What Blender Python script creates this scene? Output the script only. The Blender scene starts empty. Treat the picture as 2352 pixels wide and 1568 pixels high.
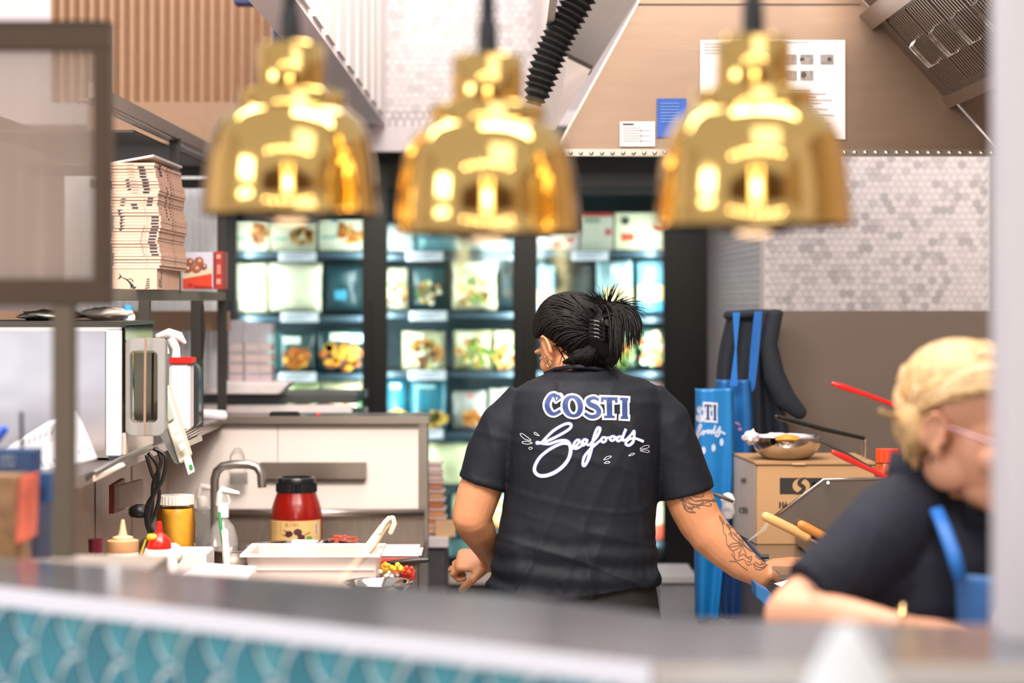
import bpy, bmesh, math, random
from mathutils import Vector, Matrix, noise
from mathutils.bvhtree import BVHTree
R = random.Random(7)
F, EYE = 4700.0, 1.6
scene = bpy.context.scene
COL = scene.collection
# ---------------------------------------------------------------- camera
cam_data = bpy.data.cameras.new('camera')
cam_data.sensor_width = 36.0
cam_data.lens = 36.0 * F / 2352.0
cam_data.shift_y = -94.0 / 2352.0
cam_data.clip_start = 0.05
cam_data.dof.use_dof = True
cam_data.dof.focus_distance = 5.0
cam_data.dof.aperture_fstop = 2.15
cam = bpy.data.objects.new('camera', cam_data)
cam.location = (0, 0, EYE)
cam.rotation_euler = (math.pi / 2, 0, 0)
COL.objects.link(cam)
scene.camera = cam
# ---------------------------------------------------------------- exposure, world, lamps of the hall, added fills
scene.view_settings.view_transform = 'Standard'
scene.view_settings.look = 'None'
scene.view_settings.gamma = 1.0
scene.view_settings.use_curve_mapping = False
scene.view_settings.exposure = 0.5
scene.cycles.max_bounces = 8
scene.cycles.diffuse_bounces = 3
scene.cycles.glossy_bounces = 4
scene.cycles.transmission_bounces = 6
scene.cycles.transparent_max_bounces = 12
scene.cycles.caustics_reflective = False
scene.cycles.caustics_refractive = False
scene.cycles.sample_clamp_indirect = 6.0
scene.cycles.sample_clamp_direct = 30.0
w = bpy.data.worlds.new('hall_light'); scene.world = w; w.use_nodes = True
w.node_tree.nodes['Background'].inputs[0].default_value = (1.0, 0.94, 0.91, 1)
w.node_tree.nodes['Background'].inputs[1].default_value = 0.52

def area(name, loc, target, sx, sy, power, col=(1, .95, .9), spread=180):
    l = bpy.data.lights.new(name, 'AREA'); l.shape = 'RECTANGLE'; l.size = sx; l.size_y = sy
    l.energy = power; l.color = col; l.spread = math.radians(spread)
    o = bpy.data.objects.new(name, l); COL.objects.link(o); o.location = loc
    d = Vector(target) - Vector(loc)
    o.rotation_euler = d.to_track_quat('-Z', 'Y').to_euler()
    return o
area('kitchen_ceiling_light', (0.2, 5.0, 4.6), (0.2, 5.6, 0), 2.2, 2.6, 100, (1, .93, .89))
area('kitchen_rear_light', (-0.2, 7.2, 4.6), (-.1, 8.0, 0), 1.2, 1.0, 20, (1, .92, .92))
area('aisle_light', (0.6, 2.6, 3.6), (0.5, 5.4, 1.0), 1.6, .8, 60, (1, .92, .84))
area('left_bench_light', (-0.9, 3.4, 3.2), (-0.9, 5.4, 1.0), 1.0, 1.0, 52, (1, .90, .80))
area('bench_fill_light', (0.1, 3.5, 3.3), (-.95, 5.3, 1.0), .5, .5, 9, (1, .88, .76), 75)  # unseen fill added to brighten the mustard jar and low left wall
area('shop_window', (-3.0, .9, 1.55), (0, 3.0, 1.5), 1.1, .8, 24, (.93, .97, 1))
area('oven_side_fill', (-2.5, -1.4, 1.35), (-1.0, 4.0, 1.4), 1.6, .7, 4, (.95, .97, 1))  # unseen fill added so the oven side has something bright to reflect
area('shop_window_upper', (-3.0, .7, 2.75), (0, 3.0, 1.5), 1.1, .3, 10, (1, .96, .9))
area('hall_sign_strip', (-0.5, -3.2, 2.7), (0, 3, 1.7), .12, 2.2, 12, (1, .75, .35))
area('hall_sign_strip_second', (0.5, -3.2, 2.7), (0, 3, 1.7), .12, 2.2, 12, (1, .75, .35))
area('hall_panel_light', (0.0, -3.2, 3.3), (0, 3, 1.7), .62, .35, 9, (.88, 1, .97))
area('hall_panel_light_lower', (0.0, -3.2, 2.1), (0, 3, 1.7), .62, .35, 9, (.88, 1, .97))
for i in range(7):
    area('hall_downlight', (-2.4 + i * .8, -1.6, 4.0), (-2.4 + i * .8, -1.2, 0), .14, .14, 7, (1, .9, .74))
area('hood_lamp', (1.0, 5.35, 2.5), (0.9, 5.9, 2.1), .10, .10, 2.2, (1, .85, .72))
area('front_display_light', (.6, 1.0, 3.0), (.4, 2.8, 1.2), 1.0, .6, 4, (.95, .97, 1))

# ---------------------------------------------------------------- materials
def srgb(c):
    if isinstance(c, str):
        c = c.lstrip('#'); c = [int(c[i:i + 2], 16) / 255 for i in (0, 2, 4)]
    return tuple((x / 12.92 if x <= .04045 else ((x + .055) / 1.055) ** 2.4) for x in c[:3])
MATS = {}
def mat(name, col='#cccccc', rough=.5, metal=0, noise_=0.05, nscale=30, bump=0.0, bscale=200, coat=0, emit=0,
        stretch=(1, 1, 1), spec=.5, sss=0):
    if name in MATS: return MATS[name]
    m = bpy.data.materials.new(name); m.use_nodes = True
    nt = m.node_tree; b = nt.nodes['Principled BSDF']
    c = srgb(col)
    b.inputs['Roughness'].default_value = rough
    b.inputs['Metallic'].default_value = metal
    b.inputs['Specular IOR Level'].default_value = spec
    b.inputs['Coat Weight'].default_value = coat
    b.inputs['Base Color'].default_value = (*c, 1)
    if sss:
        b.inputs['Subsurface Weight'].default_value = sss
        b.inputs['Subsurface Radius'].default_value = (.02, .006, .003)
    tc = nt.nodes.new('ShaderNodeTexCoord'); mp = nt.nodes.new('ShaderNodeMapping')
    mp.inputs['Scale'].default_value = stretch
    nt.links.new(tc.outputs['Object'], mp.inputs[0])
    if noise_:
        n = nt.nodes.new('ShaderNodeTexNoise'); n.inputs['Scale'].default_value = nscale
        n.inputs['Detail'].default_value = 3
        nt.links.new(mp.outputs[0], n.inputs['Vector'])
        r = nt.nodes.new('ShaderNodeValToRGB')
        r.color_ramp.elements[0].position = .3; r.color_ramp.elements[1].position = .7
        r.color_ramp.elements[0].color = (*[x * (1 - noise_) for x in c], 1)
        r.color_ramp.elements[1].color = (*[min(1, x * (1 + noise_)) for x in c], 1)
        nt.links.new(n.outputs[0], r.inputs[0]); nt.links.new(r.outputs[0], b.inputs['Base Color'])
    if bump:
        n2 = nt.nodes.new('ShaderNodeTexNoise'); n2.inputs['Scale'].default_value = bscale
        nt.links.new(mp.outputs[0], n2.inputs['Vector'])
        bp = nt.nodes.new('ShaderNodeBump'); bp.inputs['Strength'].default_value = bump
        bp.inputs['Distance'].default_value = .01
        nt.links.new(n2.outputs[0], bp.inputs['Height']); nt.links.new(bp.outputs[0], b.inputs['Normal'])
    if emit:
        b.inputs['Emission Color'].default_value = (*c, 1); b.inputs['Emission Strength'].default_value = emit
    MATS[name] = m
    return m
def glass(name, tint='#ffffff', rough=.02, ior=1.45, gloss=1.0):
    if name in MATS: return MATS[name]
    m = bpy.data.materials.new(name); m.use_nodes = True; nt = m.node_tree
    nt.nodes.remove(nt.nodes['Principled BSDF'])
    t = nt.nodes.new('ShaderNodeBsdfTransparent'); t.inputs[0].default_value = (*srgb(tint), 1)
    g = nt.nodes.new('ShaderNodeBsdfGlossy'); g.inputs['Roughness'].default_value = rough
    g.inputs['Color'].default_value = (gloss, gloss, gloss, 1)
    fr = nt.nodes.new('ShaderNodeFresnel'); fr.inputs[0].default_value = ior
    mx = nt.nodes.new('ShaderNodeMixShader')
    nt.links.new(fr.outputs[0], mx.inputs[0]); nt.links.new(t.outputs[0], mx.inputs[1]); nt.links.new(g.outputs[0], mx.inputs[2])
    nt.links.new(mx.outputs[0], nt.nodes['Material Output'].inputs[0])
    MATS[name] = m
    return m
def milky(name, col='#f0e8e4', fac=.55, rough=.3, tint='#ffffff'):
    if name in MATS: return MATS[name]
    m = bpy.data.materials.new(name); m.use_nodes = True; nt = m.node_tree
    b = nt.nodes['Principled BSDF']; b.inputs['Base Color'].default_value = (*srgb(col), 1); b.inputs['Roughness'].default_value = rough
    t = nt.nodes.new('ShaderNodeBsdfTransparent'); t.inputs[0].default_value = (*srgb(tint), 1)
    mx = nt.nodes.new('ShaderNodeMixShader'); mx.inputs[0].default_value = fac
    nt.links.new(t.outputs[0], mx.inputs[1]); nt.links.new(b.outputs[0], mx.inputs[2])
    nt.links.new(mx.outputs[0], nt.nodes['Material Output'].inputs[0])
    MATS[name] = m
    return m
def plain(col, rough=.5, metal=0, **k):
    return mat('paint_' + str(col) + '_%g_%g' % (rough, metal), col, rough, metal, **k)
STEEL = mat('brushed_steel', '#b3aaa4', .28, 1, .06, 40, .04, 60, stretch=(1, 1, 14))
STEELD = mat('dull_steel', '#8d837c', .42, 1, .08, 30, .04, 60, stretch=(8, 1, 1))
CHROME = mat('polished_steel', '#cfc9c4', .08, 1, .03)
HOODM = mat('hood_steel', '#8e7767', .36, .7, .05, 6, .02, 40, stretch=(1, 1, 6))
FRAME = mat('bronze_frame', '#6b5f55', .4, .5, .05)
BLACK = mat('black_frame', '#0c0e10', .3, 0, .1)
WHITE = mat('white_laminate', '#e6dcd8', .35, 0, .02)

# ---------------------------------------------------------------- geometry helpers
def W(px, py, Y):
    return Vector(((px - 1176) / F * Y, Y, EYE - (py - 690) / F * Y))
def WX(px, Y): return (px - 1176) / F * Y
def WZ(py, Y): return EYE - (py - 690) / F * Y
class MB:
    def __init__(s): s.v = []; s.f = []
    def add(s, vs, fs):
        o = len(s.v); s.v += [Vector(v) for v in vs]; s.f += [tuple(i + o for i in f) for f in fs]; return s
    def box(s, x0, y0, z0, x1, y1, z1):
        if x0 > x1: x0, x1 = x1, x0
        if y0 > y1: y0, y1 = y1, y0
        if z0 > z1: z0, z1 = z1, z0
        return s.add([(x0, y0, z0), (x1, y0, z0), (x1, y1, z0), (x0, y1, z0), (x0, y0, z1), (x1, y0, z1), (x1, y1, z1), (x0, y1, z1)],
                     [(0, 3, 2, 1), (4, 5, 6, 7), (0, 1, 5, 4), (1, 2, 6, 5), (2, 3, 7, 6), (3, 0, 4, 7)])
    def pb(s, px0, py0, px1, py1, Y, d):                                  # a box whose front, at depth Y, spans these photo pixels
        return s.box(WX(px0, Y), Y, WZ(py1, Y), WX(px1, Y), Y + d, WZ(py0, Y))
    def obox(s, c, ax, ay, az):                                          # oriented box from centre and half-axes
        c, ax, ay, az = map(Vector, (c, ax, ay, az))
        vs = [c + sx * ax + sy * ay + sz * az for sz in (-1, 1) for sx, sy in ((-1, -1), (1, -1), (1, 1), (-1, 1))]
        return s.add(vs, [(0, 3, 2, 1), (4, 5, 6, 7), (0, 1, 5, 4), (1, 2, 6, 5), (2, 3, 7, 6), (3, 0, 4, 7)])
    def rings(s, rs, cap=True):
        n = len(rs[0]); vs = [p for r in rs for p in r]; fs = []
        for k in range(len(rs) - 1):
            for i in range(n):
                j = (i + 1) % n
                fs.append((k * n + i, k * n + j, (k + 1) * n + j, (k + 1) * n + i))
        if cap:
            fs.append(tuple(reversed(range(n)))); fs.append(tuple(range((len(rs) - 1) * n, len(rs) * n)))
        return s.add(vs, fs)
    def tube(s, pts, rad, n=10, round_=False, cap=True, ry=1.0, up=None):
        pts = [Vector(p) for p in pts]
        if not hasattr(rad, '__len__'): rad = [rad] * len(pts)
        rad = list(rad)
        if round_:
            d0 = (pts[0] - pts[1]).normalized(); d1 = (pts[-1] - pts[-2]).normalized()
            a = [(.9, .45), (.55, .83)]
            pre = [(pts[0] + d0 * rad[0] * k, rad[0] * q) for k, q in ((.95, .3), (.75, .66), (.4, .92))]
            post = [(pts[-1] + d1 * rad[-1] * k, rad[-1] * q) for k, q in ((.4, .92), (.75, .66), (.95, .3))]
            pts = [p for p, _ in pre] + pts + [p for p, _ in post]; rad = [r for _, r in pre] + rad + [r for _, r in post]
        rs = []; prev = Vector(up) if up else None
        for i, p in enumerate(pts):
            t = (pts[min(i + 1, len(pts) - 1)] - pts[max(i - 1, 0)]).normalized()
            if prev is None:
                prev = Vector((0, 0, 1)) if abs(t.z) < .9 else Vector((0, 1, 0))
            u = (prev - t * prev.dot(t))
            if u.length < 1e-4: u = t.orthogonal()
            u.normalize(); b = t.cross(u); prev = u
            rs.append([p + (u * math.cos(a) * ry + b * math.sin(a)) * rad[i] for a in [2 * math.pi * k / n for k in range(n)]])
        return s.rings(rs, cap)
    def lathe(s, prof, c=(0, 0, 0), n=32, axis=None):
        c = Vector(c); q = Vector((0, 0, 1)).rotation_difference(Vector(axis)) if axis else None
        rs = []
        for r, z in prof:
            ring = [Vector((max(r, 1e-5) * math.cos(2 * math.pi * k / n), max(r, 1e-5) * math.sin(2 * math.pi * k / n), z)) for k in range(n)]
            if q: ring = [q @ p for p in ring]
            rs.append([c + p for p in ring])
        return s.rings(rs, True)
    def ell(s, c, r, n=16, m=10, rot=None):
        c = Vector(c); rs = []
        if not hasattr(r, '__len__'): r = (r, r, r)
        for j in range(1, m):
            th = math.pi * j / m
            ring = [Vector((r[0] * math.sin(th) * math.cos(2 * math.pi * k / n), r[1] * math.sin(th) * math.sin(2 * math.pi * k / n), -r[2] * math.cos(th))) for k in range(n)]
            if rot: ring = [rot @ p for p in ring]
            rs.append([c + p for p in ring])
        return s.rings(rs, True)
    def prism(s, pts, vec):
        pts = [Vector(p) for p in pts]; vec = Vector(vec); n = len(pts)
        fs = [tuple(range(n)), tuple(reversed(range(n, 2 * n)))] + [(i, i + n, (i + 1) % n + n, (i + 1) % n) for i in range(n)]
        return s.add(pts + [p + vec for p in pts], fs)
    def grid(s, fn, nu, nv, thick=None):
        vs = [Vector(fn(i / nu, j / nv)) for j in range(nv + 1) for i in range(nu + 1)]
        fs = [(j * (nu + 1) + i, j * (nu + 1) + i + 1, (j + 1) * (nu + 1) + i + 1, (j + 1) * (nu + 1) + i) for j in range(nv) for i in range(nu)]
        if thick:
            t = Vector(thick); n = len(vs)
            fs2 = [tuple(i + n for i in reversed(f)) for f in fs]
            rim = [(i) for i in range(nu + 1)] + [j * (nu + 1) + nu for j in range(1, nv + 1)] + [nv * (nu + 1) + i for i in range(nu - 1, -1, -1)] + [j * (nu + 1) for j in range(nv - 1, 0, -1)]
            fs = fs + fs2 + [(rim[k], rim[k] + n, rim[(k + 1) % len(rim)] + n, rim[(k + 1) % len(rim)]) for k in range(len(rim))]
            vs = vs + [v + t for v in vs]
        return s.add(vs, fs)
def wloc(o):
    v = Vector((0, 0, 0))
    while o: v += o.location; o = o.parent
    return v
def tag(o, label=None, cat=None, group=None, kind=None):
    if label: o['label'] = label
    if cat: o['category'] = cat
    if group: o['group'] = group
    if kind: o['kind'] = kind
    return o
def thing(name, label, cat, loc, group=None):
    o = bpy.data.objects.new(name, None); COL.objects.link(o); o.location = loc; o.empty_display_size = .05
    return tag(o, label, cat, group)
def obj(name, mb, m, parent=None, label=None, cat=None, group=None, kind=None, smooth=False, bevel=0, fix=True):
    me = bpy.data.meshes.new(name)
    if parent: org = wloc(parent)
    else:
        xs = [v.x for v in mb.v]; ys = [v.y for v in mb.v]; zs = [v.z for v in mb.v]
        org = Vector(((min(xs) + max(xs)) / 2, (min(ys) + max(ys)) / 2, min(zs)))
    me.from_pydata([tuple(v - org) for v in mb.v], [], mb.f); me.update()
    if fix or bevel:
        bm = bmesh.new(); bm.from_mesh(me)
        if fix: bmesh.ops.recalc_face_normals(bm, faces=bm.faces)
        if bevel:
            es = [e for e in bm.edges if len(e.link_faces) == 2 and e.calc_face_angle(0) > .5]
            bmesh.ops.bevel(bm, geom=es, offset=bevel, segments=2, affect='EDGES', clamp_overlap=True)
        bm.to_mesh(me); bm.free()
    if smooth:
        me.shade_smooth()
        if smooth != 'all': me.set_sharp_from_angle(angle=math.radians(40))
    me.materials.append(m)
    o = bpy.data.objects.new(name, me); COL.objects.link(o)
    if parent: o.parent = parent
    else: o.location = org
    return tag(o, label, cat, group, kind)
def struct(name, mb, m, parent=None, **k): return obj(name, mb, m, parent, kind='structure' if not parent else None, **k)
def copy_thing(root, loc, label=None):
    r = root.copy(); COL.objects.link(r); r.location = loc
    if label: r['label'] = label
    for ch in list(root.children):
        c = ch.copy(); COL.objects.link(c); c.parent = r
        for g in list(ch.children):
            d = g.copy(); COL.objects.link(d); d.parent = c
    return r
def inst(src, loc, parent, m=None):                                       # one more piece sharing the mesh of src
    c = src.copy(); COL.objects.link(c); c.parent = parent; c.location = loc
    return c
def fuse(mb, voxel=.004, it=4, fac=.5):
    me = bpy.data.meshes.new('tmp'); me.from_pydata([tuple(v) for v in mb.v], [], mb.f)
    bm = bmesh.new(); bm.from_mesh(me); bmesh.ops.recalc_face_normals(bm, faces=bm.faces); bm.to_mesh(me); bm.free()
    o = bpy.data.objects.new('tmp', me); COL.objects.link(o)
    r = o.modifiers.new('r', 'REMESH'); r.mode = 'VOXEL'; r.voxel_size = voxel
    s = o.modifiers.new('s', 'SMOOTH'); s.iterations = it; s.factor = fac
    ev = o.evaluated_get(bpy.context.evaluated_depsgraph_get()); m2 = ev.to_mesh()
    out = MB(); out.v = [v.co.copy() for v in m2.vertices]; out.f = [tuple(p.vertices) for p in m2.polygons]
    ev.to_mesh_clear(); bpy.data.objects.remove(o); bpy.data.meshes.remove(me)
    return out
def displace(mb, fn):
    me = bpy.data.meshes.new('tmp'); me.from_pydata([tuple(v) for v in mb.v], [], mb.f); me.update()
    ns = [v.normal.copy() for v in me.vertices]; bpy.data.meshes.remove(me)
    mb.v = [v + n * fn(v, n) for v, n in zip(mb.v, ns)]
    return mb
# ---------------------------------------------------------------- printing laid on a surface
def catmull(P, step=3.0, closed=False):
    P = [list(p) for p in P]; n = len(P); out = []
    if n == 2 and not closed:
        k = max(2, int(math.dist(P[0][:2], P[1][:2]) / step))
        return [[P[0][c] + (P[1][c] - P[0][c]) * i / k for c in range(len(P[0]))] for i in range(k + 1)]
    rng = range(n if closed else n - 1)
    for i in rng:
        p0 = P[(i - 1) % n] if closed or i > 0 else P[0]; p1 = P[i]; p2 = P[(i + 1) % n]; p3 = P[(i + 2) % n] if closed or i + 2 < n else P[-1]
        k = max(1, int(math.dist(p1[:2], p2[:2]) / step))
        for q in range(k):
            t = q / k
            out.append([.5 * ((2 * p1[c]) + (-p0[c] + p2[c]) * t + (2 * p0[c] - 5 * p1[c] + 4 * p2[c] - p3[c]) * t * t + (-p0[c] + 3 * p1[c] - 3 * p2[c] + p3[c]) * t ** 3) for c in range(len(p1))])
    out.append(list(P[0]) if closed else list(P[-1]))
    return out
class Decal:
    def __init__(s, place): s.place = place; s.mb = MB()
    def stroke(s, P, wd=None, grow=0, step=3.0, closed=False, flat=False, curve=True):
        P = [p if len(p) > 2 else (p[0], p[1], wd) for p in P]
        C = catmull(P, step, closed) if curve else [list(p) for p in P]
        if flat:
            a, b = Vector(C[0][:2]), Vector(C[1][:2]); d = (a - b).normalized() * grow / 2; C[0][0] += d.x; C[0][1] += d.y
            a, b = Vector(C[-1][:2]), Vector(C[-2][:2]); d = (a - b).normalized() * grow / 2; C[-1][0] += d.x; C[-1][1] += d.y
        L, Rr = [], []
        for i, c in enumerate(C):
            a, b = C[max(i - 1, 0)], C[min(i + 1, len(C) - 1)]
            if closed and i in (0, len(C) - 1): a, b = C[-2], C[1]
            t = Vector((b[0] - a[0], b[1] - a[1]))
            if t.length < 1e-6: t = Vector((1, 0))
            t.normalize(); h = (c[2] + grow) / 2
            L.append((c[0] - t.y * h, c[1] + t.x * h)); Rr.append((c[0] + t.y * h, c[1] - t.x * h))
        pts = [s.place(*p) for p in L + Rr]; n = len(L)
        for i in range(n - 1):
            q = [pts[i], pts[i + 1], pts[n + i + 1], pts[n + i]]
            if all(x is not None for x in q): s.mb.add(q, [(0, 1, 2, 3)])
        if not flat and not closed:
            for c in (C[0], C[-1]): s.disc(c[0], c[1], (c[2] + grow) / 2)
        return s
    def disc(s, u, v, r, rv=None, n=12):
        rv = rv or r
        q = [s.place(u + r * math.cos(2 * math.pi * k / n), v + rv * math.sin(2 * math.pi * k / n)) for k in range(n)]
        if all(x is not None for x in q): s.mb.add(q, [tuple(range(n))])
        return s
    def quad(s, pts, nu=1, nv=1):
        a, b, c, d = [Vector(p) for p in pts]
        g = []
        for j in range(nv + 1):
            for i in range(nu + 1):
                p = a.lerp(b, i / nu).lerp(d.lerp(c, i / nu), j / nv); g.append(s.place(p.x, p.y))
        for j in range(nv):
            for i in range(nu):
                q = [g[j * (nu + 1) + i], g[j * (nu + 1) + i + 1], g[(j + 1) * (nu + 1) + i + 1], g[(j + 1) * (nu + 1) + i]]
                if all(x is not None for x in q): s.mb.add(q, [(0, 1, 2, 3)])
        return s
def bvh_of(mb): return BVHTree.FromPolygons([tuple(v) for v in mb.v], [tuple(f) for f in mb.f])
def on_surface(bvh, off, px=lambda u, v: (u, v)):
    o = Vector((0, 0, EYE))
    def place(u, v):
        x, y = px(u, v); d = (W(x, y, 1.0) - o).normalized()
        h, n, i, dd = bvh.ray_cast(o, d)
        if h is None: return None
        if n.dot(d) > 0: n = -n
        return h + (n * .6 - d * .4).normalized() * off
    return place
def on_plane(Y, off=0.0): return lambda u, v: W(u, v, Y) + Vector((0, -off, 0))
def text_mesh(s, size, origin, xdir, zdir, m, parent, name='lettering', align='LEFT', extr=.0):
    cu = bpy.data.curves.new('t', 'FONT'); cu.body = s; cu.size = size; cu.align_x = align; cu.resolution_u = 2; cu.extrude = extr
    o = bpy.data.objects.new('t', cu); COL.objects.link(o)
    me = o.evaluated_get(bpy.context.evaluated_depsgraph_get()).to_mesh()
    out = MB(); X, Z, O = Vector(xdir).normalized(), Vector(zdir).normalized(), Vector(origin)
    out.v = [O + X * v.co.x + Z * v.co.y for v in me.vertices]; out.f = [tuple(p.vertices) for p in me.polygons]
    bpy.data.objects.remove(o); bpy.data.curves.remove(cu)
    return obj(name, out, m, parent, fix=False)
# ================================================================ the setting
struct('floor', MB().box(-5, -5, -.05, 5, 11, 0), mat('floor_vinyl', '#b3a9a3', .5, 0, .08, 8))
struct('wall_back', MB().box(-3.2, 10.3, 0, 3.2, 10.4, 3.4), mat('back_wall_paint', '#cdc3c4', .6))
struct('wall_hall', MB().box(-5, -5.1, 0, 5, -5.0, 4.4), mat('hall_wall_paint', '#6b4a30', .5, 0, .2, 2))
struct('wall_right', MB().box(3.2, -5, 0, 3.3, 10.4, 3.4), mat('side_wall_paint', '#a8937f', .6))
struct('wall_left', MB().box(-3.3, 1.6, 0, -3.2, 10.4, 3.4), mat('side_wall_paint_cool', '#d4d0d2', .6))
# soffit (bulkhead) with its lowered underside, and the raised recess beyond it
SOF = mat('bulkhead_paint', '#f0e6ea', .6, 0, .01)
sz = 2.30
struct('ceiling', MB().box(-.615, 4.4, sz, -.505, 8.2, sz + .08).box(-2.6, 8.2, sz, 1.35, 10.3, sz + .06).box(-2.6, 8.14, sz, -.54, 8.2, sz + .5), SOF)
struct('trim_14', MB().box(-.62, 8.19, WZ(347, 8.19), .13, 8.25, sz), SOF)
struct('trim_1', MB().box(-.52, 4.4, sz + .08, -.505, 8.2, sz + .9), mat('recess_side_paint', '#efe6e2', .5, 0, .01))
fl = MB()
for k in range(9):
    fl.box(-.505, 7.7 - k * .36, sz + .02, -.497, 7.94 - k * .36, sz + .9)
struct('trim_2', fl, mat('recess_batten', '#f4eeea', .45, 0, .01))
struct('trim_3', MB().box(.095, 4.9, sz + .06, .115, 8.15, sz + .9), mat('recess_side_paint', '#efe6e2'))
struct('wall_recess', MB().box(-.56, 8.2, sz, .12, 8.26, sz + 1.0), mat('mosaic_grout', '#ded5d4', .6, 0, .02))
# mosaics: hexagonal marble pieces set proud of the grout
def hexmesh(r, t, m, name='tile'):
    mb = MB()
    f = [(r * math.cos(math.radians(60 * k + 30)), r * math.sin(math.radians(60 * k + 30))) for k in range(6)]
    mb.rings([[Vector((x, 0, z)) for x, z in f], [Vector((x, -t * .6, z)) for x, z in f], [Vector((x * .9, -t, z * .9)) for x, z in f]])
    me = bpy.data.meshes.new(name); me.from_pydata([tuple(v) for v in mb.v], [], mb.f)
    bm = bmesh.new(); bm.from_mesh(me); bmesh.ops.recalc_face_normals(bm, faces=bm.faces); bm.to_mesh(me); bm.free()
    me.materials.append(m); return me
TILEM = [mat('marble_a', '#e2dadb', .3, 0, .03), mat('marble_b', '#dad3d4', .3, 0, .04), mat('marble_c', '#c9c2c4', .3, 0, .05), mat('marble_d', '#b9b3b7', .3, 0, .05)]
def mosaic(parent, x0, x1, z0, z1, Y, pitch, limit, mats=TILEM, rs=1):
    rr = random.Random(rs); ms = [hexmesh(pitch * .54, .003, m) for m in mats]
    cells = []; row = 0; z = z1 - pitch * .5
    while z > z0 + pitch * .3:
        x = x0 + pitch * (.5 if row % 2 == 0 else 1.0)
        while x < x1 - pitch * .4:
            cells.append((x, z)); x += pitch
        z -= pitch * .866; row += 1
    rest = [MB() for _ in mats]; n = 0; pw = wloc(parent)
    cells.sort(key=lambda c: (round(-c[1] / pitch), c[0]))
    for (x, z) in cells:
        k = rr.random(); k = 0 if k < .52 else 1 if k < .74 else 2 if k < .90 else 3
        if n < limit:
            o = bpy.data.objects.new('tile', ms[k]); COL.objects.link(o); o.parent = parent; o.location = Vector((x, Y, z)) - pw
        else:
            f = [(pitch * .54 * math.cos(math.radians(60 * q + 30)), pitch * .54 * math.sin(math.radians(60 * q + 30))) for q in range(6)]
            rest[k].rings([[Vector((x + a, Y, z + b)) for a, b in f], [Vector((x + a * .94, Y - .003, z + b * .94)) for a, b in f]])
        n += 1
    for k, r in enumerate(rest):
        if r.f: obj('tile_field', r, mats[k], parent, kind='stuff', fix=True)
wr = struct('wall_mosaic', MB().box(.862, 7.0, 0, 1.64, 7.12, 2.2), mat('mosaic_grout', '#ded5d4', .6))
mosaic(wr, .866, 1.635, 1.50, 2.12, 7.0, .0254, 300)
wu = bpy.data.objects['wall_recess']
mosaic(wu, -.555, .09, sz + .0, sz + .62, 8.2, .031, 300, [mat('recess_marble_a', '#eee6e6', .3, 0, .02), mat('recess_marble_b', '#e8e0e0', .3, 0, .03), mat('recess_marble_c', '#e0d9da', .3), mat('recess_marble_d', '#d6cfd2', .3)], 5)
ws = struct('wall_return', MB().box(.862, 7.12, 0, .93, 9.7, 2.5), mat('mosaic_grout_shaded', '#b5b1b3', .6, 0, .03))  # shade of the return wall is put into its grout colour
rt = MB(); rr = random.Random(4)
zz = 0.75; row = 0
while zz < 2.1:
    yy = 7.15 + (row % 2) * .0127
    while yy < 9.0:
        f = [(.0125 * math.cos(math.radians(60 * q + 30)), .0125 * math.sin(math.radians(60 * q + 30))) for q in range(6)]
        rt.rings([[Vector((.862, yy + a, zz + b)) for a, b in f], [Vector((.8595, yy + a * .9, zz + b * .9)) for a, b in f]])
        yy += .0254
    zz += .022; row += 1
obj('tile_field', rt, mat('return_marble_shaded', '#b3afb2', .35, 0, .16, 45), ws, kind='stuff')  # same marble as the main wall, darkened in colour for its shade
struct('trim_4', MB().box(1.635, 6.97, 0, 1.665, 7.05, 2.1), mat('corner_steel', '#a5a8a8', .3, .9))
wd = struct('window_1', MB().pb(2272, 360, 2345, 740, 7.6, .03), mat('cool_window_back', '#8f9bb4', .3, 0, .05))
obj('window_frame', MB().pb(2282, 505, 2345, 512, 7.58, .02).pb(2282, 600, 2345, 650, 7.58, .02), plain('#4d4f5c', .4), wd)
# upper left: tan corrugated sheet and the beam under it
c = MB(); x0, x1, Yc = WX(120, 7.5), WX(626, 7.5), 7.5
n = 264; zb, zt = WZ(236, Yc), WZ(-30, Yc)
pf = [(x0 + (x1 - x0) * i / n, Yc - .030 * math.cos(i / n * 2 * math.pi * 22)) for i in range(n + 1)]
c.rings([[Vector((x, y, z)) for x, y in pf] + [Vector((x, y + .01, z)) for x, y in reversed(pf)] for z in (zb, zt)])
struct('wall_corrugated', c, mat('tan_sheet_metal', '#d6b497', .42, .1, .04), smooth=True)
struct('trim_5', MB().pb(200, 234, 560, 330, 7.44, .14).pb(560, 236, 640, 345, 7.46, .12), mat('tan_beam', '#a88468', .5, 0, .03), bevel=.003)
struct('trim_6', MB().pb(626, 40, 668, 345, 7.42, .12), plain('#1d2b48', .5))
struct('trim_7', MB().pb(536, -30, 632, 6, 6.6, .1), plain('#16296b', .5))
# ---------------------------------------------------------------- extraction hood
hood = thing('extraction_hood', 'stainless steel extraction hood with riveted flange and slanted filters over the fryers', 'extractor hood', (.7, 5.8, 2.0))
bl, br, tr_, tl = W(1280, 345, 5.8), W(2292, 345, 5.8), W(1962, -20, 5.8), W(1482, -20, 5.8)
obj('end_panel', MB().prism([bl, br, tr_, tl], (0, .03, 0)), HOODM, hood)
obj('seam', MB().pb(1466, 8, 1976, 12, 5.797, .003), plain('#5c4c43', .5), hood)
fz0, fz1 = WZ(359, 5.78), WZ(343, 5.78)
obj('flange', MB().box(WX(1278, 5.78), 5.765, fz0, WX(2300, 5.78), 5.80, fz1), STEEL, hood, bevel=.001)
rv = obj('rivet', MB().lathe([(0, .007), (.004, .006), (.0062, .003), (.0068, 0), (.0068, -.003)], W(1310, 351, 5.765), 10, (0, -1, 0)), CHROME, hood, smooth='all')
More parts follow.
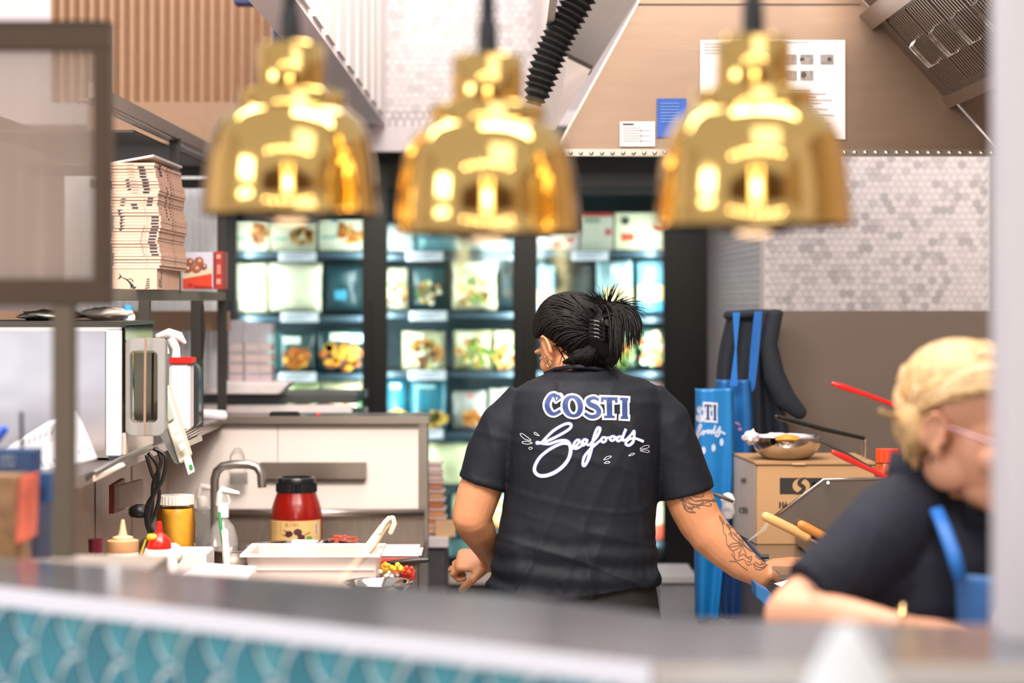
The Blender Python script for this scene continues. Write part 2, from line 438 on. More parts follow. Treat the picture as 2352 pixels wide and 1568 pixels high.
for k in range(1, 41):
    inst(rv, rv.location + Vector((.0297 * k, 0, 0)), hood)
obj('side_panel', MB().prism([W(1482, -20, 5.8), W(1476, -20, 5.8), W(1274, 345, 5.8), W(1280, 345, 5.8)], (0, .6, 0)), STEEL, hood)
# slope to the right that carries the baffle filters, running towards the customer side
def SL(t, Y, off=0.0):                                                   # a point on the slope
    return Vector((1.005 + .37 * t, Y, 2.427 - .407 * t)) + Vector((-.407, 0, -.37)).normalized() * off
def slab(t0, t1, Ya, Yb, off0, off1): return MB().add([SL(t0, Ya, off0), SL(t1, Ya, off0), SL(t1, Yb, off0), SL(t0, Yb, off0), SL(t0, Ya, off1), SL(t1, Ya, off1), SL(t1, Yb, off1), SL(t0, Yb, off1)],
        [(0, 1, 2, 3), (7, 6, 5, 4), (0, 4, 5, 1), (1, 5, 6, 2), (2, 6, 7, 3), (3, 7, 4, 0)])
obj('slope_panel', slab(-.3, 1.0, 4.2, 5.8, -.03, -.01), HOODM, hood)
obj('filter_rail', slab(.60, .665, 4.4, 5.80, -.01, .018), STEEL, hood)
obj('upper_rail', slab(.0, .10, 4.4, 5.80, -.01, .03), STEEL, hood)
obj('end_rail', slab(.0, .66, 5.70, 5.80, -.01, .006), STEELD, hood)
yy = 5.69; prevf = None
for k in range(4):
    b = slab(.10, .60, yy - .245, yy, -.008, .0)
    f = obj('baffle_filter', b, mat('filter_steel', '#857b75', .38, .9, .05), hood)
    rb = MB()
    for q in range(9):
        y0 = yy - .018 - q * .026
        rb.add(slab(.12, .58, y0 - .012, y0, 0, .007).v, slab(.12, .58, y0 - .012, y0, 0, .007).f)
    obj('baffle', rb, STEEL, f)
    yh = yy - .10
    obj('handle', MB().tube([SL(.27, yh, .004), SL(.28, yh, .03), SL(.42, yh, .03), SL(.43, yh, .004)], .003, 8).tube([SL(.27, yh - .03, .004), SL(.28, yh - .03, .03), SL(.42, yh - .03, .03), SL(.43, yh - .03, .004)], .003, 8), CHROME, f, smooth=True)
    yy -= .25
obj('gusset_plate', slab(.72, .95, 5.15, 5.42, -.01, .004), STEEL, hood, bevel=.001)
# mirror-polished sheet hanging beside the hood and the black hose along it
tag(obj('mirror_panel', MB().prism([W(1212, 300, 6.1), W(1274, 300, 5.75), W(1474, -20, 5.75), W(1332, -20, 6.1)], (.0, .012, .0)), CHROME),
    'mirror-polished steel sheet slanting beside the hood, full of blurred reflections', 'steel panel')
h = MB(); P = catmull([(1350, -40, .04), (1318, 20, .04), (1285, 80, .04), (1258, 140, .04), (1236, 205, .035), (1226, 240, .02)], 7)
for i, (x, y, r) in enumerate(P):
    pass
h.tube([W(x, y, 5.6) for x, y, r in P], [r * (.82 + .36 * (i % 2)) for i, (x, y, r) in enumerate(P)], 12)
tag(obj('ribbed_hose', h, mat('black_rubber', '#121110', .7)), 'ragged black ribbed hose hanging down beside the mirror-polished sheet', 'hose')
# notices on the hood
def notice(name, px, Y, m, label, lines=None, group=None, thick=.0015):
    o = MB().pb(*px, Y, thick)
    return tag(obj(name, o, m), label, 'notice', group)
PAPER = mat('notice_paper', '#f2e9e8', .6, 0, .01)
INK = mat('printing_ink', '#3c3a44', .7, 0, 0)
po = notice('wall_poster', (1608, 92, 1941, 320), 5.79, PAPER, 'large white instruction poster with small photos, fixed to the hood face behind the right lamp')
d = Decal(on_plane(5.787))
for (x, y) in ((1800, 125), (1838, 125), (1884, 125), (1800, 162), (1838, 162)):
    d.quad([(x, y), (x + 30, y), (x + 30, y + 22), (x, y + 22)])
for k in range(14): d.quad([(1800, 208 + k * 7), (1800 + 60 + (k * 37) % 60, 208 + k * 7), (1800 + 60 + (k * 37) % 60, 210 + k * 7), (1800, 210 + k * 7)])
for k in range(4): d.quad([(1618, 100 + k * 7), (1660 + (k * 17) % 20, 100 + k * 7), (1660 + (k * 17) % 20, 102 + k * 7), (1618, 102 + k * 7)])
d.quad([(1800, 96), (1856, 96), (1856, 98), (1800, 98)])
obj('printing', d.mb, mat('faded_ink', '#8f8683', .7, 0, .3, 90), po, fix=False)
d = Decal(on_plane(5.786)); d.disc(1905, 136, 5); d.disc(1842, 136, 6, 4); d.disc(1846, 172, 6, 7)
obj('printed_photo', d.mb, plain('#4b3a33', .6), po, fix=False)
po = notice('blue_notice', (1509, 226, 1577, 315), 5.79, plain('#2757b0', .5), 'blue printed notice on the hood face left of the right lamp')
d = Decal(on_plane(5.787))
for k in range(7): d.quad([(1517, 236 + k * 7), (1560, 236 + k * 7), (1560, 239 + k * 7), (1517, 239 + k * 7)])
obj('printing', d.mb, plain('#5f86cc', .6), po, fix=False)
po = notice('small_label', (1424, 279, 1504, 336), 5.79, PAPER, 'small white form label stuck just above the rivets, left of the blue notice')
d = Decal(on_plane(5.787))
d.quad([(1430, 283), (1456, 283), (1456, 287), (1430, 287)])
for k in range(6): d.quad([(1430, 293 + k * 6), (1470 + (k % 2) * 26, 293 + k * 6), (1470 + (k % 2) * 26, 294.2 + k * 6), (1430, 294.2 + k * 6)])
d.quad([(1472, 293), (1473, 293), (1473, 330), (1472, 330)])
obj('printing', d.mb, INK, po, fix=False)

# ================================================================ front counter with fish-scale tiles
cA, cB = Vector((-.623, 2.49, 0)), Vector((.135, 1.958, 0))
dirn = (cB - cA).normalized(); nrm = Vector((dirn.y, -dirn.x, 0)); nrm = nrm if nrm.y < 0 else -nrm
cA2 = cA - dirn * .5
Zt = 1.25
counter = thing('service_counter', 'front service counter with glossy dark top, white edge and teal fish-scale tiles', 'counter', (0, 2.2, 0))
back = [Vector((.75, 2.20, 0)), Vector((.533, 2.208, 0)), Vector((.203, 2.247, 0)), Vector((.012, 2.42, 0)), Vector((-.698, 2.79, 0)), Vector((-1.25, 3.08, 0))]
front = [cA2 - dirn * .3, cB, Vector((.95, 1.958, 0))]
top = [Vector((p.x, p.y, Zt)) for p in back + front]
obj('counter_top', MB().prism(top, (0, 0, -.012)), mat('glossy_stone', '#7b808a', .14, .5, .08, 12, spec=.9), counter)
def edgeband(pts, zhi, zlo, t):
    m = MB()
    for a, b in zip(pts, pts[1:]):
        dd = (b - a).normalized(); nn = Vector((dd.y, -dd.x, 0)); nn = nn if nn.y < 0 else -nn
        m.add([a + Vector((0, 0, zhi)), b + Vector((0, 0, zhi)), b + nn * t + Vector((0, 0, zhi)), a + nn * t + Vector((0, 0, zhi)),
               a + Vector((0, 0, zlo)), b + Vector((0, 0, zlo)), b + nn * t + Vector((0, 0, zlo)), a + nn * t + Vector((0, 0, zlo))],
              [(0, 1, 2, 3), (7, 6, 5, 4), (0, 4, 5, 1), (1, 5, 6, 2), (2, 6, 7, 3), (3, 7, 4, 0)])
    return m
obj('counter_edge', edgeband(front[:2], Zt + .002, Zt - .020, .006), mat('white_edge', '#dfe0ee', .3, 0, .01), counter)
obj('corner_edge', edgeband(front[1:], Zt + .002, Zt - .020, .006), mat('steel_edge', '#cfc9c6', .3, .4, .02), counter)
obj('counter_body', MB().prism([Vector((p.x, p.y, Zt - .012)) for p in [back[0] + Vector((0, -.02, 0))] + [p + Vector((0, -.02, 0)) for p in back[1:]] + [p + Vector((0, .024, 0)) for p in front]], (0, 0, -Zt + .012)), mat('tile_grout', '#cfe2ec', .55, 0, .03), counter)
def scale_tile(org, xd, r, t, m, k=.93):
    pts = []
    for a in range(0, 13): th = math.pi / 2 + math.pi * a / 12; pts.append((r * math.cos(th), r * math.sin(th)))
    for a in range(1, 7): th = math.pi - (math.pi / 2) * a / 6; pts.append((r + r * math.cos(th), -r + r * math.sin(th)))
    for a in range(1, 6): th = -math.pi / 2 - (math.pi / 2) * a / 6; pts.append((r + r * math.cos(th), r + r * math.sin(th)))
    pts = [(x * 1.0, z) for x, z in pts]
    # shrink so a joint stays open around each piece
    n = len(pts); sh = []
    for i, (x, z) in enumerate(pts):
        a = Vector(pts[i - 1]); b = Vector(pts[(i + 1) % n]); tt = (b - a).normalized(); q = Vector((-tt.y, tt.x))
        sh.append((x + q.x * .0046, z + q.y * .0042))
    return [Vector((xd.x * x + nrm.x * t, xd.y * x + nrm.y * t, z * 1.25)) for x, z in sh], [Vector((xd.x * x, xd.y * x, z * 1.25)) for x, z in sh]
r = .0397
fr, bk = scale_tile(None, dirn, r, .005, None)
tme = bpy.data.meshes.new('tile')
tb = MB().rings([bk, fr]); tme.from_pydata([tuple(v) for v in tb.v], [], tb.f)
bm = bmesh.new(); bm.from_mesh(tme); bmesh.ops.recalc_face_normals(bm, faces=bm.faces); bm.to_mesh(tme); bm.free()
tms = []
for i, cl in enumerate(('#2f8093', '#3d8b9e', '#2b7488', '#4a919f')):
    t2 = tme.copy(); t2.materials.append(mat('teal_glaze_%d' % i, cl, .12, 0, .12, 14, coat=.4)); tms.append(t2)
pw = wloc(counter); k0 = 0
nf = nrm * -.018
ztop = Zt - .019
def clipped(m_, verts, faces, ztop_):
    me_ = bpy.data.meshes.new('tile'); me_.from_pydata([tuple(v) for v in verts], [], faces)
    b_ = bmesh.new(); b_.from_mesh(me_)
    bmesh.ops.recalc_face_normals(b_, faces=b_.faces)
    bmesh.ops.bisect_plane(b_, geom=b_.verts[:] + b_.edges[:] + b_.faces[:], plane_co=(0, 0, ztop_), plane_no=(0, 0, 1), clear_outer=True)
    b_.to_mesh(me_); b_.free(); me_.materials.append(m_); return me_
clipmesh = {}
def put_tile(p, zc, k, rot=0.0):
    hi = zc + r * 1.25
    if zc - r * 1.25 > ztop - .004: return
    me_ = tms[k]
    if hi > ztop:
        key = (k, round(zc, 4))
        if key not in clipmesh: clipmesh[key] = clipped(tms[k].materials[0], tb.v, tb.f, ztop - zc)
        me_ = clipmesh[key]
    o = bpy.data.objects.new('tile', me_); COL.objects.link(o); o.parent = counter
    o.location = Vector((p.x, p.y, zc)) - pw; o.rotation_euler = (0, 0, rot)
for i in range(-3, 26):
    for j in range(-1, 3):
        s_ = .0427 + (i + 1) * r
        zc = 1.180 - j * 2 * r * 1.25 + (r * 1.25 if i % 2 else 0)
        p = cA + dirn * s_ - nrm * .0195
        if dirn.dot(p - cA) > .90: continue
        put_tile(p, zc, (i * 7 + j * 3) % 4)
for i in range(0, 20):
    for j in (-1, 0, 1):
        p = Vector((.16 + i * r, 1.958 + .0195, 0))
        if p.x > .93: break
        put_tile(p, 1.180 - j * 2 * r * 1.25 + (r * 1.25 if i % 2 else 0), (i * 5 + j) % 4, math.atan2(-dirn.y, dirn.x))
# lower ledge in front with a folded white paper
struct('trim_8', MB().box(.15, 1.3, 0, .95, 1.93, 1.05), mat('white_ledge', '#e4e4ec', .35))
pk = MB(); apex = W(1948, 1432, 1.62); base = 1.05
bx = [Vector((apex.x - .115, 1.56, base)), Vector((apex.x + .13, 1.56, base)), Vector((apex.x + .11, 1.70, base)), Vector((apex.x - .10, 1.70, base))]
rs = []
for t in (0, .3, .55, .75, .9, .97, 1):
    q = 1 - t; ring = []
    for k in range(20):
        a = 2 * math.pi * k / 20; rad = (.118 * q ** .8 + .006) * (1 + .10 * math.sin(3 * a + 4 * t) + .05 * math.sin(7 * a))
        ring.append(Vector((apex.x + rad * math.cos(a), 1.62 + rad * .6 * math.sin(a), base + (apex.z - base) * t)))
    rs.append(ring)
tag(obj('paper_wrap', pk.rings(rs), mat('bluish_paper', '#e6ecf6', .7, 0, .02), smooth='all'), 'peaked white paper wrap standing in front of the counter edge, very blurred', 'paper')
# white post at the right edge
struct('trim_9', MB().pb(2312, -60, 2460, 1500, 2.12, .07), mat('white_post', '#dcd8e2', .4, 0, .01), bevel=.004)
# sneeze-guard frame with fluted glass at the left
fg = thing('glass_screen', 'bronze framed fluted glass screen standing on a single post at the left of the counter', 'glass screen', (WX(144, 2.82), 2.82, Zt))
Y = 2.80
obj('frame', MB().pb(-200, 60, 250, 112, Y, .04).pb(-200, 640, 250, 702, Y, .04).pb(214, 112, 250, 640, Y, .04), mat('bronze_main', '#4c3a2e', .45, .2, .05), fg, bevel=.002)
obj('frame_bead', MB().pb(-200, 46, 247, 62, Y + .01, .03).pb(240, 50, 256, 700, Y + .03, .02), mat('bronze_dark', '#3d2e24', .5, .1), fg, bevel=.001)
obj('post', MB().pb(119, 700, 168, 1283, Y, .03), mat('post_metal', '#6a5d50', .45, .2), fg, bevel=.002)
g = MB(); n = 300; gx0, gx1 = WX(-190, Y + .02), WX(218, Y + .02)
pf = [(gx0 + (gx1 - gx0) * i / n, Y + .022 - .006 * abs(math.sin(math.pi * i / n * 37))) for i in range(n + 1)]
g.rings([[Vector((x, y, z)) for x, y in pf] + [Vector((x, Y + .028, z)) for x, y in reversed(pf)] for z in (WZ(642, Y), WZ(108, Y))])
obj('fluted_pane', g, milky('fluted_glass', '#cbbab0', .5, .12), fg)
# ================================================================ freezer cabinet with three glass doors
FY = 9.0
fz = thing('display_freezer', 'black framed three-door glass display freezer at the back, full of packaged seafood', 'freezer', (-.15, FY + .3, .0))
PANE = glass('freezer_glass', '#eaf8f8', .04, 1.45, .8)
INT = mat('freezer_interior', '#3f6470', .5, 0, .06)
x0, x1 = WX(520, FY), WX(1636, FY)
zb, zt = WZ(1312, FY), WZ(346, FY)
obj('header', MB().box(x0, FY - .01, WZ(430, FY), x1, FY + .05, zt), BLACK, fz, bevel=.003)
obj('header_panel', MB().pb(1310, 430, 1530, 446, FY, .05), plain('#23272a', .4), fz)
obj('back_panel', MB().box(x0, FY + .62, .3, x1, FY + .66, zt), INT, fz)
obj('side_panel', MB().box(x0 - .02, FY + .05, .3, x0, FY + .64, zt), INT, fz)
obj('side_panel', MB().box(x1 - .03, FY + .05, .3, x1, FY + .64, zt), INT, fz)
obj('top_panel', MB().box(x0, FY + .05, zt - .02, x1, FY + .66, zt), INT, fz)
obj('floor_panel', MB().box(x0, FY + .05, zb - .04, x1, FY + .66, zb), INT, fz)
obj('kick_panel', MB().pb(470, 1312, 1640, 1340, FY - .02, .06), mat('kick_steel', '#c8bcb2', .4, .3), fz)
obj('base', MB().box(x0, FY, 0, x1, FY + .6, WZ(1340, FY)), BLACK, fz)
for a, b in ((508, 538), (838, 884), (1184, 1229), (1529, 1637)):
    obj('mullion', MB().pb(a, 430, b, 1312, FY - .01, .06), BLACK, fz, bevel=.004)
for a, b in ((538, 838), (884, 1184), (1229, 1529)):
    dr = obj('door', MB().pb(a, 430, a + 6, 1290, FY - .015, .02).pb(b - 6, 430, b, 1290, FY - .015, .02).pb(a, 1278, b, 1300, FY - .015, .02), BLACK, fz)
    obj('pane', MB().pb(a + 2, 430, b - 2, 1290, FY, .004), PANE, dr)
    obj('handle', MB().pb(b + 6, 690, b + 14, 960, FY - .05, .018), plain('#1d2226', .25), dr, bevel=.003)
SH = mat('shelf_edge', '#43525f', .4, .3)
for ys, a, b in ([(y, 520, 862) for y in (576, 722, 855, 960, 1090, 1200)] + [(y, 862, 1206) for y in (581, 714, 850, 988, 1112, 1215)] + [(y, 1206, 1540) for y in (574, 725, 850, 985, 1112, 1240)]):
    obj('shelf', MB().pb(a, ys, b, ys + 16, FY + .10, .012).box(WX(a, FY + .1), FY + .10, WZ(ys + 3, FY + .1), WX(b, FY + .1), FY + .60, WZ(ys, FY + .1)), SH, fz)
for i, (a, y) in enumerate(((640, 578), (645, 717), (640, 855), (932, 577), (940, 714), (938, 850), (932, 985), (1312, 576), (1140, 990))):
    tg = tag(obj('price_strip', MB().pb(a, y, a + 86, y + 22, FY + .092, .004), mat('ticket_card', '#e9e2ea', .6)), ['white price ticket under the shelf of crumbed seafood boxes', 'white price ticket under the two big cream bags in the left freezer door', 'white price ticket under the orange ring pouches', 'pale price ticket along the top shelf of the middle freezer door', 'white price ticket under the dark teal packet in the middle door', 'white price ticket under the lone cream pack in the middle door', 'white price ticket under the blue packets of the middle door', 'pale pink price ticket under the white and red cartons in the right door', 'pale price ticket beside the shoulder of the person in black'][i], 'price ticket', 'price tickets on the freezer shelves')
    dd = Decal(on_plane(FY + .0905))
    for q in range(2): dd.quad([(a + 8, y + 6 + q * 7), (a + 70 - q * 14, y + 6 + q * 7), (a + 70 - q * 14, y + 8.5 + q * 7), (a + 8, y + 8.5 + q * 7)])
    obj('printing', dd.mb, plain('#8f99b0', .6), tg, fix=False)
for x in (x0 + .03, WX(861, FY) , WX(1206, FY), WX(1528, FY)):
    l = bpy.data.lights.new('door_led', 'AREA'); l.shape = 'RECTANGLE'; l.size = .03; l.size_y = 1.5; l.energy = 7.0; l.color = (1, .97, .93)
    for sgn in (-1, 1):
        if (x < x0 + .1 and sgn < 0) or (x > WX(1500, FY) and sgn > 0): continue
        o = bpy.data.objects.new('door_led', l); COL.objects.link(o); o.location = (x + sgn * .05, FY + .035, 1.15)
        d = Vector((sgn * .75, .75, 0)); o.rotation_euler = d.to_track_quat('-Z', 'Y').to_euler()
FOOD = {'orange': ['#e08a1e', '#c9641a', '#f0a93c', '#8e4a1e'], 'ball': ['#d98a2e', '#b3561c', '#e9b35e'], 'mix': ['#d58a3a', '#f0d890', '#7d9a3c', '#8a5630', '#f3ecd0'],
        'seafood': ['#f2b38c', '#f6d9c0', '#7fa36a', '#e0703a'], 'fries': ['#f0c05a', '#e09a3a']}
def blobs(cx, cy, rx, ry, Yp, pal, n, size, seed, parent, name='food_picture'):
    rr = random.Random(seed); per = {}
    for k in range(n):
        a = rr.random() * 6.283; q = math.sqrt(rr.random())
        per.setdefault(rr.choice(pal), []).append((cx + rx * q * math.cos(a), cy + ry * q * math.sin(a), size * (.6 + .7 * rr.random())))
    for c_, L in per.items():
        dm = Decal(lambda u, v: W(u, v, Yp))
        for (u, v, s_) in L: dm.disc(u, v, s_, s_ * rr.uniform(.6, 1.1), 8)
        obj(name, dm.mb, plain(c_, .5), parent, kind='stuff', fix=False)
        Yp -= .0004
def carton(name, px, Yp, col, label, group, food=None, fpos=(.68, .5, .26, .4), extra=(), cat='food box', dep=.05, seed=1, size=7):
    x0_, y0_, x1_, y1_ = px
    o = tag(obj(name, MB().pb(x0_, y0_, x1_, y1_, Yp, dep), plain(col, .4), bevel=.002), label, cat, group)
    w_, h_ = x1_ - x0_, y1_ - y0_
    if food: blobs(x0_ + w_ * fpos[0], y0_ + h_ * fpos[1], w_ * fpos[2], h_ * fpos[3], Yp - .0015, FOOD[food], 34, size, seed, o)
    for (a, b, c_, e, colr) in extra:
        dm = Decal(on_plane(Yp, .0012)); dm.quad([(x0_ + a * w_, y0_ + b * h_), (x0_ + c_ * w_, y0_ + b * h_), (x0_ + c_ * w_, y0_ + e * h_), (x0_ + a * w_, y0_ + e * h_)])
        obj('printed_panel', dm.mb, plain(colr, .5), o, fix=False)
    return o
def pouch(name, px, Yp, col, label, group, food=None, fpos=(.5, .6, .38, .34), extra=(), cat='food bag', seed=1, size=7, bulge=.035, window=None):
    x0_, y0_, x1_, y1_ = px; rr = random.Random(seed); w_, h_ = x1_ - x0_, y1_ - y0_
    def fn(u, v):
        e = math.sin(math.pi * min(1, max(0, u))) ** .5 * math.sin(math.pi * min(1, max(0, v))) ** .4
        wob = .006 * noise.noise(Vector((u * 5, v * 5, seed * 3.1)))
        du = .03 * noise.noise(Vector((v * 4, seed, 0))) * (1 if u > .5 else -1)
        return W(x0_ + w_ * (u + du), y0_ + h_ * (v + .03 * noise.noise(Vector((u * 4, seed, 7)))), Yp) + Vector((0, -(bulge * e + wob * e), 0))
    o = tag(obj(name, MB().grid(fn, 14, 14, (0, .012, 0)), mat('bag_%s' % col, col, .28, 0, .12, 14), smooth='all'), label, cat, group)
    if food: blobs(x0_ + w_ * fpos[0], y0_ + h_ * fpos[1], w_ * fpos[2], h_ * fpos[3], Yp - bulge - .008, FOOD[food], 44, size, seed, o)
    for (a, b, c_, e, colr) in extra:
        dm = Decal(lambda u, v: W(u, v, Yp) + Vector((0, -bulge - .006, 0))); dm.quad([(x0_ + a * w_, y0_ + b * h_), (x0_ + c_ * w_, y0_ + b * h_), (x0_ + c_ * w_, y0_ + e * h_), (x0_ + a * w_, y0_ + e * h_)])
        obj('printed_panel', dm.mb, plain(colr, .5), o, fix=False)
    return o
G1, G2, G3, Yp = 'packets in the left freezer door', 'packets in the middle freezer door', 'packets in the right freezer door', FY + .16
hd = lambda c_: (.06, .55, .40, .64, c_)
carton('food_box', (538, 506, 617, 576), Yp, '#efe6c8', 'cream box of crumbed balls at the left end of the top shelf, left freezer door', G1, 'ball', (.72, .45, .22, .36), (hd('#7fae9e'),), seed=2)
carton('food_box', (621, 508, 726, 576), Yp, '#eadfc2', 'middle cream box of crumbed balls on the top shelf, left freezer door', G1, 'ball', (.68, .5, .24, .3), (hd('#8fb7a6'),), seed=3)
carton('food_box', (732, 500, 837, 575), Yp, '#efe8cf', 'cream box with biggest pile of orange balls, right end of top shelf, left door', G1, 'orange', (.7, .42, .26, .4), (hd('#8fb7a6'), (.28, .02, .42, .1, '#2d86b8')), seed=4)
pouch('frozen_bag', (538, 603, 616, 720), Yp, '#f4eeca', 'pale yellow bag at the left end of the second shelf, left freezer door', G1, bulge=.05)
pouch('frozen_bag', (620, 603, 738, 716), Yp, '#e6dcc0', 'large crumpled cream bag with flared top corner, second shelf of left freezer door', G1, seed=5, bulge=.05)
pouch('frozen_bag', (742, 606, 836, 716), Yp + .1, '#2c4a52', 'dark teal packet with blue spots, right end of second shelf, left freezer door', G1, seed=6, extra=((.3, .55, .6, .75, '#3d93b4'),))
pouch('frozen_bag', (640, 762, 726, 852), Yp, '#31484a', 'dark pouch with a small heap of orange crumbed rings, third shelf of left freezer door', G1, 'orange', (.5, .66, .34, .26), ((.15, .12, .6, .3, '#dfe6da'),), seed=7, size=8)
pouch('frozen_bag', (728, 757, 836, 852), Yp, '#2f4d52', 'dark pouch with large bright orange rings, third shelf of left freezer door', G1, 'orange', (.55, .65, .42, .32), ((.3, .08, .7, .26, '#e6ead8'), (.72, .1, .98, .3, '#bfe0dc')), seed=8, size=10)
pouch('frozen_bag', (612, 762, 642, 852), Yp + .05, '#5f9fa4', 'narrow pale teal pouch behind the tall clear containers, third shelf', G1, seed=9)
pouch('frozen_bag', (660, 876, 735, 956), Yp, '#b9c08a', 'green-labelled pouch low in the left freezer door above the glass counter', G1, 'mix', seed=10)
pouch('frozen_bag', (738, 874, 832, 956), Yp, '#d9c9a2', 'cream pouch with pink and green print low in the left freezer door', G1, 'seafood', seed=11)
# middle door
for i, (a, b, c_, e, colr, lb) in enumerate(((886, 510, 955, 580, '#e8f2f2', 'crumpled white bag at the left of the top shelf, middle freezer door'), (958, 520, 1060, 580, '#7fb3bd', 'pale blue bag in the centre of the top shelf, middle freezer door'), (1064, 516, 1180, 580, '#a7c6c6', 'grey-blue bag at the right of the top shelf, middle freezer door'))):
    pouch('frozen_bag', (a, b, c_, e), Yp, colr, lb, G2, seed=20 + i)
pouch('frozen_bag', (884, 615, 936, 712), Yp, '#e8dfc0', 'narrow cream pack with a round food picture, left end of second shelf, middle door', G2, 'mix', (.5, .6, .4, .3), seed=23)
pouch('frozen_bag', (940, 608, 1030, 712), Yp + .05, '#3c5f66', 'dark teal packet with a faint ring picture, second shelf, middle freezer door', G2, 'mix', (.5, .6, .3, .25), seed=24, size=5)
pouch('frozen_bag', (1040, 596, 1140, 712), Yp, '#e9dfb8', 'cream pack with the largest bowl picture, right of second shelf, middle freezer door', G2, 'mix', (.5, .62, .38, .3), ((.3, .05, .7, .2, '#f2ecd8'),), seed=25)
pouch('frozen_bag', (1142, 606, 1182, 712), Yp + .2, '#3f5c62', 'dim packet deep behind the right edge of second shelf, middle freezer door', G2, seed=26)
pouch('frozen_bag', (924, 760, 1022, 849), Yp, '#d8cda6', 'cream mixed-seafood pack standing alone above its ticket, third shelf, middle door', G2, 'mix', (.55, .6, .4, .36), ((.1, .05, .5, .4, '#efe9cc'),), seed=27, size=8)
pouch('frozen_bag', (1042, 758, 1132, 849), Yp, '#dccf9e', 'cream mixed-seafood pack, left one of the touching pair on third shelf, middle door', G2, 'mix', (.5, .6, .42, .36), ((.1, .05, .5, .35, '#efe9cc'),), seed=28, size=8)
pouch('frozen_bag', (1134, 758, 1184, 849), Yp, '#e4dab0', 'cream mixed-seafood pack, right one of the touching pair on third shelf, middle door', G2, 'mix', (.5, .65, .42, .3), ((.1, .05, .6, .35, '#efe9cc'),), seed=29, size=8)
pouch('frozen_bag', (886, 868, 936, 986), Yp, '#2f7f9c', 'blue packet with yellow chips at the left of fourth shelf, middle freezer door', G2, 'fries', (.5, .78, .45, .14), ((.25, .1, .7, .2, '#bfe0e8'),), seed=30)
pouch('frozen_bag', (940, 868, 1026, 986), Yp, '#2c7488', 'deep teal packet with golden chips, fourth shelf beside the blue one', G2, 'fries', (.55, .78, .42, .15), ((.2, .12, .7, .2, '#9fc8d0'),), seed=31)
pouch('frozen_bag', (1040, 898, 1116, 986), Yp, '#b9b3ab', 'grey packet with pink dot and food bowl, fourth shelf, middle freezer door', G2, 'orange', (.6, .7, .28, .22), ((.45, .05, .6, .16, '#d8505a'),), seed=32, size=5)
pouch('frozen_bag', (1122, 892, 1182, 986), Yp, '#e2dcc8', 'cream packet mostly hidden behind the shoulder, fourth shelf, middle freezer door', G2, seed=33)
pouch('frozen_bag', (985, 1016, 1092, 1128), Yp - .02, '#e4ddb0', 'large pale yellow bag low in the middle freezer door', G2, seed=34, bulge=.05)
pouch('frozen_bag', (1096, 1020, 1180, 1110), Yp, '#d9cf9e', 'smaller pale yellow bag low in the middle door behind the arm', G2, seed=35)
pouch('frozen_bag', (1040, 1132, 1110, 1214), Yp, '#c9c39a', 'dull yellow bag near the bottom of the middle freezer door', G2, seed=36)
pouch('frozen_bag', (1112, 1130, 1180, 1214), Yp, '#9fb0a6', 'grey-green bag in the gap between arm and black shirt', G2, 'mix', seed=37)
pouch('frozen_bag', (1020, 1228, 1110, 1300), Yp, '#5f7f80', 'dim teal bag on the freezer floor behind the fist', G2, seed=38)
# right door
carton('food_box', (1230, 538, 1262, 575), Yp, '#f0e6e4', 'small white and red carton at the left end of top shelf, right freezer door', G3, extra=((.1, .6, .9, .8, '#d05a50'),))
carton('food_box', (1264, 530, 1330, 575), Yp, '#e6d2cc', 'low white and red carton below the middle lamp, right freezer door', G3, extra=((.1, .5, .4, .9, '#a03a48'), (.55, .3, .8, .6, '#d8605a')))
carton('food_box', (1334, 489, 1408, 575), Yp, '#e6dac8', 'cream carton with a red stripe along its top, right freezer door', G3, extra=((0, .0, 1, .1, '#cc3a34'), (.75, .42, .95, .6, '#d0505a'), (.1, .15, .6, .25, '#8a9a7c')))
carton('food_box', (1412, 488, 1530, 574), Yp, '#f3e8c6', 'cream carton with a round dark emblem and orange-red badge, right freezer door', G3, extra=((.12, .55, .38, .76, '#e05a3c'), (.75, .32, 1.0, .46, '#d8502c'), (.4, .78, .95, .84, '#c9b8a0')))
dm = Decal(on_plane(Yp, .002)); dm.disc(1436, 507, 10); obj('emblem', dm.mb, plain('#4a4844', .5), bpy.data.objects[[o.name for o in bpy.data.objects if o.get('label', '').startswith('cream carton with a round dark')][0]], fix=False)
pouch('frozen_bag', (1230, 608, 1276, 722), Yp, '#93b9c4', 'pale blue packet with a yellow picture at the left of second shelf, right door', G3, extra=((.0, .5, .8, .78, '#ecd49a'), (.0, .8, .9, .95, '#cfe6f0')), seed=41)
pouch('frozen_bag', (1370, 598, 1452, 722), Yp, '#a9c6cc', 'pale blue packet above the spiky hair, second shelf, right freezer door', G3, extra=((.2, .5, .98, .78, '#f0d79a'), (.4, .1, .6, .25, '#eef4f4')), seed=42)
pouch('frozen_bag', (1462, 598, 1530, 722), Yp, '#7fb2c9', 'blue packet with a yellow fish picture, right end of second shelf, right door', G3, extra=((.05, .46, 1, .74, '#f2d896'), (.05, .76, 1, .92, '#3f9ad0')), seed=43)
pouch('frozen_bag', (1280, 606, 1366, 722), Yp + .2, '#8f8f8c', 'dull grey packet set back on the second shelf, right freezer door', G3, seed=44)
pouch('frozen_bag', (1466, 752, 1530, 846), Yp, '#3f5a54', 'dark pouch with prawns and orange print beside the pony tail', G3, 'seafood', (.5, .55, .45, .4), seed=45, size=8)
pouch('frozen_bag', (1400, 752, 1460, 846), Yp, '#5c6e58', 'dark green pouch half hidden by the pony tail', G3, 'mix', seed=46)
carton('food_box', (1470, 876, 1530, 985), Yp, '#5b3a38', 'dark red carton right of the black shirt shoulder', G3, extra=((.2, .1, .9, .3, '#7a4a44'),))
carton('food_box', (1500, 1030, 1530, 1112), Yp, '#7f8a84', 'grey-green carton in the gap under the right sleeve', G3)
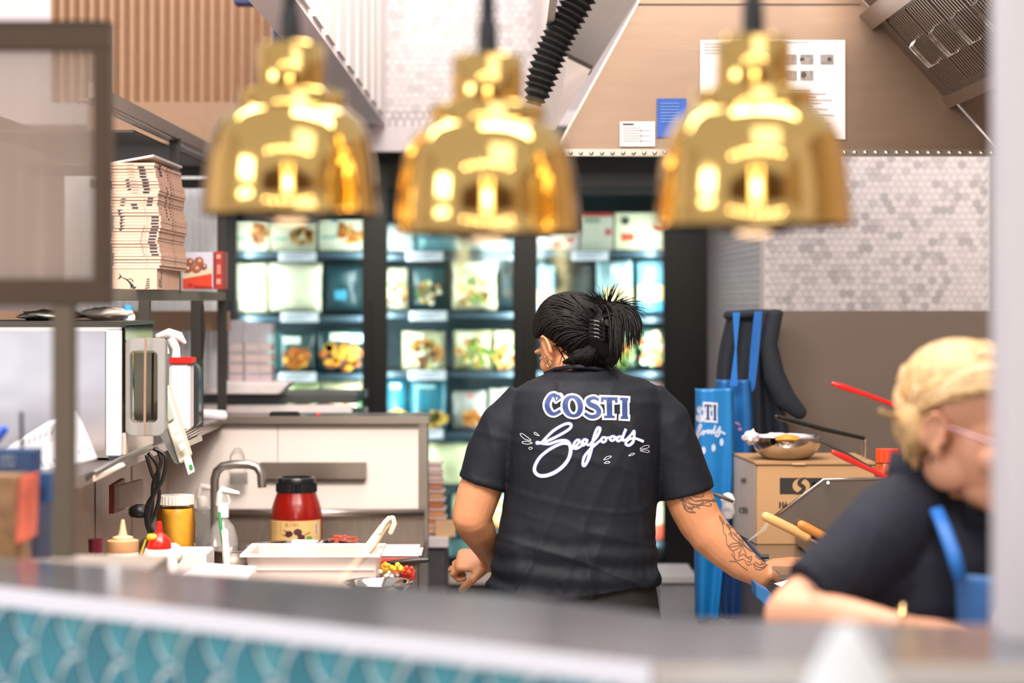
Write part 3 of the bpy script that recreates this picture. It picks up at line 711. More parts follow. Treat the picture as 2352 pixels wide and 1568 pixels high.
carton('food_box', (1502, 1150, 1530, 1204), Yp, '#e0cfae', 'cream carton beside the right side of the black shirt', G3)
carton('food_box', (1502, 1206, 1532, 1250), Yp, '#e8502e', 'bright orange-red carton just above the lowest shelf beside the shirt', G3)

# ================================================================ partition, sink bench and things on them
PY = 6.3
pt = struct('wall_partition', MB().pb(384, 972, 962, 1172, PY, .10), mat('partition_laminate', '#f4e8e3', .35, 0, .015, 5), bevel=.001)
obj('panel_joint', MB().pb(637, 974, 639, 1062, PY - .0006, .001), plain('#a59b98', .6), pt)
obj('cap', MB().pb(440, 956, 985, 973, PY - .03, .22), STEEL, pt, bevel=.002)
obj('end_strip', MB().pb(961, 973, 981, 1400, PY - .005, .14), STEEL, pt, bevel=.002)
sb = thing('sink_bench', 'stainless steel sink bench with upstand below the white partition', 'sink bench', (-.7, 5.5, 0))
BZ = .86
us = thing('steel_upstand', 'dull steel upstand with rolled ledge along the foot of the white partition', 'splashback', (-.7, PY, BZ))
obj('panel', MB().pb(380, 1186, 975, 1244, PY - .02, .02), STEELD, us, bevel=.001)
obj('rolled_ledge', MB().tube([W(380, 1178, PY - .03), W(975, 1178, PY - .03)], .014, 10), STEEL, us, smooth='all')
obj('worktop', MB().box(-1.055, 4.35, BZ - .03, -.268, PY, BZ), STEELD, sb, bevel=.002)
obj('cabinet', MB().box(-1.05, 4.45, 0, -.29, PY - .02, BZ - .03), STEELD, sb)
tag(obj('knife_rail', MB().pb(596, 1062, 841, 1100, PY - .03, .03), STEEL, bevel=.002), 'long flat steel magnetic rail fixed to the white partition', 'knife rail')
# tap
tp = thing('tap', 'grey gooseneck tap with a squared bend over the sink', 'tap', W(490, 1240, 5.9))
obj('spout', MB().tube([W(*p, 5.9) for p in ((493, 1245), (493, 1180), (493, 1100), (498, 1082), (512, 1070), (540, 1066), (572, 1066), (590, 1072), (600, 1088), (602, 1119))], [.0125] * 10, 14), mat('satin_tap', '#a59f9a', .32, .9), tp, smooth=True)
obj('base', MB().lathe([(.022, 0), (.022, .012), (.015, .02), (.0135, .04)], W(493, 1262, 5.9), 18), STEEL, tp, smooth=True)
# jar with red sauce body
Yj = 5.95; jc = W(681, 1256, Yj); k = Yj / F
jr = thing('olive_jar', 'big dark red plastic tub with black screw lid and yellow paper label', 'jar', jc)
def pr(rows, py0): return [(r * k, (py0 - y) * k) for r, y in rows]
obj('body', MB().lathe(pr([(0, 1256), (58, 1256), (60, 1250), (60, 1186), (58, 1170), (52, 1150), (46, 1134), (44, 1126), (0, 1126)], 1256), jc, 40), mat('red_sauce_plastic', '#8a130b', .22, 0, .05, coat=.3), jr, smooth=True)
lid = MB(); n = 72
def ribbed(r, z0_, z1_, c, n=72, a=.02):
    rs = []
    for z in (z0_, z1_):
        rs.append([c + Vector((r * (1 + a * (i % 2)) * math.cos(2 * math.pi * i / n), r * (1 + a * (i % 2)) * math.sin(2 * math.pi * i / n), z)) for i in range(n)])
    return MB().rings(rs)
ld = obj('lid', ribbed(46 * k, 128 * k, 148 * k, jc, 72, .03), plain('#14161b', .3), jr)
obj('lid_top', MB().lathe([(44 * k, 147 * k), (45 * k, 153 * k), (42 * k, 160 * k), (36 * k, 161 * k), (36 * k, 156 * k), (0, 156 * k)], jc, 36), plain('#14161b', .3), ld, smooth=True)
lb = MB(); r_ = 60.8 * k
lb.grid(lambda u, v: jc + Vector((-r_ * math.cos(math.radians(8 + 152 * u)), -r_ * math.sin(math.radians(8 + 152 * u)), (8 + 58 * (1 - v)) * k)), 30, 2)
lo = obj('paper_label', lb, mat('jar_label', '#e3b877', .55, 0, .03), jr, smooth='all')
bv = bvh_of(lb)
place = on_surface(bv, .0008)
d = Decal(place)
for (u, v, a, b) in ((664, 1226, 9, 7), (684, 1222, 10, 8), (692, 1234, 9, 7)): d.disc(u, v, a, b)
for q in ((650, 1228, 664, 1234), (700, 1228, 712, 1222), (652, 1218, 664, 1222)): d.stroke([q[:2], q[2:]], 2, curve=False)
obj('printed_olives', d.mb, plain('#4b2030', .5), lo, fix=False)
d = Decal(place); rr = random.Random(3)
GL = {'P': [[(0, 1), (0, 0), (.6, 0), (.7, .25), (.6, .5), (0, .5)]], 'A': [[(0, 1), (.35, 0), (.7, 1)], [(.15, .65), (.55, .65)]], 'S': [[(.7, .1), (.35, 0), (0, .2), (.35, .5), (.7, .75), (.35, 1), (0, .9)]],
      'T': [[(0, 0), (.7, 0)], [(.35, 0), (.35, 1)]], 'C': [[(.7, .1), (.3, 0), (0, .5), (.3, 1), (.7, .9)]], 'O': [[(.35, 0), (0, .5), (.35, 1), (.7, .5), (.35, 0)]], 'L': [[(0, 0), (0, 1), (.6, 1)]], 'I': [[(.3, 0), (.3, 1)]],
      'V': [[(0, 0), (.35, 1), (.7, 0)]], 'E': [[(.6, 0), (0, 0), (0, 1), (.6, 1)], [(0, .5), (.5, .5)]], 'N': [[(0, 1), (0, 0), (.6, 1), (.6, 0)]], 'M': [[(0, 1), (0, 0), (.35, .6), (.7, 0), (.7, 1)]], 'R': [[(0, 1), (0, 0), (.6, 0), (.7, .25), (.6, .5), (0, .5)], [(.3, .5), (.7, 1)]],
      'G': [[(.7, .1), (.3, 0), (0, .5), (.3, 1), (.7, .9), (.7, .55), (.4, .55)]], 'K': [[(0, 0), (0, 1)], [(.6, 0), (0, .5), (.6, 1)]], 'D': [[(0, 0), (0, 1), (.4, 1), (.7, .5), (.4, 0), (0, 0)]], 'F': [[(.6, 0), (0, 0), (0, 1)], [(0, .5), (.5, .5)]],
      'H': [[(0, 0), (0, 1)], [(.6, 0), (.6, 1)], [(0, .5), (.6, .5)]], 'U': [[(0, 0), (0, .8), (.3, 1), (.6, .8), (.6, 0)]], 'Y': [[(0, 0), (.35, .5), (.7, 0)], [(.35, .5), (.35, 1)]], ' ': [], '5': [[(.6, 0), (0, 0), (0, .45), (.5, .45), (.6, .75), (.4, 1), (0, 1)]], '0': [[(.3, 0), (0, .5), (.3, 1), (.6, .5), (.3, 0)]], '$': [[(.7, .1), (.35, 0), (0, .2), (.35, .5), (.7, .75), (.35, 1), (0, .9)], [(.35, -.1), (.35, 1.1)]]}
def word(d, s, u, v, h, wd=1.4, gap=1.0):
    for ch in s:
        for st in GL.get(ch, []): d.stroke([(u + a * h * .8, v + b * h) for a, b in st], wd, curve=False)
        u += h * .8 * gap
    return u
word(d, 'PASTA', 657, 1192, 7, 1.3, 1.0); word(d, 'OLIVES', 655, 1202, 7, 1.3, .95)
for q in range(7): d.stroke([(632, 1196 + q * 5), (646, 1196 + q * 5)], 1, curve=False)
obj('printing', d.mb, plain('#8f6a48', .6), lo, fix=False)
d = Decal(place); d.quad([(721, 1193), (729, 1193), (729, 1199), (721, 1199)]); d.quad([(704, 1231), (716, 1231), (716, 1238), (704, 1238)]); d.disc(711, 1197, 3)
obj('printed_badge', d.mb, plain('#3f9a55', .6), lo, fix=False)
d = Decal(place); d.quad([(722, 1201), (730, 1201), (730, 1228), (722, 1228)]); obj('barcode_field', d.mb, plain('#ead9c8', .6), lo, fix=False)
d = Decal(on_surface(bv, .0013))
for q in range(8): d.quad([(724, 1203 + q * 3), (728, 1203 + q * 3), (728, 1204.4 + q * 3), (724, 1204.4 + q * 3)])
obj('barcode', d.mb, INK, lo, fix=False)
# basin rim
Yb = 5.6; c = W(700, 1262, Yb)
bs = tag(obj('mixing_basin', MB().lathe([(0, -.05), (.10, -.05), (.15, -.01), (.158, .012), (.163, .012), (.163, .009), (.155, -.012), (.1, -.053), (0, -.053)][::-1], (c.x, 5.6, BZ + .055), 48), CHROME, smooth=True), 'wide shallow steel basin in front of the red tub', 'basin')
# steel bowl by the tap
def bowl(c, r, h, m, n=40, t=.002):
    P = [(r * math.sin(a) ** .8 if a else 0, h * (1 - math.cos(a))) for a in [math.pi / 2 * i / 9 for i in range(10)]]
    P[-1] = (r, h)
    prof = [(0, 0)] + [(max(x, r * .3), z) for x, z in P[3:]] + [(r + .006, h + .001), (r + .006, h - .001)] + [(x - t, z + t) for x, z in reversed(P[3:])] + [(0, t)]
    prof[0] = (0, P[3][1])
    z0_ = P[3][1]
    return MB().lathe([(x, z - z0_) for x, z in prof], c, n)
c = W(530, 1285, 5.45)
tag(obj('steel_bowl', bowl((c.x, 5.45, BZ + .03), .066, .055, CHROME), CHROME, smooth=True), 'small shiny steel bowl in front of the tap', 'bowl')
# mustard jar
Yj = 5.1; jc = Vector((WX(404, Yj), Yj, BZ)); k = Yj / F; q = lambda y: WZ(y, Yj) - BZ
mj = thing('mustard_jar', 'tall clear jar of orange-yellow mustard with white screw lid', 'jar', jc)
obj('mustard', MB().lathe([(0, .01), (.0415, .01), (.045, .02), (.046, q(1178)), (.041, q(1166)), (0, q(1166))], jc, 28), mat('mustard_paste', '#f8a92e', .35, 0, .12, 60), mj, smooth=True)
obj('glass_wall', MB().lathe([(0, .004), (.046, .004), (.048, .02), (.048, q(1180)), (.044, q(1160)), (.041, q(1153)), (0, q(1153))], jc, 28), glass('jar_glass', '#ffffff', .05, 1.25), mj, smooth=True)
obj('lid', ribbed(.0435, q(1157), q(1137), jc, 60, .03), plain('#ece2dc', .4), mj)
# translucent tub
Yt = 4.72
tb = thing('storage_tub', 'large translucent white plastic tub at the front of the bench', 'tub', (WX(710, Yt), Yt + .1, BZ))
MILK = milky('milky_plastic', '#eddcd6', .5, .35)
ty0, ty1 = Yt, Yt + .2
a0, a1, b0, b1 = WX(566, Yt), WX(866, Yt), WX(580, Yt), WX(856, Yt); zt_ = WZ(1274, Yt)
def ringbox(xa, xb, ya, yb, z): return [Vector((xa, ya, z)), Vector((xb, ya, z)), Vector((xb, yb, z)), Vector((xa, yb, z))]
obj('tub_wall', MB().rings([ringbox(b0, b1, ty0 + .01, ty1 - .01, BZ), ringbox(a0, a1, ty0, ty1, zt_), ringbox(a0 + .003, a1 - .003, ty0 + .003, ty1 - .003, zt_), ringbox(b0 + .003, b1 - .003, ty0 + .013, ty1 - .013, BZ + .003)]), MILK, tb, bevel=.001)
obj('tub_rim', MB().box(a0 - .014, ty0 - .012, zt_ - .004, a1 + .008, ty0 + .002, zt_ + .002).box(a0 - .014, ty1 - .002, zt_ - .004, a1 + .008, ty1 + .012, zt_ + .002).box(a0 - .014, ty0, zt_ - .004, a0, ty1, zt_ + .002).box(a1 - .002, ty0, zt_ - .004, a1 + .008, ty1, zt_ + .002), milky('milky_rim', '#f4e9e4', .85, .3), tb)
obj('tub_step', MB().box(b0 + .01, ty0 - .001, WZ(1309, Yt), a1 - .006, ty0 + .002, WZ(1306, Yt)), milky('milky_rim'), tb)
tag(obj('yellow_slurry', MB().box(b0 + .006, ty0 + .016, BZ + .004, b1 - .006, ty1 - .016, BZ + .05), plain('#ead6c2', .5)), 'pale batter lying inside the translucent tub', 'batter')
# scoop
sc = thing('batter_scoop', 'long cream plastic scoop handle leaning out of the translucent tub', 'scoop', W(770, 1390, Yt + .08))
CREAM = mat('cream_plastic', '#f0dcc0', .45, 0, .04)
obj('handle', MB().tube([W(756, 1372, 4.80), W(800, 1315, 4.81), W(850, 1255, 4.83), W(880, 1212, 4.84), W(895, 1197, 4.84)], [.016, .019, .021, .018, .017], 14, round_=True, ry=.6), CREAM, sc, smooth=True)
obj('hook_end', MB().tube([W(872, 1222, 4.82), W(884, 1200, 4.82), W(894, 1190, 4.82), W(903, 1190, 4.82), W(906, 1202, 4.82), W(898, 1222, 4.82)], .0065, 10, round_=True), CREAM, sc, smooth=True)
obj('scoop_blade', MB().prism([W(700, 1400, 4.80), W(770, 1352, 4.80), W(788, 1372, 4.80), W(735, 1410, 4.80)], (0, .02, 0)), milky('milky_plastic'), sc)
# squeeze bottles
def squeeze(px, py_top, Yq, rad, body, cap, label, long=0.0, group='squeeze bottles on the sink bench', capm=None):
    c = Vector((WX(px, Yq), Yq, BZ)); zt__ = WZ(py_top, Yq) - BZ
    o = thing('squeeze_bottle', label, 'bottle', c, group)
    hb = zt__ - long
    obj('body', MB().lathe([(0, 0), (rad * .95, 0), (rad, .008), (rad, hb * .55), (rad * .97, hb * .72), (rad * .8, hb * .84), (rad * .72, hb * .88), (0, hb * .88)], c, 28), body, o, smooth=True)
    return o, c, hb, zt__
BOT = mat('pale_bottle', '#e5cdbd', .35, 0, .03); 
o, c, hb, z = squeeze(282, 1215, 4.45, .038, BOT, None, 'translucent squeeze bottle with tan collar and tall pointed nozzle', .0)
obj('collar', MB().lathe([(.033, hb * .80), (.034, hb * .81), (.034, hb * .90), (.026, hb * .91), (0, hb * .91)], c, 24), plain('#c9986a', .5), o, smooth=True)
obj('nozzle', MB().lathe([(.022, hb * .9), (.022, hb * .93), (.010, hb * .945), (.007, hb * 1.0), (.0035, hb * 1.085), (0, hb * 1.085)], c, 20), plain('#e2b995', .5), o, smooth=True)
o, c, hb, z = squeeze(366, 1230, 4.42, .042, mat('clear_white_bottle', '#eadfdb', .3, 0, .02), None, 'white squeeze bottle with red conical spout and yellow tip cap', .0)
obj('red_cap', MB().lathe([(.026, hb * .86), (.026, hb * .91), (.024, hb * .95), (.016, hb * 1.0), (.007, hb * 1.03), (.005, hb * 1.13), (0, hb * 1.135)], c, 24), plain('#d51d16', .25), o, smooth=True)
obj('yellow_tip', MB().tube([c + Vector((-.018, -.01, hb * .99)), c + Vector((-.008, -.01, hb * .985))], .008, 12, round_=True), plain('#f0b41e', .3), o, smooth=True)
obj('yellow_tie', MB().tube([c + Vector((-.024, -.03, hb * .98)), c + Vector((-.036, -.042, hb * .8)), c + Vector((-.05, -.046, hb * .6))], .0015, 6), plain('#f0b41e', .3), o)
# small tubs, napkin pack, spray bottles, straw
tag(obj('white_container', MB().box(WX(392, 4.9), 4.88, BZ, WX(476, 4.9), 5.02, WZ(1268, 4.9)), plain('#ece2e0', .4), bevel=.004), 'white folded paper container behind the red capped bottle', 'container')
tag(obj('white_lid_pot', MB().lathe([(0, 0), (.018, 0), (.02, .03), (.022, .03), (.022, .04), (0, .04)], (WX(412, 4.6), 4.62, BZ + .03), 20), plain('#eadfd8', .4), smooth=True), 'small round white lidded pot beside the red capped bottle', 'pot')
tag(obj('garlic_bulb', MB().ell((WX(398, 4.7), 4.7, WZ(1272, 4.7)), (.022, .022, .026)), plain('#efe6da', .5), smooth='all'), 'white round bulb between red capped bottle and mustard jar', 'garlic')
CLR = milky('clear_plastic', '#d9d3d2', .34, .12)
for i, (px, pyt, Yq, lb) in enumerate(((512, 1118, 5.5, 'clear spray bottle with white trigger standing behind the green striped straw'), (465, 1112, 6.1, 'clear spray bottle with white trigger hidden left of the tap'))):
    c = Vector((WX(px, Yq), Yq, BZ)); s_ = .9
    o = thing('spray_bottle', lb, 'spray bottle', c, 'spray bottles by the tap')
    zt__ = WZ(pyt, Yq) - BZ
    obj('body', MB().lathe([(0, 0), (.038, 0), (.04, .01), (.04, zt__ * .42), (.03, zt__ * .56), (.014, zt__ * .64), (.014, zt__ * .70), (0, zt__ * .7)], c, 24), CLR, o, smooth=True)
    obj('collar', MB().lathe([(.015, zt__ * .66), (.016, zt__ * .66), (.016, zt__ * .78), (.010, zt__ * .82), (0, zt__ * .82)], c, 18), plain('#efe4e0', .4), o, smooth=True)
    obj('trigger_head', MB().tube([c + Vector((-.012, 0, zt__ * .80)), c + Vector((-.006, 0, zt__ * .93)), c + Vector((-.004, 0, zt__ * .97)), c + Vector((.04, 0, zt__ * .93))], [.009, .011, .010, .006], 12, round_=True), plain('#efe4e0', .4), o, smooth=True)
    obj('trigger', MB().tube([c + Vector((.012, 0, zt__ * .92)), c + Vector((.018, 0, zt__ * .85)), c + Vector((.014, 0, zt__ * .80))], .003, 8), plain('#efe4e0', .4), o, smooth=True)
cp = thing('measuring_cup', 'clear cup holding a green striped straw and white brush', 'cup', (WX(500, 4.9), 4.9, BZ))
obj('cup_wall', MB().lathe([(0, 0), (.024, 0), (.03, .085), (.028, .085), (.022, .003), (0, .003)], (WX(498, 4.9), 4.9, BZ + .0), 24), milky('clear_plastic'), cp, smooth=True)
tag(obj('striped_straw', MB().tube([W(503, 1176, 4.9), W(517, 1300, 4.9)], .0035, 10), mat('straw_green', '#2e9a52', .4), smooth=True), 'green and white striped drinking straw in the clear cup', 'straw')
tag(obj('bottle_brush', MB().tube([W(516, 1222, 4.86), W(517, 1240, 4.86), W(519, 1262, 4.86), W(521, 1300, 4.86)], [.009, .008, .010, .009], 10, round_=True), plain('#f3e9e2', .6), smooth='all'), 'white thick brush standing in front of the striped straw', 'brush')
tag(obj('plastic_lid_stack', MB().prism([W(410, 1322, 4.4), W(470, 1292, 4.45), W(590, 1300, 4.5), W(560, 1340, 4.4)], (0, 0, -.008)), milky('sheet_plastic', '#eee6e6', .6, .2)), 'flat sheet of clear plastic lids left of the tub', 'lids')
tag(obj('round_lid', MB().lathe([(0, 0), (.036, 0), (.037, .004), (0, .004)], W(452, 1205, 5.9), 28, (.3, -1, .1)), milky('smoke_plastic', '#8c8680', .5, .2), smooth=True), 'smoky round plastic lid leaning behind the mustard jar', 'lid')
# hook holder printed faintly on the partition: clear suction hook
hk = thing('wire_hook', 'small clear wire utensil holder fixed to the partition behind the tap', 'holder', W(548, 1110, PY - .02))
obj('wire', MB().tube([W(*p, PY - .015) for p in ((528, 1078), (530, 1045), (540, 1030), (552, 1030), (560, 1045), (566, 1078))], .0015, 6), plain('#8b8480', .4, .4), hk)
obj('holder_cup', MB().tube([W(548, 1085, PY - .04), W(548, 1112, PY - .04)], .028, 16), milky('smoke_plastic'), hk, smooth=True)
# right of the tub: white tray, pan handle, food bowl
ft = thing('rice_cooker_lid', 'white lidded tray with red rim behind the tub', 'tray', W(920, 1280, 5.1))
obj('lid', MB().pb(866, 1262, 968, 1284, 5.1, .12), plain('#eeded8', .3), ft, bevel=.008)
obj('rim', MB().pb(868, 1284, 962, 1292, 5.1, .12), plain('#c33a30', .4), ft, bevel=.002)
obj('base', MB().box(WX(872, 5.1), 5.11, BZ, WX(958, 5.1), 5.21, WZ(1292, 5.1)), plain('#4b4440', .4), ft)
tag(obj('kitchen_knife', MB().tube([W(890, 1294, 4.9), W(930, 1290, 4.9), W(960, 1287, 4.9), W(982, 1286, 4.9)], [.006, .0075, .008, .006], 10, round_=True), plain('#1a1718', .4), smooth='all'), 'kitchen knife with black tapering handle lying across the food tray', 'knife')
fb = thing('food_tray', 'red tray of yellow vegetables and white crumbs right of the tub', 'food tray', W(905, 1340, 4.75))
obj('tray', MB().pb(872, 1318, 950, 1336, 4.85, .1), plain('#c21f1c', .35), fb, bevel=.003)
rr = random.Random(11)
for nm, cl, n, yc, xc, rx, ry, sz_ in (('yellow_piece', '#e5a92c', 26, 1302, 900, 22, 8, .007), ('red_piece', '#d8431f', 10, 1308, 935, 12, 6, .006), ('white_crumb', '#efe8dc', 18, 1318, 890, 24, 6, .005)):
    m_ = MB()
    for i in range(n): m_.ell(W(xc + rr.uniform(-rx, rx), yc + rr.uniform(-ry, ry), 4.84 + rr.uniform(-.01, .01)), sz_ * rr.uniform(.7, 1.3), 8, 6)
    obj(nm, m_, plain(cl, .5), fb, kind='stuff', smooth='all')
c = W(868, 1332, 4.6)
tag(obj('steel_dish', MB().lathe([(0, 0), (.05, 0), (.072, .03), (.078, .032), (.078, .030), (.073, .027), (.05, -.003), (0, -.003)], (c.x, 4.62, WZ(1340, 4.6) - .03), 36), CHROME, smooth=True), 'wide steel dish rim at the right end of the bench', 'dish')
sn = thing('shrimp_plate', 'small heap of red shredded food on white paper behind the basin', 'food', W(790, 1255, 5.75))
obj('paper', MB().ell(W(790, 1252, 5.75), (.045, .03, .010)), plain('#efe4e0', .6), sn, smooth='all')
m_ = MB()
for i in range(24):
    p = W(788 + rr.uniform(-24, 24), 1238 + rr.uniform(-5, 8), 5.74); m_.tube([p, p + Vector((rr.uniform(-.02, .02), rr.uniform(-.01, .01), rr.uniform(-.004, .012)))], .0025, 5)
obj('shreds', m_, plain('#d8583a', .5), sn, kind='stuff')
# stack of deli tubs right of the partition
for i, (y, cl, lb) in enumerate(((1222, '#d9ad92', 'bottom tub of the deli container stack beside the partition'), (1204, '#d98a5c', 'second tub from the bottom of the deli container stack'), (1184, '#d99c72', 'third tub from the bottom of the deli container stack'), (1163, '#c97a52', 'fourth tub from the bottom, orange filling, deli container stack'), (1143, '#dba480', 'fifth tub from the bottom of the deli container stack'), (1122, '#c98872', 'sixth tub from the bottom of the deli container stack'), (1101, '#d8b8b4', 'pale tub second from the top of the deli container stack'), (1080, '#e0c4c4', 'topmost pale pink tub of the deli container stack'))):
    c = W(1003 - i * 1.2, y, 6.9); wq = .034 - i * .0005
    o = thing('deli_tub', lb, 'tub', c, 'deli tubs stacked beside the partition')
    obj('base', MB().rings([[Vector((c.x + sx * wq * .86, 6.9 + sy * .045, c.z)) for sx, sy in ((-1, -1), (1, -1), (1, 1), (-1, 1))], [Vector((c.x + sx * wq, 6.9 + sy * .05, c.z + .024)) for sx, sy in ((-1, -1), (1, -1), (1, 1), (-1, 1))]]), plain(cl, .35), o, bevel=.003)
    obj('lid', MB().box(c.x - wq - .003, 6.9 - .055, c.z + .024, c.x + wq + .003, 6.9 + .055, c.z + .0295), milky('tub_lid', '#e6d2cc', .8, .3), o)
sd = thing('side_cabinet', 'grey steel stand beside the partition carrying the deli tubs', 'stand', (WX(1005, 6.9), 7.0, 0))
obj('top', MB().box(WX(968, 6.8), 6.78, WZ(1234, 6.8) - .03, WX(1030, 6.8), 7.25, WZ(1234, 6.8)), plain('#d8cdd0', .4), sd)
obj('body', MB().box(WX(976, 6.8), 6.80, 0, WX(1022, 6.8), 7.22, WZ(1234, 6.8) - .03), mat('stand_grey', '#4b4a4c', .5, .2), sd)
tag(obj('paper_bag_stack', MB().pb(1000, 1196, 1046, 1232, 6.82, .03), plain('#c9a37c', .6)), 'brown paper and card leaning on the deli tub stand', 'paper')
# serving counter beyond the partition
dc = thing('glass_counter', 'low glass-topped counter behind the partition with dark rail and white front', 'display counter', (WX(640, 7.2), 7.3, 0))
obj('body', MB().box(WX(440, 7.2), 7.2, 0, WX(822, 7.2), 7.7, WZ(952, 7.2)), plain('#d7c5c2', .5), dc)
obj('dark_rail', MB().pb(440, 908, 822, 926, 7.18, .5), plain('#47494c', .4), dc, bevel=.002)
obj('white_front', MB().pb(440, 930, 808, 950, 7.18, .04), plain('#efe5e6', .4), dc, bevel=.004)
obj('end_pane', MB().pb(820, 896, 838, 956, 7.15, .006), glass('teal_glass', '#bfe0dc', .04), dc)
tag(obj('white_tray', MB().prism([W(462, 905, 7.1), W(640, 905, 7.1), W(664, 880, 7.1), W(468, 880, 7.1)], (0, .25, 0)), plain('#ece3e3', .4), bevel=.004), 'long white plastic tray lying on the counter beyond the partition', 'tray')
for i in range(3):
    px = (524, 560, 590)[i]
    o = thing('clear_container', ['tall clear stack of pink trays at the left of the counter', 'clear stack of pink trays in the middle', 'clear stack with a blue sticker at the right'][i], 'container', W(px + 12, 878, 7.3 + i * .03), 'clear containers on the far counter')
    obj('case', MB().pb(px, 735 + i * 4, px + 34, 880, 7.28 + i * .02, .12), milky('container_clear', '#e0dbe4', .45, .15), o, bevel=.003)
    for q in range(4): obj('tray', MB().pb(px + 4, 790 + q * 24, px + 32, 806 + q * 24, 7.29 + i * .02, .1), plain(('#dcbfa6', '#e8c0a4', '#eab9a0', '#e6b4a8')[q], .5), o)
o = thing('phone_handset', 'black phone handset lying on the steel cap of the partition', 'handset', W(650, 958, PY))
obj('body', MB().pb(618, 946, 686, 958, PY - .01, .05), plain('#14171c', .3), o, bevel=.004)
tag(obj('marker_pen', MB().tube([W(705, 955, PY + .01), W(726, 952, PY + .01)], .004, 8), plain('#2c3850', .4), smooth=True), 'dark marker pen on the steel cap beside the handset', 'pen')
tag(obj('red_pen_cap', MB().tube([W(727, 952, PY + .01), W(735, 951, PY + .01)], .005, 8), plain('#d8301e', .4), smooth=True), 'small red cap on the steel partition cap', 'cap')
tag(obj('paper_roll', MB().tube([W(462, 952, 6.2), W(510, 955, 6.2)], .017, 14, round_=True), plain('#eee6ec', .7), smooth='all'), 'crumpled white paper roll at the left end of the partition cap', 'paper')
# ================================================================ left side: ledge, oven, rack, clutter
LM = mat('left_laminate', '#ecd2bc', .3, 0, .05, 6)
wl = struct('wall_ledge', MB().box(-1.16, 3.35, 0, -1.06, 6.33, 1.215), LM)
for i, y in enumerate((3.9, 4.35, 4.75, 5.2, 5.7)):
    obj('panel_joint', MB().box(-1.0605, y, .9, -1.058, y + .004, 1.21), plain('#9c8878', .6), wl)
obj('ledge_top', MB().box(-2.2, 4.2, 1.215, -.885, 6.33, 1.24), STEEL, wl, bevel=.002)
obj('lower_rail', MB().box(-1.062, 3.4, .90, -1.05, 6.0, .915), STEELD, wl)
struct('wall_left_low', MB().box(-2.3, 6.34, 0, -1.0, 6.4, 1.3), plain('#cfc4bd', .5))
# corrugated pale sheet behind the rack
c = MB(); x0, x1, Yc = WX(150, 6.95), WX(502, 6.95), 6.95; n = 220
pf = [(x0 + (x1 - x0) * i / n, Yc - .010 * math.cos(i / n * 2 * math.pi * 22)) for i in range(n + 1)]
c.rings([[Vector((x, y, z)) for x, y in pf] + [Vector((x, y + .012, z)) for x, y in reversed(pf)] for z in (1.30, 2.06)])
struct('wall_ribbed_left', c, mat('pale_ribbed_sheet', '#f2f3f6', .35, 0, .03), smooth=True)
struct('trim_10', MB().box(-1.9, 6.80, 1.50, -.95, 6.9, 1.565), mat('tan_beam', '#a88468'))
struct('trim_11', MB().pb(492, 690, 536, 890, 8.2, .15), plain('#2a2e38', .5))
# rack
XR = -.94
rk = thing('storage_rack', 'grey metal angle-frame storage rack with takeaway boxes above the oven', 'rack', (XR - .2, 5.7, 1.24))
RK = mat('rack_metal', '#8a7e73', .42, .55, .05); RD = mat('rack_metal_dark', '#37322f', .5, .3)
ZB, ZT = 1.60, 2.09
obj('bottom_rail', MB().box(XR - .03, 4.72, ZB, XR, 5.80, ZB + .028), RK, rk, bevel=.001)
obj('bottom_rail', MB().box(XR - .03, 5.806, ZB, XR, 6.75, ZB + .028), RK, rk, bevel=.001)
obj('shelf_board', MB().box(XR - .40, 4.72, ZB + .004, XR - .03, 6.75, ZB + .018), RK, rk)
obj('top_rail', MB().box(XR - .012, 4.6, ZT - .035, XR, 5.80, ZT), RK, rk, bevel=.001)
obj('top_rail', MB().box(XR - .012, 5.806, ZT - .035, XR, 6.95, ZT), RK, rk, bevel=.001)
obj('top_flange', MB().box(XR - .035, 4.6, ZT - .040, XR - .012, 6.95, ZT - .036), STEEL, rk)
for y in (5.78, 6.72):
    obj('front_post', MB().box(XR - .028, y, 1.24 if y > 6 else ZB + .02, XR, y + .028, ZT - .03), RD, rk)
obj('lower_post', MB().box(WX(318, 5.0), 5.0, 1.24, WX(342, 5.0), 5.03, ZB), RD, rk)
obj('lower_post', MB().box(WX(438, 5.85), 5.85, 1.24, WX(464, 5.85), 5.88, ZB), RD, rk)
for y, z in ((6.74, ZT - .05), (5.9, ZT - .10), (6.74, ZB + .40)):
    obj('cross_bar', MB().box(XR - .45, y, z - .03, XR - .03, y + .02, z), RD, rk)
obj('back_rail', MB().box(XR - .45, 4.72, ZT - .05, XR - .42, 6.75, ZT), RD, rk)
obj('top_sheet', MB().box(XR - .45, 5.3, ZT - .055, XR - .04, 6.74, ZT - .048), RD, rk)
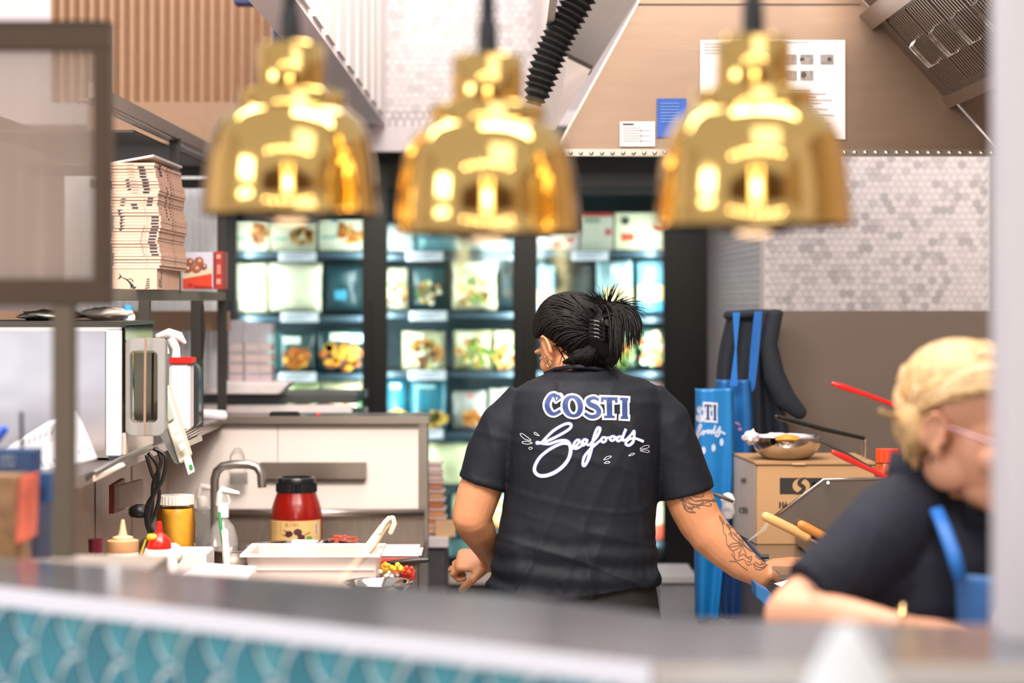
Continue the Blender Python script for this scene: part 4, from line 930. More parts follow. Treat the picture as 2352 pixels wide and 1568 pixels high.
# stack of takeaway boxes: one thing per tray, all alike
KR = mat('pink_kraft', '#d6b09b', .6, 0, .03, 12); KRI = mat('box_ink', '#3a3340', .6, 0, 0); KRS = mat('box_ink_soft', '#a58d86', .6, 0, 0)
Yx = 5.12; xL, xR = WX(258, Yx), WX(366, Yx); yb = 5.50; xq = WX(421, yb)
zb0 = ZB + .028; NT = 34
def tray(i):
    z0_ = zb0 + .052 + i * .0078; dx = .004 * math.sin(i * .55) + .0013 * math.sin(i * 2.1); dy = .002 * math.sin(i * 1.3); lean = -.00025 * i
    dx -= .0006 * max(0, i - 18)
    g = 'takeaway trays nested in one tall stack'
    x0_, x1_ = xL + dx, xR + dx
    out = [Vector((x0_, Yx + dy, z0_)), Vector((x1_, Yx + dy, z0_)), Vector((xq + dx, yb - .12 + dy, z0_ - .001)), Vector((xq + dx + .006, yb + dy, z0_ - .002)), Vector((x0_, yb + dy, z0_))]
    m = MB().prism(out, (0, 0, .0074))
    m.add([v + Vector((0, -.0012, 0)) for v in out[:2]] + [out[0] + Vector((0, 0, .004)), out[1] + Vector((0, 0, .004))], [(0, 1, 3, 2)])
    return m, z0_, dx, dy
def ordinal(n): return str(n) + ('th' if 10 <= n % 100 <= 20 else {1: 'st', 2: 'nd', 3: 'rd'}.get(n % 10, 'th'))
for i in range(NT):
    m, z0_, dx, dy = tray(i)
    o = tag(obj('takeaway_tray', m, KR, bevel=0), '%s takeaway tray from the bottom of the tall pink kraft stack' % ordinal(i + 1), 'takeaway box', 'takeaway trays nested in one tall stack')
    # the print of every tray shows only along its visible edge
    ink, soft = MB(), MB(); rr = random.Random(100 + i // 6)
    def dash(mb, u0, u1, zz0=.0012, zz1=.0062, slant=.0):
        xa, xb = xL + dx + (xR - xL) * u0, xL + dx + (xR - xL) * u1; y = Yx + dy - .0004 - .0012
        mb.add([(xa, y, z0_ + zz0), (xb, y, z0_ + zz0), (xb + slant, y, z0_ + zz1), (xa + slant, y, z0_ + zz1)], [(0, 1, 2, 3)])
    def sdash(mb, t0, t1, zz0=.0014, zz1=.006):
        a, b = Vector((xR + dx, Yx + dy, z0_)), Vector((xq + dx, yb - .12 + dy, z0_)); p, q_ = a.lerp(b, t0), a.lerp(b, t1)
        nn = Vector(((b - a).y, -(b - a).x, 0)).normalized() * .0008
        mb.add([p + nn + Vector((0, 0, zz0)), q_ + nn + Vector((0, 0, zz0)), q_ + nn + Vector((0, 0, zz1)), p + nn + Vector((0, 0, zz1))], [(0, 1, 2, 3)])
    if 4 <= i < 17: dash(ink, .80, .96, .001, .0055)
    if 4 <= i < 14: dash(soft, .62, .66, 0, .006, .002)
    if 12 <= i < 19: dash(ink, .14, .19, .001, .0052); dash(ink, .13, .24, .0052, .0066)
    if 19 <= i < 21: dash(ink, .45, .58, .001, .006)
    if 20 <= i < 23: dash(ink, .20, .30, .001, .004, .004)
    if 25 <= i < 29: dash(ink, .30, .38, .001, .005, .004)
    if 24 <= i < 33: dash(ink, .66, .80, .001, .0058)
    if 24 <= i < 34: dash(soft, .40, .54, .001, .003, .004)
    if 29 <= i < 34: dash(ink, .02, .06, .001, .003)
    if 20 <= i < 23: dash(ink, .78, .9, .001, .0055)
    dash(soft, .70, .74, .002, .0035)
    if i % 2: sdash(soft, .12, .16)
    if 16 <= i < 27: sdash(ink, .42, .50, .0015, .005)
    if i > 12: sdash(ink, .68, .74, .002, .005)
    if 30 <= i: sdash(ink, .22, .36, .001, .006)
    sdash(soft, .86, .90, .0, .004)
    if ink.f: obj('printing', ink, KRI, o, kind='stuff', fix=False)
    if soft.f: obj('faint_printing', soft, KRS, o, kind='stuff', fix=False)
# bottom box, full face with a marlin
o = tag(obj('takeaway_box', MB().prism([Vector((xL, Yx, zb0)), Vector((xR - .006, Yx, zb0)), Vector((xq - .012, yb - .12, zb0)), Vector((xq - .01, yb, zb0)), Vector((xL, yb, zb0))], (0, 0, .051)), KR), 'lowest takeaway box of the stack, showing a leaping marlin print and lettering', 'takeaway box')
d = Decal(on_plane(Yx, .0008))
d.stroke([(272, 640, 1), (277, 634, 2), (281, 637, 1.5), (290, 641, 2.5), (298, 648, 4), (303, 655, 6), (308, 661, 6), (313, 658, 1)], step=2)
d.stroke([(270, 641, 1), (276, 638, 2), (277, 633, 2), (274, 628, 1)], step=2); d.stroke([(292, 642, 1), (300, 640, 1.5), (306, 646, 2)], step=2); d.stroke([(302, 656, 3), (300, 664, 1)], step=2)
for k in range(5): d.stroke([(338 - k * 1.0, 642 + k * 5), (343, 640 + k * 5)], 2, curve=False)
obj('marlin_print', d.mb, KRI, o, fix=False)
a, b = Vector((xR - .006, Yx, zb0)), Vector((xq - .012, yb - .12, zb0)); dv = (b - a).normalized()
text_mesh('COSTI', .030, a + dv * .085 + Vector((0, 0, .002)) + Vector((dv.y, -dv.x, 0)) * .001, Vector((0, 0, 1)), -dv, KRI, o)
tt = MB(); 
for k in range(4): tt.add([a.lerp(b, .12 + .04 * k) + Vector((.0008, -.0003, .006)), a.lerp(b, .14 + .04 * k) + Vector((.0008, -.0003, .006)), a.lerp(b, .14 + .04 * k) + Vector((.0008, -.0003, .026)), a.lerp(b, .12 + .04 * k) + Vector((.0008, -.0003, .026))], [(0, 1, 2, 3)])
obj('faint_printing', tt, KRS, o, kind='stuff', fix=False)
# loose tray tipped on top
zt_ = zb0 + .052 + NT * .0078
o = tag(obj('takeaway_tray', MB().prism([Vector((xL - .01, Yx + .02, zt_ - .004)), Vector((xR - .018, Yx + .02, zt_ + .016)), Vector((xR - .004, yb, zt_ + .010)), Vector((xL - .01, yb, zt_ - .002))], (0, 0, .006)), mat('grey_kraft', '#c9c3c0', .6, 0, .03)), 'greyish takeaway tray tipped on top of the tall stack', 'takeaway box')
# chocolate packet and red spine box
c0 = 6.15
o = tag(obj('snack_box', MB().pb(419, 579, 489, 664, c0, .06), plain('#d8d3e0', .35), bevel=.001), 'white and red snack carton with a picture of brown balls on the rack', 'snack box')
d = Decal(on_plane(c0, .0012)); d.quad([(420, 632), (487, 622), (487, 663), (420, 663)]); obj('red_band', d.mb, plain('#e0401c', .35), o, fix=False)
d = Decal(on_plane(c0, .0015)); d.quad([(420, 628), (487, 618), (487, 628), (420, 640)]); obj('cream_band', d.mb, plain('#ead6b4', .35), o, fix=False)
d = Decal(on_plane(c0, .0018)); d.quad([(445, 655), (488, 658), (488, 663), (445, 663)]); d.disc(437, 655, 6, 4); obj('dark_red_band', d.mb, plain('#a8140e', .35), o, fix=False)
for i, (u, v, r_) in enumerate(((436, 602, 10), (457, 600, 11), (430, 617, 11), (451, 617, 11), (468, 612, 8))):
    d = Decal(on_plane(c0, .002 + i * .0003)); d.disc(u, v, r_, r_ * .95, 14); obj('printed_ball', d.mb, plain(('#8d4a2c', '#a85a34')[i % 2], .5), o, fix=False)
    d = Decal(on_plane(c0, .0022 + i * .0003)); d.disc(u + 2, v - 2, r_ * .35, r_ * .3, 8); obj('printed_cream', d.mb, plain('#e8c9a4', .5), o, fix=False)
o = tag(obj('spine_box', MB().pb(493, 577, 511, 664, c0 + .02, .12), plain('#b52c24', .35), bevel=.001), 'dark red carton standing with its lettered spine outward beside the snack carton', 'snack box')
d = Decal(on_plane(c0 + .02, .0008)); d.quad([(497, 584), (507, 584), (507, 594), (497, 594)])
for k in range(5): d.quad([(498, 608 + k * 4.4), (507, 608 + k * 4.4), (507, 611 + k * 4.4), (498, 611 + k * 4.4)])
d.quad([(497, 640), (507, 640), (507, 652), (497, 652)])
obj('spine_lettering', d.mb, plain('#dd9a88', .5), o, fix=False)
# oven
ov = thing('countertop_oven', 'boxy stainless countertop oven with mirror side and chunky grey door handle', 'oven', (-1.15, 4.8, 1.24))
xf = -.877
obj('body', MB().box(-1.52, 4.62, 1.245, xf - .005, 5.02, 1.548), CHROME, ov, bevel=.003)
obj('side_window', MB().box(-1.50, 4.612, 1.262, xf - .04, 4.62, 1.53), mat('mirror_side', '#c9c6cc', .16, 1, .10, 3, .25, 4), ov)
obj('corner_strip', MB().box(xf - .037, 4.606, 1.25, xf - .004, 4.625, 1.535), mat('white_trim', '#dde0ea', .35, 0, .01), ov, bevel=.002)
obj('top_plate', MB().box(-1.52, 4.60, 1.540, xf, 5.02, 1.553), mat('oven_dark', '#4a4640', .3, .7), ov, bevel=.001)
obj('door', MB().box(xf - .006, 4.64, 1.30, xf, 5.0, 1.545), mat('oven_glass', '#5c5549', .06, .9, .05), ov, bevel=.002)
obj('door_lower', MB().box(xf - .006, 4.64, 1.25, xf + .001, 5.0, 1.30), mat('oven_lower', '#d9cdc4', .4, .2), ov, bevel=.001)
H = mat('handle_grey', '#a9a5a3', .3, .6, .03)
xa, xb, z0, z1 = WX(290, 4.66), WX(383, 4.66), WZ(1000, 4.66), WZ(776, 4.66)
hp = []
def rr_loop(x0_, x1_, z0_, z1_, r_, y):
    pts = []
    for cx, cz, a0 in ((x1_ - r_, z1_ - r_, 0), (x0_ + r_, z1_ - r_, 90), (x0_ + r_, z0_ + r_, 180), (x1_ - r_, z0_ + r_, 270)):
        for k in range(5):
            a = math.radians(a0 + 22.5 * k); pts.append(Vector((cx + r_ * math.cos(a), y, cz + r_ * math.sin(a))))
    return pts
o1, o2 = rr_loop(xa, xb, z0, z1, .018, 4.64), rr_loop(xa + .012, xb - .018, z0 + .03, z1 - .03, .012, 4.64)
hm = MB(); n = len(o1); th = Vector((0, .035, 0))
vs = o1 + o2 + [p + th for p in o1] + [p + th for p in o2]; fs = []
for i in range(n):
    j = (i + 1) % n
    fs += [(i, j, n + j, n + i), (2 * n + j, 2 * n + i, 3 * n + i, 3 * n + j), (i, 2 * n + i, 2 * n + j, j), (n + j, 3 * n + j, 3 * n + i, n + i)]
hm.add(vs, fs)
obj('door_handle', hm, H, ov, smooth=True, bevel=.002)
obj('thermometer_rod', MB().tube([W(334, 776, 4.62), W(332, 1000, 4.62)], .003, 8), plain('#b89880', .3, .6), ov)
obj('inner_plate', MB().box(xa + .016, 4.668, z0 + .034, xb - .022, 4.672, z1 - .034), mat('oven_glass', '#5c5549'), ov)
obj('latch', MB().box(xf - .03, 4.60, 1.236, xf - .01, 4.63, 1.25), plain('#20242c', .4), ov)
# things on the oven
o = thing('water_bottle', 'small clear bottle with blue cap standing on the oven', 'bottle', (WX(293, 4.95), 4.95, 1.553))
c = Vector((WX(293, 4.95), 4.95, 1.553)); 
obj('body', MB().lathe([(0, 0), (.018, 0), (.019, .004), (.018, .012), (.012, .022), (.010, .026), (0, .026)], c, 20), plain('#dcdde4', .3), o, smooth=True)
obj('cap', MB().lathe([(.011, .022), (.0115, .022), (.0115, .036), (0, .036)], c, 18), plain('#3d93d6', .35), o, smooth=True)
def crumple(px0, py0, px1, py1, Y, dep, seed, amp=.25):
    a, b = W(px0, py1, Y), W(px1, py0, Y); c = (a + b) / 2; h = ((b.x - a.x) / 2, dep / 2, (b.z - a.z) / 2)
    m = MB().ell((0, 0, 0), (1, 1, 1), 22, 14); rr = random.Random(seed)
    m.v = [Vector((v.x * h[0], v.y * h[1], v.z * h[2])) * (1 + amp * noise.noise(v * 2.3 + Vector((seed, 0, 0))) + amp * .5 * noise.noise(v * 6 + Vector((0, seed, 0)))) + Vector((c.x, Y + dep / 2, c.z)) for v in m.v]
    return m
tag(obj('plastic_packet', crumple(168, 706, 284, 736, 4.78, .16, 3), milky('packet_film', '#b8b0a8', .7, .15), smooth='all'), 'crumpled clear plastic packet lying on top of the oven', 'packet')
tag(obj('wrapped_packet', crumple(20, 712, 168, 738, 4.74, .2, 9), mat('grey_wrap', '#8e8a84', .25, .4, .3, 20), smooth='all'), 'flat grey wrapped packet left on the oven top behind the screen post', 'packet')
# spray bottle with red collar and dark bottle behind it on the ledge
c = Vector((WX(412, 5.3), 5.3, 1.24)); k = 5.3 / F; q = lambda y: WZ(y, 5.3) - 1.24
o = thing('cleaner_bottle', 'white rectangular trigger spray bottle with red collar on the ledge', 'spray bottle', c)
obj('body', MB().pb(388, 834, 436, 990, 5.27, .07), mat('bottle_white', '#eee0dc', .4, 0, .01), o, bevel=.006)
obj('collar', MB().pb(388, 821, 441, 835, 5.265, .075), plain('#d8201c', .35), o, bevel=.002)
obj('trigger_head', MB().tube([W(404, 822, 5.3), W(404, 800, 5.3), W(392, 776, 5.3)], [.012, .011, .014], 12).tube([W(362, 772, 5.3), W(388, 764, 5.3), W(412, 772, 5.3), W(424, 786, 5.3)], [.008, .012, .012, .005], 12, round_=True), plain('#ece6e8', .4), o, smooth=True)
obj('trigger', MB().tube([W(374, 778, 5.3), W(384, 800, 5.3), W(386, 812, 5.3)], .004, 8), plain('#ece6e8', .4), o, smooth=True)
c2 = W(444, 980, 5.42)
tag(obj('dark_bottle', MB().prism([W(*p, 5.40) for p in ((434, 978), (452, 978), (456, 972), (456, 850), (448, 836), (434, 832))], (0, .06, 0)), mat('smoky_bottle', '#3c3f42', .12, 0, .1, 6), bevel=.003), 'dark smoky bottle standing behind the white spray bottle', 'bottle')
tag(obj('ballpoint_pen', MB().tube([W(466, 700, 5.84), W(468, 760, 5.84), W(466, 824, 5.84)], [.003, .0045, .002], 8), plain('#26262a', .3), smooth=True), 'ballpoint pen hanging against the rear rack post', 'pen')
# scale head with keypad, tilted
sc = thing('weighing_scale', 'tilted pale scale display with keys and dark edge hanging beside the ledge', 'scale', W(400, 1060, 5.0))
q4 = [W(358, 898, 5.05), W(384, 884, 5.05), W(436, 1048, 5.0), W(412, 1066, 5.0)]
obj('head', MB().prism(q4, (0, .05, 0)), mat('scale_cream', '#cfc5b4', .4, 0, .03), sc, bevel=.003)
obj('dark_edge', MB().prism([W(352, 900, 5.06), W(358, 898, 5.06), W(413, 1068, 5.01), W(400, 1062, 5.01), W(360, 985, 5.03)], (0, .05, 0)), plain('#33312c', .4), sc)
obj('display', MB().prism([W(366, 908, 5.045), W(382, 900, 5.045), W(400, 960, 5.02), W(388, 968, 5.02)], (0, .004, 0)), plain('#9aa49a', .2), sc)
for i in range(3): obj('key', MB().prism([W(394 + i * 8, 985 + i * 18, 4.99), W(408 + i * 8, 978 + i * 18, 4.99), W(413 + i * 8, 993 + i * 18, 4.99), W(400 + i * 8, 1000 + i * 18, 4.99)], (0, -.006, 0)), plain('#e2dccb', .4), sc, bevel=.001)
o = tag(obj('timer_fob', MB().prism([W(420, 1052, 4.96), W(436, 1044, 4.96), W(447, 1084, 4.96), W(432, 1092, 4.96)], (0, .012, 0)), plain('#e6dedb', .4), bevel=.002), 'small white fob with green key hanging below the scale', 'timer')
obj('green_key', MB().prism([W(434, 1068, 4.957), W(440, 1066, 4.957), W(443, 1075, 4.957), W(437, 1078, 4.957)], (0, .003, 0)), plain('#2a9a50', .4), o)
sh = thing('wire_shelf', 'small chrome wire shelf under the spray bottle', 'shelf', W(440, 1000, 5.2))
for i in range(5): obj('wire', MB().tube([W(404 + i * 4, 1000 + i * 4, 5.1), W(448 + i * 4, 978 + i * 4, 5.35)], .002, 6), CHROME, sh)
obj('edge_strip', MB().prism([W(430, 1012, 5.1), W(462, 1000, 5.3), W(464, 1012, 5.3), W(432, 1026, 5.1)], (0, .01, 0)), plain('#b9aea4', .4), sh)
# cables
CB = mat('cable_black', '#1b1a1c', .4)
for i, (pts, lb) in enumerate((
    ([(352, 1030), (380, 1048), (374, 1100), (352, 1140), (340, 1190), (352, 1222)], 'outermost black power cable looping below the scale'),
    ([(340, 1040), (362, 1070), (360, 1120), (338, 1160), (336, 1200), (345, 1225)], 'black power cable hanging innermost against the ledge wall'),
    ([(358, 1026), (370, 1060), (352, 1110), (350, 1160), (344, 1210)], 'black power cable crossing in the middle of the bundle'),
    ([(336, 1044), (350, 1090), (366, 1130), (356, 1180), (338, 1214)], 'black power cable swinging forward in the bundle'))):
    tag(obj('power_cable', MB().tube([W(x, y, 4.80 + .03 * i) for x, y, _ in catmull([(a, b, 0) for a, b in pts], 8)], .0045, 8), CB, smooth='all'), lb, 'cable', 'power cables hanging below the ledge')
tag(obj('power_plug', crumple(290, 1160, 340, 1192, 4.85, .05, 4, .15), CB, smooth='all'), 'black power plug below the ledge beside the cables', 'plug')
tag(obj('hanging_cable', MB().tube([W(x, y, 5.2) for x, y, _ in catmull([(358, 862, 0), (372, 858, 0), (372, 900, 0), (392, 935, 0), (410, 985, 0)], 8)], .004, 8), CB, smooth='all'), 'black cable hanging from behind the oven handle to the scale', 'cable')
# power board ledge items
for i, (x0_, y0_, x1_, y1_, col, lb) in enumerate(((250, 1098, 276, 1180, '#a3231c', 'red label panel fixed to the ledge wall'), (262, 1100, 318, 1168, '#c9b6aa', 'grey plastic socket box on the ledge wall'))):
    tag(obj('socket_panel', MB().prism([W(x0_, y0_ + 16, 5.2), W(x1_, y0_, 5.32), W(x1_, y1_ - 10, 5.32), W(x0_, y1_, 5.2)], (.012, .004, 0)), plain(col, .4), bevel=.001), lb, 'panel')
tag(obj('ledge_rail_tools', MB().tube([W(214, 1090, 4.3), W(290, 1050, 4.6), W(345, 1028, 4.85)], .008, 8), STEEL), 'steel rail running along the ledge edge under the oven', 'rail')
tag(obj('white_rail_cover', MB().prism([W(212, 1092, 4.28), W(276, 1062, 4.5), W(284, 1072, 4.5), W(214, 1108, 4.28)], (0, .03, 0)), plain('#c9b7ab', .4), bevel=.002), 'pale plastic cover strip at the ledge front under the oven', 'cover')
tag(obj('dark_jar', MB().lathe([(0, 0), (.016, 0), (.017, .026), (.017, .03), (0, .03)], W(220, 1268, 4.6), 18), plain('#6b1d2a', .3), smooth=True), 'small dark red jar far left on the bench', 'jar')
# clutter behind the counter at far left
struct('trim_12', MB().box(-1.25, 2.95, 0, -.56, 3.34, 1.185), plain('#8d8078', .5))
Yq = 3.12
o = tag(obj('blue_carton', MB().pb(-60, 1034, 78, 1088, 3.2, .06), plain('#24426e', .45), bevel=.002), 'dark blue printed carton lying at the far left edge', 'carton')
d = Decal(on_plane(3.2, .0012)); word(d, 'COSTI', 2, 1046, 9, 2.2, 1.0); word(d, 'SEAFOOD', 0, 1063, 6, 1.6, 1.0); obj('lettering', d.mb, plain('#a9b4cf', .5), o, fix=False)
o = tag(obj('blue_flyer', MB().pb(70, 1086, 120, 1155, 3.22, .02), plain('#2b5f9e', .45), bevel=.001), 'bright blue flyer standing beside the screen post', 'flyer')
d = Decal(on_plane(3.22, .0012))
for k in range(4): d.quad([(72, 1118 + k * 8), (106, 1118 + k * 8), (106, 1121 + k * 8), (72, 1121 + k * 8)])
obj('printing', d.mb, plain('#22315e', .5), o, fix=False)
tag(obj('flyer_support', MB().pb(-40, 1088, 116, 1308, 3.30, .02), plain('#4a4f66', .5)), 'dark board standing behind the far left cartons', 'board')
o = tag(obj('brown_bag', MB().pb(-60, 1094, 44, 1306, Yq, .08), mat('brown_snack', '#8a6a48', .5, 0, .35, 30), bevel=.004), 'brown mottled snack bag at the far left edge', 'bag')
tag(obj('red_striped_pack', MB().prism([W(44, 1096, 3.08), W(70, 1090, 3.08), W(64, 1240, 3.08), W(34, 1250, 3.08)], (0, .06, 0)), mat('coral_pack', '#dd6a52', .4, 0, .25, 18), bevel=.002), 'coral red slim pack leaning against the brown bag', 'pack')
o = tag(obj('price_sheet', MB().prism([W(12, 1030, 3.9), W(122, 962, 3.9), W(176, 944, 3.88), W(222, 1052, 3.86), W(124, 1084, 3.9), W(70, 1084, 3.9)], (0, .003, 0)), plain('#e4e6f0', .5)), 'large tilted white price sheet behind the screen post', 'paper')
d = Decal(on_plane(3.86, .0))
for k in range(9): d.stroke([(52 + k * 13, 1024 - k * 5.5, 3), (56 + k * 13, 1012 - k * 5.5, 2)], curve=False)
for k in range(6): d.stroke([(82 + k * 13, 1060 - k * 2, 2.4), (90 + k * 13, 1076 - k * 2, 2)], curve=False)
for k in range(3): d.stroke([(182 + k * 11, 1040 - k * 3, 3), (186 + k * 11, 1032 - k * 3, 2)], curve=False)
obj('printing', d.mb, plain('#5c6a8c', .5), o, kind='stuff', fix=False)
tag(obj('black_rod', MB().tube([W(49, 946, 3.285), Vector((WX(54, 3.285), 3.285, 1.185))], .0033, 8), plain('#2a2a30', .4)), 'thin black rod standing at the far left', 'rod')
tag(obj('blue_pen', MB().tube([W(-6, 1008, 3.4), W(10, 986, 3.4)], .007, 10, round_=True), plain('#1f56c8', .3), smooth='all'), 'blue pen tip at the left picture edge', 'pen')
# ================================================================ right side: fryer bench, splash panel, aprons
BT = .93
fb_ = thing('fryer_bench', 'steel fryer bench along the right behind the person in black', 'fryer bench', (1.2, 5.6, 0))
obj('worktop', MB().box(.655, 5.0, BT - .03, 2.2, 6.3, BT), STEEL, fb_, bevel=.002)
obj('cabinet', MB().box(.67, 5.03, 0, 2.2, 6.28, BT - .03), mat('bench_side', '#7c7470', .45, .5), fb_)
obj('drawer_front', MB().pb(1775, 1372, 2000, 1430, 5.02, .02), STEELD, fb_, bevel=.002)
tag(obj('splash_panel', MB().pb(1690, 714, 2308, 1180, 6.32, .03), mat('brown_steel', '#7d6f66', .42, .35, .03, 5, .02, 60)), 'large plain brown-grey steel panel behind the fryers', 'splash panel')
struct('trim_13', MB().pb(1516, 1325, 1600, 1338, 6.9, .35), plain('#b9b6b8', .4, .3))
tag(obj('steel_chest', MB().pb(1516, 1340, 1602, 1760, 6.92, .3), mat('chest_steel', '#9fa0a6', .4, .5, .15, 8)), 'low grey steel chest behind the person in black', 'chest')
# cardboard box
Yb = 5.62
cb = thing('cardboard_box', 'large brown cardboard carton with black S emblem strip on the fryer bench', 'box', W(1850, 1245, Yb))
CBM = mat('cardboard', '#c99d70', .6, 0, .03, 6)
zb1, zt1 = BT, WZ(1066, Yb)
xl, xm, xr = WX(1692, Yb + .25), WX(1738, Yb), WX(2010, Yb)
obj('carton_body', MB().prism([Vector((xl, Yb + .34, zb1)), Vector((xm, Yb, zb1)), Vector((xr, Yb, zb1)), Vector((xr, Yb + .34, zb1))], (0, 0, zt1 - zb1)), CBM, cb, bevel=.002)
obj('top_flap', MB().prism([Vector((xl - .003, Yb + .34, zt1)), Vector((xm - .004, Yb - .006, zt1)), Vector((xr, Yb - .006, zt1)), Vector((xr, Yb + .34, zt1))], (0, 0, .006)), mat('cardboard_top', '#b98e63', .6, 0, .03), cb)
obj('flap_tape', MB().pb(1820, 1064, 1850, 1067, Yb - .008, .1), plain('#d8bb92', .4), cb)
d = Decal(on_plane(Yb, .0012)); d.quad([(1791, 1097), (1888, 1097), (1888, 1134), (1791, 1134)])
st = obj('emblem_strip', d.mb, plain('#2b2927', .6), cb, fix=False)
d = Decal(on_plane(Yb, .002)); d.disc(1840, 1115, 20, 17, 24); obj('emblem_disc', d.mb, mat('cardboard', '#c99d70'), st, fix=False)
d = Decal(on_plane(Yb, .0028)); d.stroke([(1848, 1097, 3), (1838, 1103, 8), (1836, 1111, 9), (1846, 1119, 9), (1842, 1127, 8), (1830, 1133, 3)], step=2); obj('emblem_curve', d.mb, plain('#2b2927', .6), st, fix=False)
d = Decal(on_plane(Yb, .0012)); word(d, 'MA', 1791, 1152, 13, 3.6); word(d, 'S', 1866, 1108, 12, 3); obj('lettering', d.mb, plain('#3a332c', .6), cb, fix=False)
fcm = MB().add([Vector((xl - .001, Yb + .34, zb1)) , Vector((xm - .001, Yb, zb1)), Vector((xm - .001, Yb, zt1)), Vector((xl - .001, Yb + .34, zt1))], [(0, 1, 2, 3)])
obj('pale_side', MB().prism([Vector((xl - .002, Yb + .335, zb1 + .002)), Vector((xm - .002, Yb + .002, zb1 + .002)), Vector((xm - .002, Yb + .002, zt1 - .002)), Vector((xl - .002, Yb + .335, zt1 - .002))], (-.001, -.0002, 0)), mat('cardboard_pale', '#cdbcae', .6, 0, .04, 10), cb)  # left side of the carton in a paler, greyer card colour
bvf = bvh_of(MB().add([v + Vector((-.004, 0, 0)) for v in fcm.v], fcm.f))
d = Decal(on_surface(bvf, .001)); word(d, 'GR', 1702, 1098, 9, 2.2, .8); word(d, 'CTR', 1698, 1166, 11, 2.4, .7); obj('lettering', d.mb, plain('#6b6058', .6), cb, fix=False)
tag(obj('flap_corner', MB().prism([W(1718, 1243, 5.5), W(1760, 1216, 5.5), W(1772, 1190, 5.5), W(1764, 1196, 5.5), W(1748, 1218, 5.5)], (0, .01, 0)), plain('#cdb49c', .6)), 'loose paper flap at the lower left corner of the cardboard carton', 'flap')
# steel bowl with crumpled paper on the carton
c = W(1813, 1066, 5.68); c.z = zt1 + .006
bw = thing('mixing_bowl', 'round shiny steel mixing bowl sitting on the cardboard carton', 'bowl', c)
obj('shell', bowl((c.x, 5.74, c.z), .098, .072, CHROME, 48), CHROME, bw, smooth=True)
obj('crumpled_paper', crumple(1736, 1000, 1880, 1022, 5.66, .15, 5, .35), mat('white_tissue', '#e6dce4', .7, 0, .05), bw, smooth='all')
obj('paper_tail', crumple(1710, 990, 1745, 1022, 5.66, .04, 8, .5), mat('white_tissue', '#e6dce4'), bw, smooth='all')
obj('yellow_food', crumple(1782, 1000, 1840, 1016, 5.62, .06, 2, .3), plain('#e0a23c', .5), bw, smooth='all')
# black-handled tongs frame and wire behind the bowl
bt_ = thing('fry_basket', 'fry basket handle in black rising left behind the steel bowl', 'basket', W(1985, 1090, 5.9))
obj('handle', MB().tube([W(1783, 957, 5.6), W(1810, 964, 5.62), W(1890, 985, 5.66), W(1983, 1006, 5.72)], [.006, .008, .007, .006], 10, round_=True), plain('#191a1c', .35), bt_, smooth='all')
obj('wire_frame', MB().tube([W(1983, 1003, 5.72), W(1988, 1012, 5.72), W(1988, 1090, 5.74)], .003, 8).tube([W(1978, 1010, 5.72), W(1979, 1050, 5.72)], .002, 8), CHROME, bt_)
tag(obj('dark_tongs', MB().tube([W(1888, 1014, 5.5), W(1940, 1040, 5.5), W(2012, 1082, 5.5)], [.004, .005, .005], 10, round_=True), plain('#3a302a', .35), smooth='all'), 'dark brown utensil handle between the steel bowl and the orange capped jar', 'utensil')
for i, (pts, lb) in enumerate((([(1914, 881), (1935, 888), (1990, 906), (2075, 938), (2160, 970)], 'upper red utensil handle sticking out behind the blond hair'), ([(1914, 1038), (1940, 1050), (1985, 1072), (2050, 1102)], 'lower red utensil handle in front of the orange capped jar'))):
    Yr = 4.7
    o = thing('red_handle_basket', lb, 'basket handle', W(*pts[-1], Yr), 'red fry basket handles')
    obj('grip', MB().tube([W(*p, Yr) for p in pts], [.0055, .0075, .0055, .0055, .005][:len(pts)], 12, round_=True), mat('red_plastic', '#d61a14', .22, 0, .02, coat=.3), o, smooth='all')
# orange-capped jar
Yj = 5.3; c = W(2038, 1100, Yj); 
jr = thing('orange_lid_jar', 'small clear jar of orange sauce with red-orange ridged lid', 'jar', c)
obj('body', MB().lathe([(0, 0), (.030, 0), (.034, .01), (.034, .028), (.026, .042), (.025, .05), (0, .05)], c, 24), mat('orange_sauce', '#b5481e', .2, 0, .2, 30), jr, smooth=True)
obj('lid', ribbed(.029, .044, .078, c, 40, .03), mat('orange_lid', '#e8461c', .3), jr)
